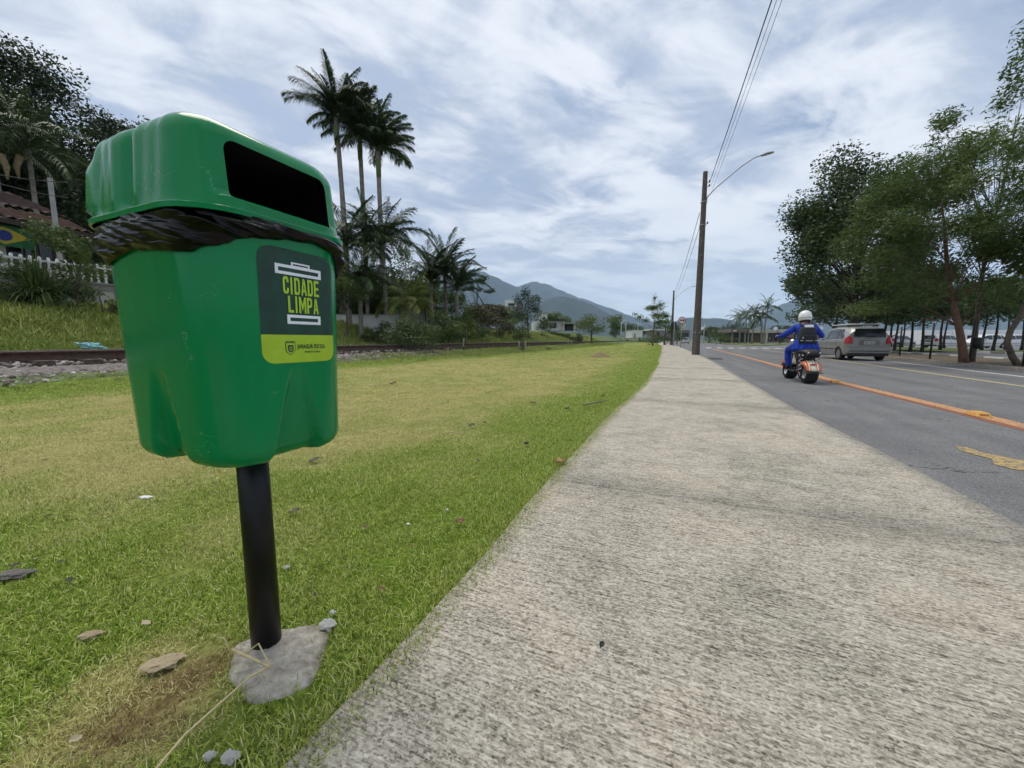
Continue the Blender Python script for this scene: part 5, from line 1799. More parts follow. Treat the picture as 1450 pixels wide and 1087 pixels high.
# --- fountain-shaped bush and young tree in front of the house
def fountain(base, w, h, label, n=420, seed=1):
    e = empty("fountain_bush", base); tag(e, label, "bush")
    r = np.random.default_rng(seed); V, F, v = [], [], []
    for i in range(n):
        az = r.random() * 6.283; sp = r.random() ** .7
        d = np.array([math.cos(az), math.sin(az), 0]); L = r.uniform(.75, 1.1)
        b = d * r.random() * .25 * w * .3
        sd = np.array([-d[1], d[0], 0]); q = r.random(); base_i = len(V)
        for k in range(6):
            f = k / 5
            p = b + d * (w / 2 * sp * L) * (f ** 1.2) + np.array([0, 0, h * L * ((1.15 - .25 * sp) * f - (.55 + .35 * sp) * sp * f ** 2.4)])
            p[2] = max(p[2], .02)
            ww = .021 * (.45 + f) * (1 - f ** 3) + .003
            V += [p - sd * ww, p + sd * ww]
        for k in range(5): F.append((base_i + 2 * k, base_i + 2 * k + 1, base_i + 2 * k + 3, base_i + 2 * k + 2)); v.append(q)
    link("leaves", npmesh("leaves", np.array(V), F, LM['mid'], False, fattrs={"v": v}), e)
    MB().tube([(0, 0, -.1), (.02, 0, .3), (.05, .05, .6)], [.09, .07, .03], 7).build("stump", M_bark, e)
fountain(pos(62, 11.6) , 1.7, 1.6, "spray of narrow leaves rising from the bush on the bank below the house", 320, 5)
shrub("dense_bush", pos(60, 11.9), 2.3, 1.45, "dark rounded bush on the bank under a spray of narrow leaves", 'dark', 7000, .13, 66, 20, elong=4.5, cat="bush")
tree("young_tree", pos(116, 12.2), ztop(116, 312, 12.2), 1.6, "young light green tree by the garden wall, next to the bin", 'olive', .035, .15, 16, 4200, .085, 61)
tree("edge_shrub", pos(-8, 12.0), ztop(-8, 338, 12.0), 1.0, "light green shrub at the left border in front of the flag", 'mid', .04, .3, 8, 900, .09, 62, cat="shrub")
shrub("bank_shrub", pos(152, 12.6), 1.1, .9, "small weedy shrub on the bank at the left edge of the bin", 'light', 700, .09, 63)

# --- saplings and stakes on the lawn, ant hill
M_stake = simple("weathered_stake", (.30, .27, .22), .95, var=.3, scale=20)
def stake(u, v, h_, label, lean=.08, rad=.03):
    x, y = gnd(u, v)
    z = tz(x, y)
    o = MB().tube([(0, 0, -.1), (lean * .5, 0, h_ * .5), (lean, 0, h_)], [rad, rad, rad * .8], 7).build("stake", M_stake, None, (x, y, z))
    tag(o, label, "stake", "stakes on the lawn"); return o
stake(655, 503, .62, "single leaning wooden stake with a grass tuft on the lawn", .10, .035)
stake(735, 499, .62, "left stake of the pair round a sapling", .0, .045)
stake(744, 499, .66, "right stake of the pair round a sapling", .0, .05)
stake(804, 493, .62, "left stake of the farther thin pair on the lawn", .02, .04)
stake(809, 493, .62, "right stake of the farther thin pair on the lawn", .02, .04)
for u, v, lab, sd in ((655, 503, "grass tuft at the foot of the single leaning stake", 1), (740, 499, "grass tuft between the pair of stakes", 2), (776, 496.5, "lone tiny tuft between the two pairs of stakes", 3)):
    x, y = gnd(u, v); shrub("grass_tuft", (x, y, tz(x, y)), .5, .22, lab, 'mid', 220, .14, 700 + sd, 4, elong=6, cat="grass tuft")
shrub("sapling", (*gnd(740, 498.5), .1), .7, .9, "sparse sapling between the pair of stakes", 'mid', 90, .10, 711, 5, cat="sapling")
x, y = gnd(850, 505)
M_ant = simple("ant_hill_earth", (.20, .15, .075), .95, var=.4, scale=12, bmp=.9, bscale=30)
V, F = [], []
for j in range(9):
    f = j / 8
    for i in range(28):
        t = 6.283 * i / 28; q = (1.0 + .25 * mnoise.noise(Vector((math.cos(t) * 2, math.sin(t) * 2, 5)))) * f
        V.append((x + .55 * q * math.cos(t), y + .75 * q * math.sin(t), tz(x, y) - .03 + .22 * (1 - f * f) * (1 + .35 * mnoise.noise(Vector((t, f * 4, 1))))))
F = [(j * 28 + i, (j + 1) * 28 + i, (j + 1) * 28 + (i + 1) % 28, j * 28 + (i + 1) % 28) for j in range(8) for i in range(28)]
o = link("ant_hill", npmesh("ant_hill", V, F, M_ant, True)); tag(o, "low brown earth mound on the lawn near the path", "earth mound")

# ================================================================== BUILDINGS
M_wallwhite = simple("white_painted_wall", (.66, .65, .62), .85, var=.10, scale=1.5, bmp=.1)
M_wallgrey = simple("grey_rendered_wall", (.22, .205, .19), .92, var=.22, scale=2.2, bmp=.25)
M_wallbrown = simple("brownish_wall", (.20, .145, .125), .9, var=.2, scale=2)
M_tile = simple("weathered_clay_tile", (.115, .065, .045), .92, var=.45, scale=3.5, bmp=.4)
M_tiledark = simple("dark_clay_tile", (.085, .050, .042), .92, var=.4, scale=3.0, bmp=.4)
M_wood = simple("dark_wood", (.045, .030, .022), .8, var=.3)
M_glass = simple("dark_window_glass", (.012, .014, .016), .12, var=0, spec=.6)
M_conc = simple("plain_concrete", (.36, .35, .33), .9, var=.18, scale=3, bmp=.2)
M_beige = simple("beige_concrete", (.42, .40, .35), .9, var=.12, scale=2)
M_metalw = simple("white_metal_sheet", (.74, .75, .76), .55, var=.06, scale=.6)
M_roofdark = simple("dark_roofing", (.035, .035, .038), .8, var=.2)


def tiled_roof(name, P00, P10, P01, P11, nu, nv, mat, parent):
    """corrugated tile courses over the quad: P00-P10 along the eave, P01-P11 along the ridge"""
    P00, P10, P01, P11 = map(Vector, (P00, P10, P01, P11))
    nrm = (P10 - P00).cross(P01 - P00).normalized()
    if nrm.z < 0: nrm = -nrm
    V, F = [], []
    cu = nu * 4
    for j in range(nv):
        for e in (0, 1):
            f = (j + e) / nv
            for i in range(cu + 1):
                t = i / cu
                p = (P00.lerp(P10, t)).lerp(P01.lerp(P11, t), f)
                h = .035 * math.sin(t * nu * 2 * math.pi) + (.045 if e == 0 else .0) + .012 * mnoise.noise(p * 2.5)
                V.append(p + nrm * h)
    n = cu + 1
    for j in range(2 * nv - 1):
        for i in range(cu): F.append((j * n + i, j * n + i + 1, (j + 1) * n + i + 1, (j + 1) * n + i))
    return link(name, npmesh(name, V, F, mat, False), parent)


def wall_box(name, a0, a1, s0, s1, z0, z1, mat, parent, frame=rw, inv=None):
    P = [frame(a, s, z) for z in (z0, z1) for a, s in ((a0, s0), (a1, s0), (a1, s1), (a0, s1))]
    o = MB().add(P, [(0, 3, 2, 1), (4, 5, 6, 7), (0, 1, 5, 4), (1, 2, 6, 5), (2, 3, 7, 6), (3, 0, 4, 7)]).build(name, mat, parent)
    if parent is not None: o.matrix_parent_inverse = parent.matrix_world.inverted() if inv is None else inv
    return o


# --- house behind the track, far left
def thing_at(name, loc, label, cat, group=None):
    e = empty(name, loc); tag(e, label, cat, group); bpy.context.view_layer.update(); return e


H = thing_at("house", rw(3, 11.5, 2.0), "house with a brown tiled roof and arched window, far left", "house")
Hinv = Matrix.Translation(rw(3, 11.5, 2.0)).inverted()
def hb(*a): return wall_box(*a, H, rw, Hinv)
hb("wall", -6, 4.6, 11.6, 17, 1.6, 5.1, M_wallbrown)
hb("lower_wall", -6, 3.1, 11.5, 11.62, 2.9, 4.25, M_wallwhite)
for o in (tiled_roof("roof", rw(-7, 10.8, 5.0), rw(5.2, 10.8, 5.0), rw(-7, 12.8, 5.75), rw(5.2, 12.8, 5.75), 46, 8, M_tile, H),
          tiled_roof("upper_roof", rw(-7, 12.8, 5.85), rw(5.2, 12.8, 5.85), rw(-7, 14.6, 6.75), rw(4.4, 14.6, 6.75), 46, 6, M_tiledark, H)):
    o.matrix_parent_inverse = Hinv
hb("fascia", -7, 5.2, 10.72, 10.80, 4.80, 4.97, M_wood)
hb("soffit", -7, 5.2, 10.8, 11.6, 4.86, 4.92, M_wood)
# arched window with frame and panes
wa, wz, ww = 3.72, 3.55, .55
poly = [(-ww, 0), (ww, 0), (ww, .85)] + [(ww * math.cos(R(t)), .85 + .35 * math.sin(R(t))) for t in range(15, 166, 15)] + [(-ww, .85)]
Mw = Matrix.Translation(rw(wa, 11.59, wz)) @ Matrix(((RD.x, 0, -RN.x, 0), (RD.y, 0, -RN.y, 0), (0, 1, 0, 0), (0, 0, 0, 1)))
win = MB().prism([(x * 1.12, y * 1.06 - .03) for x, y in poly], .04, Mw).build("window", M_wood, H); win.matrix_parent_inverse = Hinv
for k in (-1, 0, 1):
    o = MB().add([Mw @ Vector((x, y, .048)) for x, y in ((k * .36 - .15, .06), (k * .36 + .15, .06), (k * .36 + .15, .92 + (.18 if k == 0 else 0)), (k * .36 - .15, .92 + (.18 if k == 0 else 0)))], [(0, 1, 2, 3)]).build("pane", M_glass, win)
# flag hanging from the eave
M_fg, M_fy, M_fb = simple("flag_green", (.006, .085, .024), .8, var=.1), simple("flag_yellow", (.36, .28, .02), .8, var=.1), simple("flag_blue", (.015, .03, .16), .8, var=.1)  # cloth colours darkened to paint in the shade under the eave
F_ = thing_at("flag", rw(3.0, 10.95, 4.05), "green national flag with a yellow diamond hanging under the eave", "flag")
Mf = Matrix(((RD.x, 0, -RN.x, 0), (RD.y, 0, -RN.y, 0), (0, 1, 0, 0), (0, 0, 0, 1)))
def cloth(name, poly_uv, off, mat, parent):
    """poly outline filled as a fan of strips with ripples"""
    n_ = 20; V, F = [], []
    xs = [p[0] for p in poly_uv]; x0, x1 = min(xs), max(xs)
    def span(x):
        ys = []
        for i in range(len(poly_uv)):
            (xa, ya), (xb, yb) = poly_uv[i], poly_uv[(i + 1) % len(poly_uv)]
            if min(xa, xb) - 1e-9 <= x <= max(xa, xb) + 1e-9 and abs(xa - xb) > 1e-9: ys.append(ya + (yb - ya) * (x - xa) / (xb - xa))
        return min(ys), max(ys)
    for i in range(n_ + 1):
        x = x0 + (x1 - x0) * (i + .001) / (n_ + .002); a_, b_ = span(x); w = .025 * math.sin(x * 9) + .01 * math.sin(x * 23)
        V += [Mf @ Vector((x, a_, off + w)), Mf @ Vector((x, b_, off + w))]
    F = [(2 * i, 2 * i + 2, 2 * i + 3, 2 * i + 1) for i in range(n_)]
    return link(name, npmesh(name, V, F, mat, True), parent)
cl = cloth("cloth", [(-.75, 0), (.65, 0), (.65, .72), (-.75, .72)], .0, M_fg, F_)
cloth("yellow_diamond", [(-.66, .36), (-.05, .66), (.56, .36), (-.05, .06)], .012, M_fy, F_)
cloth("blue_disc", [(-.05 + .18 * math.cos(R(t)), .36 + .18 * math.sin(R(t))) for t in range(0, 360, 15)], .022, M_fb, F_)
# garden wall with white balusters
G = thing_at("garden_wall", rw(2, 9.2, 1.8), "grey garden wall topped by a white baluster railing below the house", "wall")
Ginv = Matrix.Translation(rw(2, 9.2, 1.8)).inverted()
wall_box("wall", -6, 5.0, 9.2, 9.4, 1.3, 2.85, M_wallgrey, G, rw, Ginv)
wall_box("coping", -6, 5.0, 9.15, 9.45, 2.853, 2.92, M_wallgrey, G, rw, Ginv)
wall_box("top_rail", -6, 5.0, 9.25, 9.35, 3.44, 3.50, M_wallwhite, G, rw, Ginv)
bal = MB().lathe([(.028, 0), (.045, .03), (.026, .10), (.05, .26), (.026, .42), (.042, .50), (.042, .66), (.0, .70)], 8).mesh("baluster", M_wallwhite)
for k in range(44):
    a = -4.0 + .205 * k
    o = link("baluster", bal, G); o.matrix_parent_inverse = Ginv; o.location = rw(a, 9.3, 2.92)
gp = thing_at("gate_post", rw(4.7, 9.0, 1.8), "pale block of a gate post beside the bin's left edge", "post")
wall_box("pillar", 4.35, 4.75, 8.7, 9.1, 1.3, 2.55, M_beige, gp, rw, Matrix.Translation(rw(4.7, 9.0, 1.8)).inverted())
wall_box("letter_slot", 4.45, 4.60, 8.685, 8.70, 2.05, 2.25, M_roofdark, gp, rw, Matrix.Translation(rw(4.7, 9.0, 1.8)).inverted())
# pole beside the house and its wires
pb = pos(100, 14.8)
po = MB().tube([(0, 0, -.2), (0, 0, ztop(97, 252, 14.8) - pb.z)], [.085, .07], 6, smooth=False).build("house_pole", M_conc, None, pb)
tag(po, "short grey concrete pole in front of the tiled roof", "pole")
def wire(p0, p1, sag, r, label, group=None, mat=None, cat="cable", name="cable"):
    p0, p1 = Vector(p0), Vector(p1)
    pts = [p0.lerp(p1, i / 16) - Vector((0, 0, sag * 4 * (i / 16) * (1 - i / 16))) for i in range(17)]
    o = MB().tube([p - p0 for p in pts], r, 5).build(name, mat or M_cable, None, p0); tag(o, label, cat, group); return o
M_cable = simple("black_cable", (.025, .025, .028), .6, var=0)
for i, (v0, lab) in enumerate(((247, "uppermost thin cable crossing above the tiled roof"), (254, "lower thin cable crossing above the tiled roof"))):
    wire(at(-60, v0 - 14, 13.2), at(97, 258 + 22 * i, 14.72), .12, .012, lab)
# blue plastic on the bank
M_bluepl = simple("pale_blue_plastic", (.22, .46, .50), .5, var=.15, scale=10)
bx = rw(3.1, 4.0); 
px_, py_ = gnd(130, 478, 1.05)
me = stone_mesh("plastic_litter", 77, M_bluepl, 10, 6)
px = at(128, 474, 9.6)
o = link("plastic_litter", me, None, (px.x, px.y, tz(px.x, px.y) + .22), (.3, .2, .4), (.27, .16, .14)); s = o.modifiers.new("s", 'SUBSURF'); s.levels = s.render_levels = 3
txb = bpy.data.textures.new("crumple", 'CLOUDS'); txb.noise_scale = .45
dm = o.modifiers.new("crumple", 'DISPLACE'); dm.texture = txb; dm.strength = 1.3; dm.mid_level = .5
tag(o, "pale blue plastic sheet caught in the weeds beyond the track", "litter")


# --- white wall and low building in the thicket
W = thing_at("boundary_wall", pos(520, 22.5), "white boundary wall seen between trunks in the thicket", "wall")
def box_uv(name, u0, u1, v0, v1, Y, depth, mat, parent, dy=0.0):
    a, b = at(u0, v0, Y + dy), at(u1, v1, Y + dy)
    x0, x1, z0, z1 = min(a.x, b.x), max(a.x, b.x), min(a.z, b.z), max(a.z, b.z)
    o = MB().box(((x0 + x1) / 2, Y + dy + depth / 2, (z0 + z1) / 2), (x1 - x0, depth, z1 - z0)).build(name, mat, parent)
    if parent is not None: o.matrix_parent_inverse = Matrix.Translation(parent.location).inverted()
    return o
box_uv("wall", 470, 575, 470, 446, 22.5, .2, M_wallwhite, W)
box_uv("coping", 469, 576, 446, 444.6, 22.45, .3, M_conc, W)
B = thing_at("thicket_house", pos(575, 33), "grey building with a flat roof half hidden by palms", "building")
box_uv("wall", 535, 600, 470, 412, 33, 5, M_wallgrey, B)
box_uv("roof_slab", 530, 606, 412, 409, 32.4, 6, M_conc, B)
box_uv("upper_wall", 538, 580, 408.8, 400, 33.5, 4, M_beige, B)
box_uv("roof_edge", 536, 582, 400, 398, 33.2, 4.6, M_conc, B)
for u in (548, 562, 582): box_uv("window", u, u + 9, 436, 420, 32.98, .03, M_glass, B)

# --- small white houses on the slope
def small_house(name, label, parts, Y):
    c = at((parts[0][1] + parts[0][2]) / 2, parts[0][3], Y); e = thing_at(name, c, label, "house")
    for (nm, u0, u1, v0, v1, m_, dp, dy) in parts: box_uv(nm, u0, u1, v0, v1, Y, dp, m_, e, dy)
small_house("white_house", "white flat-roofed house high on the slope left of the blue-green tree", [("wall", 715, 731, 440, 424.5, M_wallwhite, 7, 0), ("balcony_opening", 719.5, 729, 432.6, 429.2, M_glass, .1, -.12), ("balcony_slab", 713, 732, 434.4, 433.2, M_conc, 1.0, -1.0), ("wing", 731.2, 741, 442, 428, M_wallgrey, 6, .3), ("lower_wall", 716, 733, 452, 440.2, M_beige, 6, -.5), ("window", 720, 722, 438, 435.5, M_glass, .1, -.62), ("window", 726, 728, 438, 435.5, M_glass, .1, -.62)], 90)
small_house("white_house", "white house behind the right side of the blue-green tree", [("wall", 764, 775, 470, 444, M_wallwhite, 7, 0), ("roof_slab", 763, 776, 444, 443.2, M_conc, 7.4, -.2), ("lower_wall", 755, 766, 472, 455, M_wallwhite, 6, -.8), ("window", 769, 772, 452, 448, M_glass, .1, -.12)], 80)
S_ = thing_at("shed", pos(797, 62), "low white shed with a dark flat roof on the bank", "shed")
for (nm, u0, u1, v0, v1, m_, dp, dy) in (("roof", 773, 802, 453.5, 451.8, M_roofdark, 6, -.6), ("wall", 776, 800, 468, 453.6, M_wallwhite, 4, 0), ("roof", 796, 817, 458.2, 456.6, M_conc, 6, -.9), ("dark_opening", 799.5, 812, 468, 459, M_roofdark, .1, -.12), ("pillar", 797, 799, 468, 458.3, M_wallwhite, .3, -.7), ("pillar", 812.4, 815, 469, 458.3, M_wallwhite, .3, -.7), ("back_wall", 800, 812.2, 468, 458.3, M_wallgrey, .3, 1.5), ("dark_opening", 778, 788, 464, 457, M_glass, .1, -.12)):
    box_uv(nm, u0, u1, v0, v1, 62, dp, m_, S_, dy)
# far buildings beyond the junction
def far_building(label, Y, parts, name="far_building", cat="building"):
    u = (parts[0][1] + parts[0][2]) / 2; e = thing_at(name, at(u, 484, Y), label, cat)
    for (nm, u0, u1, v0, v1, m_, dp, dy) in parts: box_uv(nm, u0, u1, v0, v1, Y, dp, m_, e, dy)
far_building("small white rendered building left of the path tree", 100, [("wall", 894, 910, 478.5, 467.5, M_wallwhite, 5, 0), ("parapet", 893.6, 910.4, 467.4, 466.8, M_conc, 5.2, -.1), ("door", 898, 900, 478.5, 472, M_wallgrey, .1, -.12)])
far_building("low grey hall at the end of the road behind the signs", 135, [("wall", 952, 977, 482.5, 467.5, M_wallgrey, 9, 0), ("roof", 944, 978, 467.4, 464, M_beige, 10, -.5), ("chimney", 968.5, 971.5, 463.9, 456, M_beige, 1, 2), ("dark_opening", 962, 975, 482, 471, M_roofdark, .1, -.12), ("window", 954, 960, 475, 470, M_glass, .1, -.12)])
far_building("pale low house left of the end of the road", 110, [("wall", 925, 946, 480, 467.6, M_wallgrey, 6, 0), ("roof", 923, 948, 467.5, 465.5, M_wallwhite, 7, -.3), ("window", 930, 934, 476, 470, M_glass, .1, -.12)])
far_building("tiny white house among trees right of the lamp pole", 170, [("wall", 1002, 1006.5, 470, 462, M_wallwhite, 6, 0), ("lower_wall", 1000.6, 1003.5, 472, 467, M_wallwhite, 5, -.5)])
# gatehouse
GH = thing_at("gatehouse", at(1060, 484, 88), "low brown and grey gatehouse behind the traffic island palms", "gatehouse")
for (nm, u0, u1, v0, v1, m_, dp, dy) in (("fascia", 1036, 1061, 470.5, 465.8, M_wallbrown, 6, -.4), ("wall", 1038.5, 1060, 485, 470.6, M_roofdark, 5, .3), ("pillar", 1036.4, 1038.4, 485, 470.6, M_wallbrown, .4, -.3), ("pillar", 1059.4, 1061.2, 485.6, 470.6, M_conc, .4, -.3), ("window", 1045, 1050, 481, 472.5, M_glass, .1, .18), ("window", 1052, 1057, 481, 472.5, M_glass, .1, .18),
                                         ("long_beam", 1061.3, 1126, 471, 466, M_beige, 5, -.6), ("pillar", 1083.5, 1087.5, 486.4, 471.1, M_beige, 1.0, -.6), ("wall", 1062, 1126, 485, 471.1, M_wallbrown, 3, 1.2), ("window", 1090, 1094, 482, 473, M_glass, .1, 1.08), ("window", 1097, 1101, 482, 473, M_glass, .1, 1.08), ("sign_panel", 1089.5, 1091.5, 480, 478, M_wallwhite, .1, .9), ("low_wall", 1087.6, 1126, 486.8, 484.6, M_conc, .5, -1.2), ("sign_panel", 1038.5, 1043, 469.2, 467.2, M_wallwhite, .08, -.5)):
    box_uv(nm, u0, u1, v0, v1, 88, dp, m_, GH, dy)
# long white warehouse behind the car park
WH = thing_at("warehouse", at(1370, 488, 62), "long white warehouse behind the grove on the right", "warehouse")
for (nm, u0, u1, v0, v1, m_, dp, dy) in (("wall", 1306, 1362, 487.5, 467, M_metalw, 12, 0), ("end_wall", 1362.2, 1371, 486.5, 466.4, M_metalw, 12, -1.5), ("window_band", 1306, 1359, 483, 478.5, M_glass, .12, -.14), ("canopy", 1371.2, 1462, 474.5, 466.8, M_metalw, 10, -1.0), ("back_wall", 1371.2, 1462, 487, 474.6, M_wallgrey, 6, 3), ("window_band", 1372, 1460, 483.6, 479.5, M_glass, .12, 2.86), ("canopy", 1265, 1298, 476, 471, M_metalw, 8, 6), ("back_wall", 1268, 1298, 488, 476.1, M_wallgrey, 5, 9)):
    box_uv(nm, u0, u1, v0, v1, 62, dp, m_, WH, dy)

# ================================================================== STREET FURNITURE
M_polewood = simple("weathered_utility_pole", (.115, .095, .078), .92, var=.35, scale=6, bmp=.5, bscale=22)
M_galv = simple("galvanised_steel", (.34, .35, .36), .5, metal=.4, var=.12)
M_lamp = simple("grey_lamp_housing", (.30, .31, .32), .5, var=.1)
M_lens = simple("lamp_lens", (.62, .63, .62), .3, var=0)
M_ins = simple("dark_insulator", (.05, .035, .03), .4, var=0)


def street_pole(base, h, label, arm=True, rz=0.0, detail=True):
    e = empty("street_lamp_pole", base, 0); tag(e, label, "lamp pole", "wooden lamp poles along the path")
    mb = MB()
    # squared tapering shaft with a slight twist of its edges
    V = []
    for k in range(9):
        f = k / 8; w = .165 - .075 * f
        for (sx, sy) in ((-1, -.72), (-.72, -1), (.72, -1), (1, -.72), (1, .72), (.72, 1), (-.72, 1), (-1, .72)): V.append((sx * w, sy * w, -.3 + (h + .3) * f))
    F = [(k * 8 + i, k * 8 + (i + 1) % 8, (k + 1) * 8 + (i + 1) % 8, (k + 1) * 8 + i) for k in range(8) for i in range(8)] + [tuple(64 + i for i in range(8))]
    mb.add(V, F); mb.build("shaft", M_polewood, e, None, (0, 0, R(20)))
    az = R(-18)
    d = Vector((math.cos(az), math.sin(az), 0))
    if arm:
        z0 = h - 1.25
        pts = [d * .10 + Vector((0, 0, z0 - .25)), d * .16 + Vector((0, 0, z0)), d * .55 + Vector((0, 0, z0 + .42)), d * 1.6 + Vector((0, 0, z0 + 1.28)), d * 2.15 + Vector((0, 0, z0 + 1.62)), d * 2.45 + Vector((0, 0, z0 + 1.70))]
        ar = MB().tube(pts, [.030, .030, .028, .026, .025, .025], 8).build("arm", M_galv, e)
        tip = pts[-1]
        Ml = Matrix.Translation(tip + d * .28 + Vector((0, 0, .035))) @ Matrix.Rotation(az, 4, 'Z') @ Matrix.Rotation(R(-9), 4, 'Y') @ Matrix.Diagonal((1, .42, .24, 1))
        prof = [(0.001, .30), (.16, .27), (.27, .15), (.31, 0), (.28, -.10), (.001, -.11)]
        la = MB().lathe(prof, 16, Ml).build("lamp_head", M_lamp, e)
        MB().lathe([(.20, -.115), (.18, -.16), (.001, -.18)], 14, Ml).build("lens", M_lens, la)
    if detail:
        for z, o_ in ((h - .55, .11), (h - .75, .11), (h - 2.6, .12)):
            MB().tube([(0, 0, z), (o_, -o_ * .35, z), (o_ + .10, -o_ * .5, z + .02)], [.018, .018, .014], 6).build("bracket", M_galv, e)
            MB().lathe([(.001, .09), (.03, .085), (.045, .05), (.03, .035), (.045, .01), (.03, -.02), (.001, -.03)], 10, Matrix.Translation((o_ + .10, -o_ * .5, z + .03))).build("insulator", M_ins, e)
        for z in (h - 1.5, h - 2.65, 1.2):
            MB().lathe([(.17, -.02), (.175, -.02), (.175, .02), (.17, .02)], 10, Matrix.Translation((0, 0, z))).build("steel_band", M_galv, e)
        MB().tube([(.15, -.06, -.1), (.14, -.05, 3.0), (.11, -.04, h - 1.4)], .014, 5).build("earth_wire", M_cable, e)
    return e


gx, gy = gnd(985, 502)
P1 = Vector((gx, gy, 0)); P1h = ztop(998, 243, gy)
street_pole(P1, P1h, "nearest tall wooden pole with a curved lamp arm at the kerb")
P2 = Vector((at(951, 481, 60).x, 60, -.02)); P2h = ztop(954.5, 411, 60)
street_pole(P2, P2h, "farther wooden pole with a lamp arm beyond the crossing", detail=False)
P0 = P1 - (P2 - P1); P0.z = 0
def ofs(p, dx, z): return p + Vector((dx, -dx * .4, z))
zA = P1h - .5
CG = "overhead cables along the path"
wire(ofs(P0, .22, zA + .3), ofs(P1, .22, zA), .35, .015, "thick twisted overhead cable, left of the bundle", CG)
wire(ofs(P0, .28, zA + .2), ofs(P1, .26, zA - .25), .35, .006, "thin overhead cable, middle of the bundle", CG)
wire(ofs(P0, .40, zA + .3), ofs(P1, .30, zA - .55), .30, .006, "thin overhead cable, right of the bundle", CG)
wire(ofs(P1, -.16, P1h - 2.0), ofs(P2, 0, P2h - .4), .55, .014, "left cable running on to the farther pole", CG)
wire(ofs(P1, -.10, P1h - 2.6), ofs(P2, .15, P2h - .9), .55, .012, "right cable running on to the farther pole", CG)

# no-overtaking sign and the back of a signal box
M_red_s, M_wh_s, M_bk_s = simple("sign_red", (.45, .02, .025), .45, var=0), simple("sign_white", (.78, .78, .78), .45, var=0), simple("sign_black", (.012, .012, .014), .6, var=0)
sg = Vector((*gnd(963.5, 492), 0)); Ys = sg.y
e = empty("traffic_sign", sg); tag(e, "round white sign with red rim and two dark cars on a thin post", "traffic sign")
zc = ztop(965, 453.5, Ys); r_ = 5.2 / FPX * Ys
MB().tube([(0, 0, -.2), (0, 0, zc + r_ * .8)], .035, 8).build("post", M_galv, e)
Msg = Matrix.Translation((0, -.05, zc)) @ Matrix.Rotation(R(90), 4, 'X') @ Matrix.Rotation(R(0), 4, 'Y')
disc = MB().lathe([(.001, 0), (r_, 0), (r_, .012), (.001, .012)], 32, Msg).build("disc", M_red_s, e)
MB().lathe([(.001, .015), (r_ * .80, .015), (r_ * .80, .013)], 32, Msg, smooth=False).build("white_field", M_wh_s, disc)
for sx, mm in ((-1, M_red_s), (1, M_bk_s)):
    c = sx * r_ * .34
    poly = [(c - .26 * r_, -.22 * r_), (c + .26 * r_, -.22 * r_), (c + .26 * r_, .05 * r_), (c + .16 * r_, .28 * r_), (c - .16 * r_, .28 * r_), (c - .26 * r_, .05 * r_)]
    MB().prism(poly, .004, Msg @ Matrix.Translation((0, 0, .016))).build("car_symbol", mm, disc)
sb = Vector((*gnd(953.5, 490.2), 0)); Yb = sb.y
e = empty("signal_box", sb); tag(e, "dark rectangular sign seen from behind on a thin post", "sign")
MB().tube([(0, 0, -.2), (0, 0, ztop(953, 458, Yb))], .05, 8).build("post", M_galv, e)
a, b = at(950.4, 466, Yb), at(957.8, 456, Yb)
MB().box((((a.x + b.x) / 2) - sb.x, .08, (a.z + b.z) / 2), (b.x - a.x, .06, b.z - a.z)).build("panel", M_bk_s, e, bevel=.02)
MB().box((0, .0, (a.z + b.z) / 2), (.12, .10, (b.z - a.z) * .9)).build("bracket", M_galv, e)
# slim lamp posts far left of the path tree
M_lpost = simple("pale_lamp_post", (.55, .55, .53), .6, var=.05)
for (u, v0, v1, Y, curve, lab) in ((879, 482, 454, 95, True, "pale hooked lamp post, left of a pair beyond the lawn"), (885.5, 480, 457, 105, False, "pale straight post, right of a pair beyond the lawn"), (902.5, 478, 457, 112, False, "pale straight post above the small white building"), (996, 484, 458, 92, False, "pale post right of the near wooden pole")):
    b = at(u, 484, Y); b.z = -.1; h_ = ztop(u, v1, Y) + .1
    pts = [(0, 0, 0), (0, 0, h_ * .85)] + ([(.15, 0, h_ * .95), (.5, 0, h_), (1.0, 0, h_ * .99), (1.3, 0, h_ * .95)] if curve else [(0, 0, h_)])
    o = MB().tube(pts, .10, 8).build("lamp_post", M_lpost, None, b); tag(o, lab, "lamp post", "pale lamp posts")
# dark leaning fence posts at the verge
M_fpost = simple("dark_steel_post", (.018, .020, .020), .6, var=.2)
for i, (u, v, ut, vt) in enumerate(((1274, 503.8, 1277, 463), (1316.5, 508.2, 1323, 457), (1372, 513, 1381, 452), (1448, 519, 1462, 440))):
    x, y = gnd(u, v, -.03); t = at(ut, vt, y)
    o = MB().tube([(0, 0, -.15), ((t.x - x) * .5, 0, (t.z + .03) * .5), (t.x - x, 0, t.z + .03)], .035, 8).build("fence_post", M_fpost, None, (x, y, -.03))
    tag(o, "%s dark steel post from the left on the verge" % ORD[i], "fence post", "dark posts on the verge")
x, y = gnd(1381, 500, .3)
bc = at(1381, 488, 15.2)
o = MB().lathe([(.001, -.20), (.12, -.20), (.13, .0), (.14, .20), (.12, .22), (.001, .22)], 12).build("hanging_box", M_fpost, None, at(1383.5, 486, gnd(1372, 513, -.03)[1] - .02)); 
o.scale = (1, 1, 1.0); tag(o, "dark drum-shaped litter basket fixed to the third verge post", "litter basket")

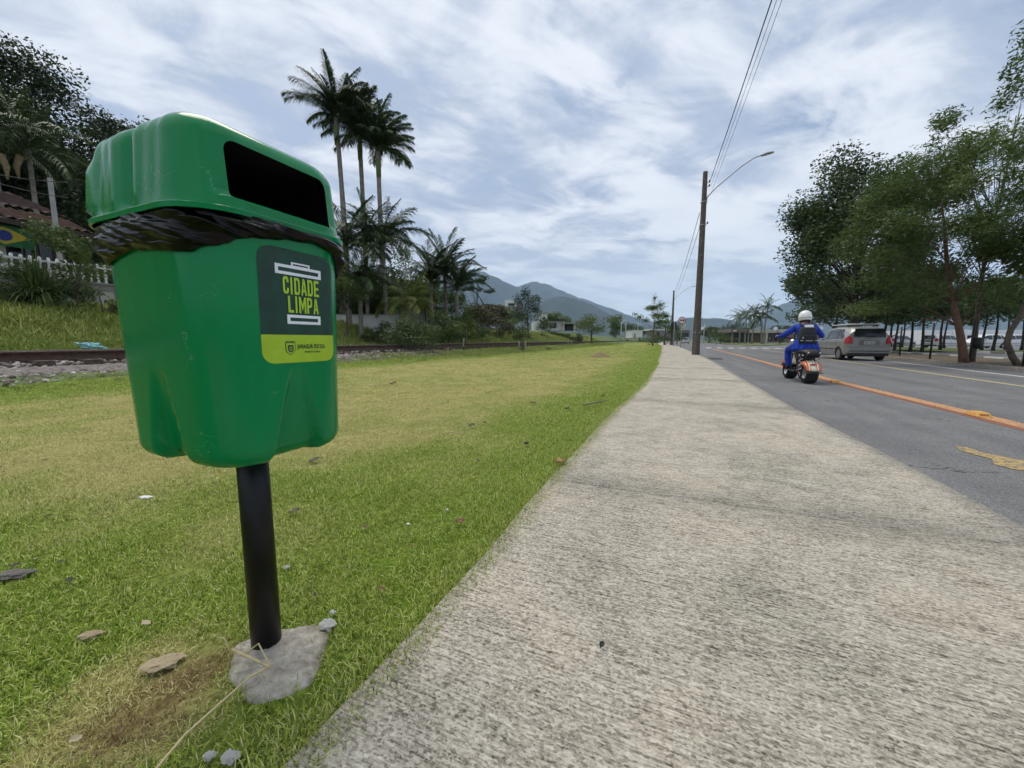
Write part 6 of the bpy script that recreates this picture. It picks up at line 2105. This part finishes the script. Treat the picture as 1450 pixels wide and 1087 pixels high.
# raised road studs on the orange line
M_stud = simple("yellow_stud_plastic", (.62, .33, .075), .6, var=.2, scale=30)
M_studr = simple("stud_reflector", (.30, .12, .03), .3, var=0)
for i, (u, v, lab) in enumerate(((1385, 588, "nearest raised yellow road stud on the orange line"), (1182, 541, "raised yellow road stud behind the scooter"), (1112, 522.0, "raised road stud beyond the scooter's front wheel"))):
    x, y = gnd(u, v, ROAD_Z + .01)
    e = empty("road_stud", (x, y, ROAD_Z + .008), ROAD_RZ); tag(e, lab, "road stud", "raised studs on the orange line")
    prof = [(-.125, 0), (.125, 0), (.075, .05), (-.075, .05)]
    V = [(px, sy * (.075 if pz == 0 else .055), pz) for sy in (-1, 1) for px, pz in prof]
    MB().add(V, [(0, 1, 2, 3), (7, 6, 5, 4), (0, 4, 5, 1), (1, 5, 6, 2), (2, 6, 7, 3), (3, 7, 4, 0)]).build("block", M_stud, e, bevel=.006)
    for s_ in (-1, 1):
        MB().box((s_ * .1025, 0, .026), (.004, .08, .022), Matrix.Rotation(s_ * R(-45), 3, 'Y')).build("reflector", M_studr, e)

# ================================================================== VEHICLES
M_tyre = simple("tyre_rubber", (.012, .012, .013), .85, var=.2, scale=30, bmp=.2)
M_rim = simple("alloy_rim", (.42, .42, .43), .35, metal=.7, var=.1)
M_trimb = simple("black_trim", (.012, .012, .013), .5, var=0)
M_carglass = simple("tinted_car_glass", (.018, .022, .024), .06, var=0, spec=.7)
M_tail = simple("red_tail_lamp", (.42, .014, .016), .15, var=.2, scale=30, spec=.6)
M_plate = simple("number_plate", (.55, .56, .56), .5, var=.08)
M_chrome = simple("bright_trim", (.62, .63, .64), .2, metal=.8, var=0)


def car_paint(name, col):
    m, nt, b = mat_new(name)
    n1 = tex_noise(nt, 900, 2, .5, coords(nt)); n2 = tex_noise(nt, 2.0, 4, .6, coords(nt))
    c = cramp(nt, n1, [(.3, tuple(x * .9 for x in col)), (.7, tuple(min(1, x * 1.1) for x in col))])
    c = mixcol(nt, 1.0, c, cramp(nt, n2, [(.3, (.92, .91, .89)), (.7, (1.03, 1.03, 1.03))]), 'MULTIPLY')
    nt.links.new(c, b.inputs["Base Color"]); setin(b, rough=.34, metal=.25, coat=.6, coat_r=.08)
    return m


def hatchback(loc, rz, paint, label, group=None, rack=True, scale=1.0, plate=True, cat="car"):
    """length along +x (nose at +x), origin on the ground at the middle of the car"""
    e = empty("car", loc, rz); tag(e, label, cat, group); e.scale = (scale * .93, scale, scale)
    # stations: x, half width at sill, half width belt, belt z, half width roof, roof z, floor z
    ST = [(-1.905, .66, .70, .86, .52, .90, .42), (-1.89, .74, .79, .90, .57, 1.02, .34), (-1.80, .80, .825, .93, .58, 1.36, .27), (-1.62, .82, .838, .935, .59, 1.475, .22),
          (-1.2, .825, .842, .93, .605, 1.515, .20), (-.6, .825, .842, .92, .615, 1.525, .19), (0.0, .825, .842, .90, .61, 1.52, .19), (.42, .825, .840, .885, .59, 1.475, .19),
          (.80, .822, .838, .875, .565, 1.30, .19), (1.12, .82, .832, .865, .54, 1.07, .19), (1.30, .81, .825, .855, .55, .955, .19), (1.60, .78, .79, .80, .56, .865, .21), (1.82, .68, .70, .70, .50, .745, .25), (1.92, .54, .56, .58, .42, .62, .32)]
    rings = []
    for (x, ws, wb, zb, wr, zr, zf) in ST:
        wr = wr * .93
        half = [(0, zf), (ws * .86, zf), (ws * .97, zf + .05), (ws, zf + .14), (wb * 1.0, (zf + zb) * .5), (wb, zb - .10), (wb * .985, zb), (wb * .5 + wr * .5 + .015, zb + (zr - zb) * .52), (wr + .02, zr - .07 * min(1, (zr - zb) * 3)), (wr * .86, zr - .015), (wr * .45, zr + .004), (0, zr + .008)]
        ring = [Vector((x, y, z)) for y, z in half] + [Vector((x, -y, z)) for y, z in half[-2:0:-1]]
        rings.append(ring)
    n = len(rings[0]); V = [p for r_ in rings for p in r_]
    F = [(i * n + k, i * n + (k + 1) % n, (i + 1) * n + (k + 1) % n, (i + 1) * n + k)[::-1] for i in range(len(rings) - 1) for k in range(n)]
    F += [tuple(range(n)), tuple(reversed(range((len(rings) - 1) * n, len(rings) * n)))]
    me = bpy.data.meshes.new("body"); me.from_pydata([tuple(p) for p in V], [], F); me.materials.append(paint); me.materials.append(M_trimb)
    body = link("body", me, e)
    bm = bmesh.new(); bm.from_mesh(me); bmesh.ops.recalc_face_normals(bm, faces=bm.faces); bm.to_mesh(me); bm.free()
    cutters = []
    for x in (-1.22, 1.23):
        for s_ in (-1, 1):
            c = MB().lathe([(.001, -.16), (.335, -.16), (.335, .16), (.001, .16)], 28, Matrix.Translation((x, s_ * .80, .29)) @ Matrix.Rotation(R(90), 4, 'X'), 0).build("arch_cutter", M_trimb, e)
            cm = bmesh.new(); cm.from_mesh(c.data); bmesh.ops.remove_doubles(cm, verts=cm.verts, dist=.002); bmesh.ops.recalc_face_normals(cm, faces=cm.faces); cm.to_mesh(c.data); cm.free()
            md = body.modifiers.new("arch", 'BOOLEAN'); md.object = c; md.operation = 'DIFFERENCE'; md.solver = 'EXACT'
            cutters.append(c)
    bpy.context.view_layer.update(); apply_mods(body)
    for c in cutters: bpy.data.objects.remove(c)
    for p in body.data.polygons: p.use_smooth = True
    try: body.data.set_sharp_from_angle(angle=R(32))
    except Exception: pass

    def ringpt(x, k, off=0.0, s_=1):
        xs = [q[0] for q in ST]; i = max(0, min(len(ST) - 2, next((j for j in range(len(ST) - 1) if xs[j + 1] >= x), len(ST) - 2)))
        f = (x - xs[i]) / (xs[i + 1] - xs[i]); p = rings[i][k].lerp(rings[i + 1][k], f)
        return Vector((p.x, (p.y + off) * s_, p.z))
    # side glass between belt (6) and roof edge (8), cut into three panes with pillars left between
    for s_ in (-1, 1):
        for (x0, x1, nm) in ((-1.50, -1.02, "quarter_window"), (-.94, -.10, "rear_side_window"), (-.02, .78, "front_side_window")):
            Vv, Ff = [], []
            m_ = 8
            for i in range(m_ + 1):
                x = x0 + (x1 - x0) * i / m_
                a, b, c = ringpt(x, 6, .018), ringpt(x, 7, .020), ringpt(x, 8, .016)
                lo = a.lerp(b, .16); hi = b.lerp(c, .84)
                if nm == "quarter_window": hi = lo.lerp(hi, min(1, .25 + 1.1 * (i / m_)))
                for p in (lo, (b if nm != "quarter_window" else lo.lerp(hi, .5) + Vector((0, .022, 0))) + Vector((0, .004, 0)), hi): Vv.append((p.x, p.y * s_, p.z))
            Ff = [(i * 3 + k, i * 3 + 3 + k, i * 3 + 4 + k, i * 3 + 1 + k) for i in range(m_) for k in range(2)]
            if s_ < 0: Ff = [f[::-1] for f in Ff]
            link(nm, npmesh(nm, Vv, Ff, M_carglass, True), e)
        # door mouldings, seams and handles
        MB().box((.02, s_ * .848, .52), (1.75, .012, .035)).build("side_moulding", M_trimb, e)
        for x in (-.98, -.06, .86): MB().box((x, s_ * .8425, .62), (.010, .006, .55)).build("door_seam", M_trimb, e)
        for x in (-.80, .12): MB().box((x, s_ * .853, .80), (.15, .025, .03)).build("door_handle", paint, e, bevel=.008)
        mir = MB().box((.72, s_ * .93, .97), (.10, .17, .13)).build("wing_mirror", paint, e, bevel=.03)
        MB().box((.665, s_ * .93, .97), (.006, .14, .10)).build("mirror_glass", M_chrome, mir)
        # tall tail lamps on the rear corners
        Vv = []
        for (x, k0, z, y) in ((-1.885, 0, .70, .69), (-1.885, 0, .98, .67), (-1.905, 0, .72, .55), (-1.86, 0, 1.04, .60)): pass
        pts = [(-1.925, .60, .74), (-1.90, .80, .75), (-1.78, .858, .78), (-1.73, .858, .93), (-1.77, .79, 1.04), (-1.82, .71, 1.12), (-1.91, .62, .96)]
        tl = MB().add([(x - .035, y * s_ * 1.01, z) for x, y, z in pts] + [(x + .06, y * s_ * .97, z) for x, y, z in pts], [tuple(range(7)) if s_ > 0 else tuple(reversed(range(7)))] + [((i + 1) % 7, i, 7 + i, 7 + (i + 1) % 7) if s_ > 0 else (i, (i + 1) % 7, 7 + (i + 1) % 7, 7 + i) for i in range(7)]).build("tail_lamp", M_tail, e)
        hl = MB().lathe([(.001, .10), (.09, .07), (.11, 0), (.001, -.02)], 12, Matrix.Translation((1.72, s_ * .58, .68)) @ Matrix.Rotation(R(90), 4, 'Y') @ Matrix.Diagonal((1, 1.4, 1, 1))).build("headlamp", M_lens, e)
    # rear window, tailgate details, bumper
    Vv = [(-1.885, y * .58, .985) for y in (-1, -.33, .33, 1)] + [(-1.850, y * .57, 1.20) for y in (-1, -.33, .33, 1)] + [(-1.79, y * .51, 1.405) for y in (-1, -.33, .33, 1)]
    Vv = [(x - .030 - .03 * (1 - (y / .62) ** 2), y * 1.0, z) for x, y, z in Vv]
    link("rear_window", npmesh("rear_window", Vv, [(r * 4 + c, r * 4 + 4 + c, r * 4 + 5 + c, r * 4 + 1 + c) for r in range(2) for c in range(3)], M_carglass, True), e)
    MB().box((-1.80, 0, 1.415), (.20, .98, .035)).build("roof_spoiler", paint, e, bevel=.012)
    MB().tube([(-1.93, .02, 1.04), (-1.955, -.20, 1.05), (-1.95, -.34, 1.075)], [.016, .011, .008], 6).build("wiper", M_trimb, e)
    MB().box((-1.925, 0, 1.0), (.03, 1.16, .035)).build("tailgate_trim", M_chrome, e, bevel=.01)
    rec = MB().box((-1.918, 0, .80), (.02, .72, .21)).build("plate_recess", M_wallgrey, e, bevel=.02)
    if plate:
        pl = MB().box((-1.932, 0, .79), (.008, .40, .13)).build("number_plate", M_plate, e)
        mk = MB()                                   # the characters are too blurred in the photograph to read
        for q, (w_, h_) in enumerate(((.030, .06), (.034, .055), (.028, .06), (.012, .02), (.032, .058), (.026, .06), (.034, .05), (.030, .06))):
            mk.box((-1.9375, .155 - .044 * q, .785), (.003, w_, h_))
        mk.build("plate_marks", M_wallgrey, pl)
    bp = MB()
    for zz, xx, ww in ((.36, -1.90, .76),): bp.box((xx, 0, .47), (.12, 1.62, .28))
    b_ = bp.build("rear_bumper", paint, e, bevel=.05)
    MB().box((-1.962, 0, .43), (.012, 1.48, .035)).build("bumper_strip", M_trimb, b_)
    MB().box((-1.86, 0, .27), (.10, 1.45, .12)).build("rear_valance", M_trimb, e)
    for x in (-1.22, 1.23):
        for s_ in (-1, 1):
            Mt = Matrix.Translation((x, s_ * .735, .29)) @ Matrix.Rotation(R(-90 * s_), 4, 'X')
            w = MB().lathe([(.19, -.085), (.27, -.09), (.29, -.06), (.29, .06), (.27, .09), (.19, .085)], 26, Mt).build("wheel", M_tyre, e)
            rim = MB().lathe([(.20, .075), (.185, .085), (.17, .05), (.001, .045)], 20, Mt)
            for q in range(7):
                t = 2 * math.pi * q / 7; c = Mt @ Vector((.10 * math.cos(t), .10 * math.sin(t), .068))
                rim.box(c, (.17, .035, .03), (Mt.to_3x3() @ Matrix.Rotation(t, 3, 'Z')))
            rim.build("rim", M_rim, w)
    MB().box((0, 0, .24), (3.2, 1.2, .12)).build("underbody", M_trimb, e)
    if rack:
        rk = empty("roof_load", e.location, rz); tag(rk, "pale ladder rack lying flat on the roof of the silver car", "roof rack")
        for s_ in (-1, 1):
            MB().tube([(-1.55, s_ * .46, 1.615), (.45, s_ * .46, 1.615)], .028, 8).build("rail", M_rack, rk)
        for q in range(8): MB().tube([(-1.48 + .27 * q, -.46, 1.615), (-1.48 + .27 * q, .46, 1.615)], .02, 6).build("rung", M_rack, rk)
        for x in (-1.15, .15):
            MB().box((x, 0, 1.572), (.06, 1.2, .03)).build("crossbar", M_trimb, rk)
            for s_ in (-1, 1): MB().box((x, s_ * .54, 1.535), (.06, .05, .06)).build("bar_foot", M_trimb, rk)
    return e


M_rack = simple("pale_aluminium", (.52, .52, .50), .45, metal=.3, var=.08)
CAR_L = Vector((16.15, 18.7, ROAD_Z))
hatchback(CAR_L, R(74), car_paint("silver_car_paint", (.31, .305, .29)), "silver hatchback with a ladder rack on its roof, driving away")
M_wcar = car_paint("white_car_paint", (.72, .72, .72))
c = at(970.5, 483, 100)
hatchback(Vector((c.x, c.y, ROAD_Z)), R(68), M_wcar, "small white car far down the road behind the signs", rack=False, plate=False)
src = None
for i, (u, Y, rz, lab) in enumerate(((1272, 48, 8, "white parked car left in the car park beyond the grove"), (1335, 44, 4, "white parked car left of the reddish trunk in the car park"), (1393, 43, 176, "white parked car right of the reddish trunk in the car park"), (1425, 45, 178, "white parked car nearest the right edge of the car park"))):
    p = at(u, 485, Y); p.z = -.11
    if src is None:
        src = hatchback(p, R(rz), M_wcar, lab, "white cars in the car park", False, 1.0, False)
    else:
        o = copy_tree(src); o.location = p; o.rotation_euler = (0, 0, R(rz)); o["label"] = lab

# ------------------------------------------------------------------ scooter with its rider
BK = Vector((6.28, 8.12, ROAD_Z)); BRZ = math.atan2(.94, .345)
sc = empty("scooter", BK, BRZ); tag(sc, "fat-tyred electric scooter with orange and cream mudguards", "scooter")
M_sor = simple("scooter_orange", (.62, .13, .045), .3, var=.08, coat=.5)
M_scr = simple("scooter_cream", (.78, .70, .52), .3, var=.05, coat=.5)
M_sbk = simple("scooter_black", (.010, .010, .011), .4, var=0)
M_seat = simple("black_vinyl", (.012, .012, .012), .55, var=.1)
for x in (0.0, 1.22):
    Mt = Matrix.Translation((x, 0, .225)) @ Matrix.Rotation(R(90), 4, 'X')
    w = MB().lathe([(.125, -.095), (.18, -.112), (.213, -.09), (.224, -.045), (.226, 0), (.224, .045), (.213, .09), (.18, .112), (.125, .095)], 32, Mt).build("wheel", M_tyre, sc)
    rm = MB().lathe([(.128, -.09), (.12, -.075), (.035, -.06), (.035, .06), (.12, .075), (.128, .09)], 24, Mt)
    rm.build("rim", M_rim, w)
    MB().lathe([(.131, .096), (.127, .10), (.118, .092)], 24, Mt).build("rim_stripe", M_sor, w)
    # mudguard: arc of five longitudinal bands, orange-cream-orange
    bands = ((-.135, -.085, M_sor), (-.085, -.060, M_scr), (-.060, -.048, M_sor), (-.048, .048, M_scr), (.048, .060, M_sor), (.060, .085, M_scr), (.085, .135, M_sor))
    a0, a1 = (20, 168) if x == 0 else (15, 150)
    for (y0, y1, mm) in bands:
        Vv, Ff = [], []
        for i in range(17):
            t = R(a0 + (a1 - a0) * i / 16)
            for y in (y0, y1):
                rr = .262 - .022 * (abs(y) / .135) ** 2.5
                Vv.append((x + rr * math.cos(t), y, .225 + rr * math.sin(t)))
        Ff = [(2 * i, 2 * i + 1, 2 * i + 3, 2 * i + 2) for i in range(16)]
        o = link("mudguard_band", npmesh("mudguard_band", Vv, Ff, mm, True), sc)
        s = o.modifiers.new("thickness", 'SOLIDIFY'); s.thickness = .006
    for s_ in (-1, 1):
        Vv = [(x + rr * math.cos(R(a0 + (a1 - a0) * i / 16)), s_ * .135, .225 + rr * math.sin(R(a0 + (a1 - a0) * i / 16))) for i in range(17) for rr in (.240, .150)]
        o = link("mudguard_side", npmesh("mudguard_side", Vv, [(2 * i, 2 * i + 1, 2 * i + 3, 2 * i + 2) for i in range(4, 13)], M_sor if x == 0 else M_sor, True), sc)
        s = o.modifiers.new("thickness", 'SOLIDIFY'); s.thickness = .005
MB().box((-.20, 0, .415), (.012, .11, .03), Matrix.Rotation(R(35), 3, 'Y')).build("reflector", M_tail, sc)
MB().tube([(-.255, -.15, .245), (-.262, 0, .24), (-.255, .15, .245)], .012, 6).build("mudguard_lip", M_sbk, sc)
fr = MB()
for s_ in (-1, 1):
    fr.tube([(0, s_ * .145, .225), (.25, s_ * .14, .34), (.42, s_ * .12, .30), (.80, s_ * .12, .26), (1.0, s_ * .06, .42), (1.06, s_ * .02, .62)], .022, 8)
    fr.tube([(.05, s_ * .13, .27), (.15, s_ * .12, .50), (.22, s_ * .11, .60)], .018, 8)
    fr.tube([(1.22, s_ * .13, .225), (1.15, s_ * .10, .50), (1.05, s_ * .07, .80)], .022, 8)
fr.build("frame", M_sbk, sc)
for s_ in (-1, 1):
    sp = MB()
    sp.tube([(.06 + .012 * math.cos(t), s_ * .155 + .03 * math.cos(t * 1), .28 + .022 * i * .5) for i, t in enumerate([k * .7 for k in range(24)])], .008, 5)
    sp.build("spring", M_chrome, sc)
MB().box((.52, 0, .245), (.62, .42, .035)).build("footboard", M_sbk, sc, bevel=.012)
MB().box((.36, 0, .42), (.30, .20, .28)).build("battery_box", M_sbk, sc, bevel=.03)
MB().box((.08, 0, .56), (.16, .16, .12)).build("tail_box", M_sbk, sc, bevel=.02)
MB().box((-.012, 0, .585), (.02, .10, .035)).build("tail_lamp", M_tail, sc)
seat = [(-.16, .60, .10, .055), (-.12, .655, .15, .05), (.05, .675, .17, .06), (.30, .665, .18, .06), (.50, .66, .16, .06), (.60, .66, .09, .05)]
Vv = []
for (x, z, w, h_) in seat:
    for t in range(0, 360, 30): Vv.append((x, w * math.cos(R(t)), z + h_ * math.sin(R(t))))
Ff = [(i * 12 + k, i * 12 + (k + 1) % 12, (i + 1) * 12 + (k + 1) % 12, (i + 1) * 12 + k) for i in range(5) for k in range(12)] + [tuple(reversed(range(12))), tuple(range(60, 72))]
MB().add(Vv, Ff, 0, True).build("seat", M_seat, sc)
for s_ in (-1, 1):
    MB().tube([(-.05, s_ * .10, .58), (-.2, s_ * .10, .66)], .012, 6).build("grab_rail", M_chrome, sc)
hb_ = MB(); hb_.tube([(1.05, 0, .75), (1.02, 0, .93), (.98, .18, .97), (.90, .36, .99), (.80, .43, .985)], .014, 8); hb_.tube([(1.02, 0, .93), (.98, -.18, .97), (.90, -.36, .99), (.80, -.43, .985)], .014, 8)
hb_.build("handlebar", M_sbk, sc)
for s_ in (-1, 1):
    MB().tube([(.90, s_ * .36, .99), (.79, s_ * .435, .985)], .019, 8).build("grip", M_sbk, sc)
    mi = MB().tube([(.92, s_ * .33, .99), (.95, s_ * .38, 1.10), (.93, s_ * .42, 1.15)], .007, 6).build("mirror_stem", M_sbk, sc)
    Mm = Matrix.Translation((.93, s_ * .44, 1.18)) @ Matrix.Rotation(R(-90), 4, 'Y')
    MB().lathe([(.001, 0), (.050, .002), (.055, -.008), (.05, -.02), (.001, -.024)], 18, Mm).build("mirror", M_sbk, mi)
    MB().lathe([(.001, .006), (.048, .004)], 18, Mm).build("mirror_glass", simple("mirror_face", (.8, .82, .84), .1, var=0), mi)
MB().lathe([(.001, .07), (.06, .06), (.085, .02), (.085, -.03), (.05, -.06), (.001, -.065)], 18, Matrix.Translation((1.12, 0, .86)) @ Matrix.Rotation(R(90), 4, 'Y')).build("headlamp", M_chrome, sc)
MB().tube([(-.02, .16, .10), (.05, .22, .30)], .012, 6).build("side_stand", M_sbk, sc)

# rider
M_blue = simple("blue_cotton_overall", (.010, .045, .38), .85, var=.22, scale=9, bmp=.35, bscale=26)
M_skin = simple("skin", (.42, .25, .18), .6, var=.08)
M_shoe = simple("dark_leather_shoe", (.03, .02, .016), .6, var=.1)
M_helm = simple("white_helmet_shell", (.78, .78, .76), .22, var=.04, coat=.6)
M_pack = simple("charcoal_backpack_cloth", (.022, .024, .028), .85, var=.25, scale=30, bmp=.3)
rider = empty("person", BK, BRZ); tag(rider, "rider in a blue overall and white helmet on the scooter, seen from behind", "person")


def skin_mesh(verts, edges, radii, sub=2):
    me = bpy.data.meshes.new("skin"); me.from_pydata([Vector(v) for v in verts], edges, [])
    o = bpy.data.objects.new("skin", me); COL.objects.link(o)
    o.modifiers.new("skin", 'SKIN')
    sl = me.skin_vertices[0].data
    for i, r_ in enumerate(radii):
        sl[i].radius = r_ if hasattr(r_, '__len__') else (r_, r_); sl[i].use_root = (i == 0)
    o.modifiers[0].use_smooth_shade = True
    s = o.modifiers.new("sub", 'SUBSURF'); s.levels = s.render_levels = sub
    bpy.context.view_layer.update(); apply_mods(o); m = o.data; bpy.data.objects.remove(o)
    return m


vs, es, rs = [], [], []
def jv(p, r_, parent=None):
    vs.append(p); rs.append(r_)
    if parent is not None: es.append((parent, len(vs) - 1))
    return len(vs) - 1
pel = jv((.36, 0, .785), (.17, .19))
sp1 = jv((.38, 0, .92), (.155, .185), pel)
sp2 = jv((.42, 0, 1.06), (.16, .20), sp1)
ch = jv((.46, 0, 1.17), (.145, .185), sp2)
nk = jv((.49, 0, 1.275), .062, ch)
hd = jv((.51, 0, 1.36), .082, nk)
ht = jv((.52, 0, 1.45), .085, hd)
for s_ in (-1, 1):
    sh = jv((.47, s_ * .175, 1.185), .078, ch)
    ua = jv((.53, s_ * .27, 1.10), .066, sh)
    el = jv((.60, s_ * .36, 1.01), .058, ua)
    fa = jv((.70, s_ * .395, .995), .050, el)
    wr = jv((.775, s_ * .405, .995), .036, fa)
    hn = jv((.825, s_ * .402, 1.003), (.030, .040), wr)
    for q in range(4):
        y = s_ * (.372 + .022 * q)
        k1 = jv((.858, y, 1.012), .0098, hn); k2 = jv((.872, y, .988), .009, k1); jv((.850, y, .966), .008, k2)
    t1 = jv((.815, s_ * .372, .985), .011, hn); jv((.842, s_ * .358, .968), .009, t1)
    hp = jv((.42, s_ * .105, .765), .115, pel)
    th = jv((.60, s_ * .16, .735), .098, hp)
    kn = jv((.80, s_ * .19, .690), .078, th)
    sn = jv((.79, s_ * .185, .52), .070, kn)
    an = jv((.745, s_ * .175, .335), .055, sn)
    hl = jv((.735, s_ * .175, .300), (.045, .045), an)
    jv((.86, s_ * .18, .288), (.040, .046), hl)
    
bm_ = skin_mesh(vs, es, rs, 2)
bm_.materials.clear()
for m in (M_blue, M_skin, M_shoe): bm_.materials.append(m)
for p in bm_.polygons:
    c = p.center
    if c.z > 1.265 and abs(c.y) < .13: p.material_index = 1
    elif c.x > .79 and c.z > .93 and abs(c.y) > .3: p.material_index = 1
    elif c.z < .335: p.material_index = 2
    p.use_smooth = True
bodyo = link("body", bm_, rider)
d = bodyo.modifiers.new("folds", 'DISPLACE'); tx = bpy.data.textures.new("cloth_folds", 'CLOUDS'); tx.noise_scale = .09; d.texture = tx; d.strength = .030; d.mid_level = .5
# jacket hem flaring over the seat on both sides
Vv, Ff = [], []
for j in range(7):
    f = j / 6
    for i in range(33):
        t = R(100 + 160 * i / 32)
        rx, ry = .190 + .035 * f, .205 + .055 * f
        rip = 1 + .07 * f * math.sin(i * 1.3)
        Vv.append((.38 + rx * rip * math.cos(t), ry * rip * math.sin(t), .92 - .22 * f - .02 * math.sin(i * .9) * f))
Ff = [(j * 33 + i, (j + 1) * 33 + i, (j + 1) * 33 + i + 1, j * 33 + i + 1) for j in range(6) for i in range(32)]
hem = link("jacket_hem", npmesh("jacket_hem", Vv, Ff, M_blue, True), rider)
s = hem.modifiers.new("thickness", 'SOLIDIFY'); s.thickness = .01
# helmet with dark neck roll and visor
Mh = Matrix.Translation((.52, 0, 1.425)) @ Matrix.Rotation(R(10), 4, 'Y') @ Matrix.Diagonal((1.12, .95, 1, 1))
hel = MB().lathe([(.001, .138), (.05, .132), (.09, .108), (.118, .065), (.130, .01), (.129, -.05), (.118, -.09), (.108, -.094), (.104, -.088)], 32, Mh).build("helmet", M_helm, rider)
MB().lathe([(.112, -.088), (.106, -.118), (.088, -.128), (.07, -.10)], 28, Mh).build("neck_roll", M_trimb, hel)
Vv = [Mh @ Vector((.1325 * math.cos(R(t)), .1325 * math.sin(R(t)), z)) for t in range(-62, 63, 4) for z in (-.035, .05)]
MB().add(Vv, [(2 * i, 2 * i + 2, 2 * i + 3, 2 * i + 1) for i in range(31)], 0, True).build("visor", M_carglass, hel)
Vv = [Mh @ Vector(((.131 - .0005) * math.cos(R(t)), (.131 - .0005) * math.sin(R(t)), z)) for t in range(100, 261, 5) for z in (-.045, -.036)]
MB().add([p + (p - Mh.translation).normalized() * .0015 for p in Vv], [(2 * i, 2 * i + 2, 2 * i + 3, 2 * i + 1) for i in range(32)], 0, True).build("helmet_stripe", M_wallgrey, hel)
# backpack
bp = empty("backpack", BK, BRZ); tag(bp, "black backpack with a white tag on the rider's back", "backpack")
Vv = []
prof = [(.80, .10, .13), (.83, .15, .165), (.92, .175, .17), (1.05, .165, .16), (1.15, .13, .145), (1.20, .07, .11)]
for (z, dx, w) in prof:
    for t in range(0, 360, 20):
        ct, st_ = math.cos(R(t)), math.sin(R(t))
        Vv.append((.285 + .30 * (z - .95) * .35 + dx * .55 * math.copysign(abs(ct) ** .6, ct), w * math.copysign(abs(st_) ** .6, st_), z))
nq = 18
Ff = [(i * nq + k, i * nq + (k + 1) % nq, (i + 1) * nq + (k + 1) % nq, (i + 1) * nq + k) for i in range(len(prof) - 1) for k in range(nq)] + [tuple(reversed(range(nq))), tuple(range(nq * (len(prof) - 1), nq * len(prof)))]
MB().add(Vv, Ff, 0, True).build("bag", M_pack, bp)
MB().box((.175, 0, .93), (.03, .22, .17)).build("front_pocket", M_pack, bp, bevel=.02)
MB().tube([(.178, -.15, .905), (.155, 0, .90), (.178, .15, .905)], .006, 6).build("reflective_piping", M_plate, bp)
MB().box((.235, .0, 1.215), (.012, .16, .055), Matrix.Rotation(R(18), 3, 'Y')).build("white_tag", M_helm, bp)
MB().box((.172, .10, .965), (.012, .03, .035)).build("tag", M_helm, bp)
for s_ in (-1, 1):
    MB().tube([(.30, s_ * .10, 1.20), (.40, s_ * .115, 1.275), (.52, s_ * .12, 1.26), (.60, s_ * .125, 1.15), (.56, s_ * .16, 1.0), (.42, s_ * .17, .90), (.30, s_ * .15, .86)], .016, 6).build("strap", M_pack, bp)
MB().box((.40, -.175, 1.262), (.10, .05, .014), Matrix.Rotation(R(14), 3, 'Y')).build("shoulder_patch", M_helm, bp)

# ------------------------------------------------------------------ haze in the valley air
m = bpy.data.materials.new("valley_haze"); m.use_nodes = True
nt = m.node_tree; nt.nodes.clear()
pv = nt.nodes.new("ShaderNodeVolumePrincipled"); pv.inputs["Color"].default_value = (.55, .74, 1.0, 1); pv.inputs["Density"].default_value = .00014
pv.inputs["Anisotropy"].default_value = .0
nt.links.new(pv.outputs[0], nt.nodes.new("ShaderNodeOutputMaterial").inputs["Volume"])
o = MB().box((0, 0, 499.5), (14000, 14000, 1002)).build("haze", m); tag(o, "pale bluish haze over the distant mountains", kind="stuff")
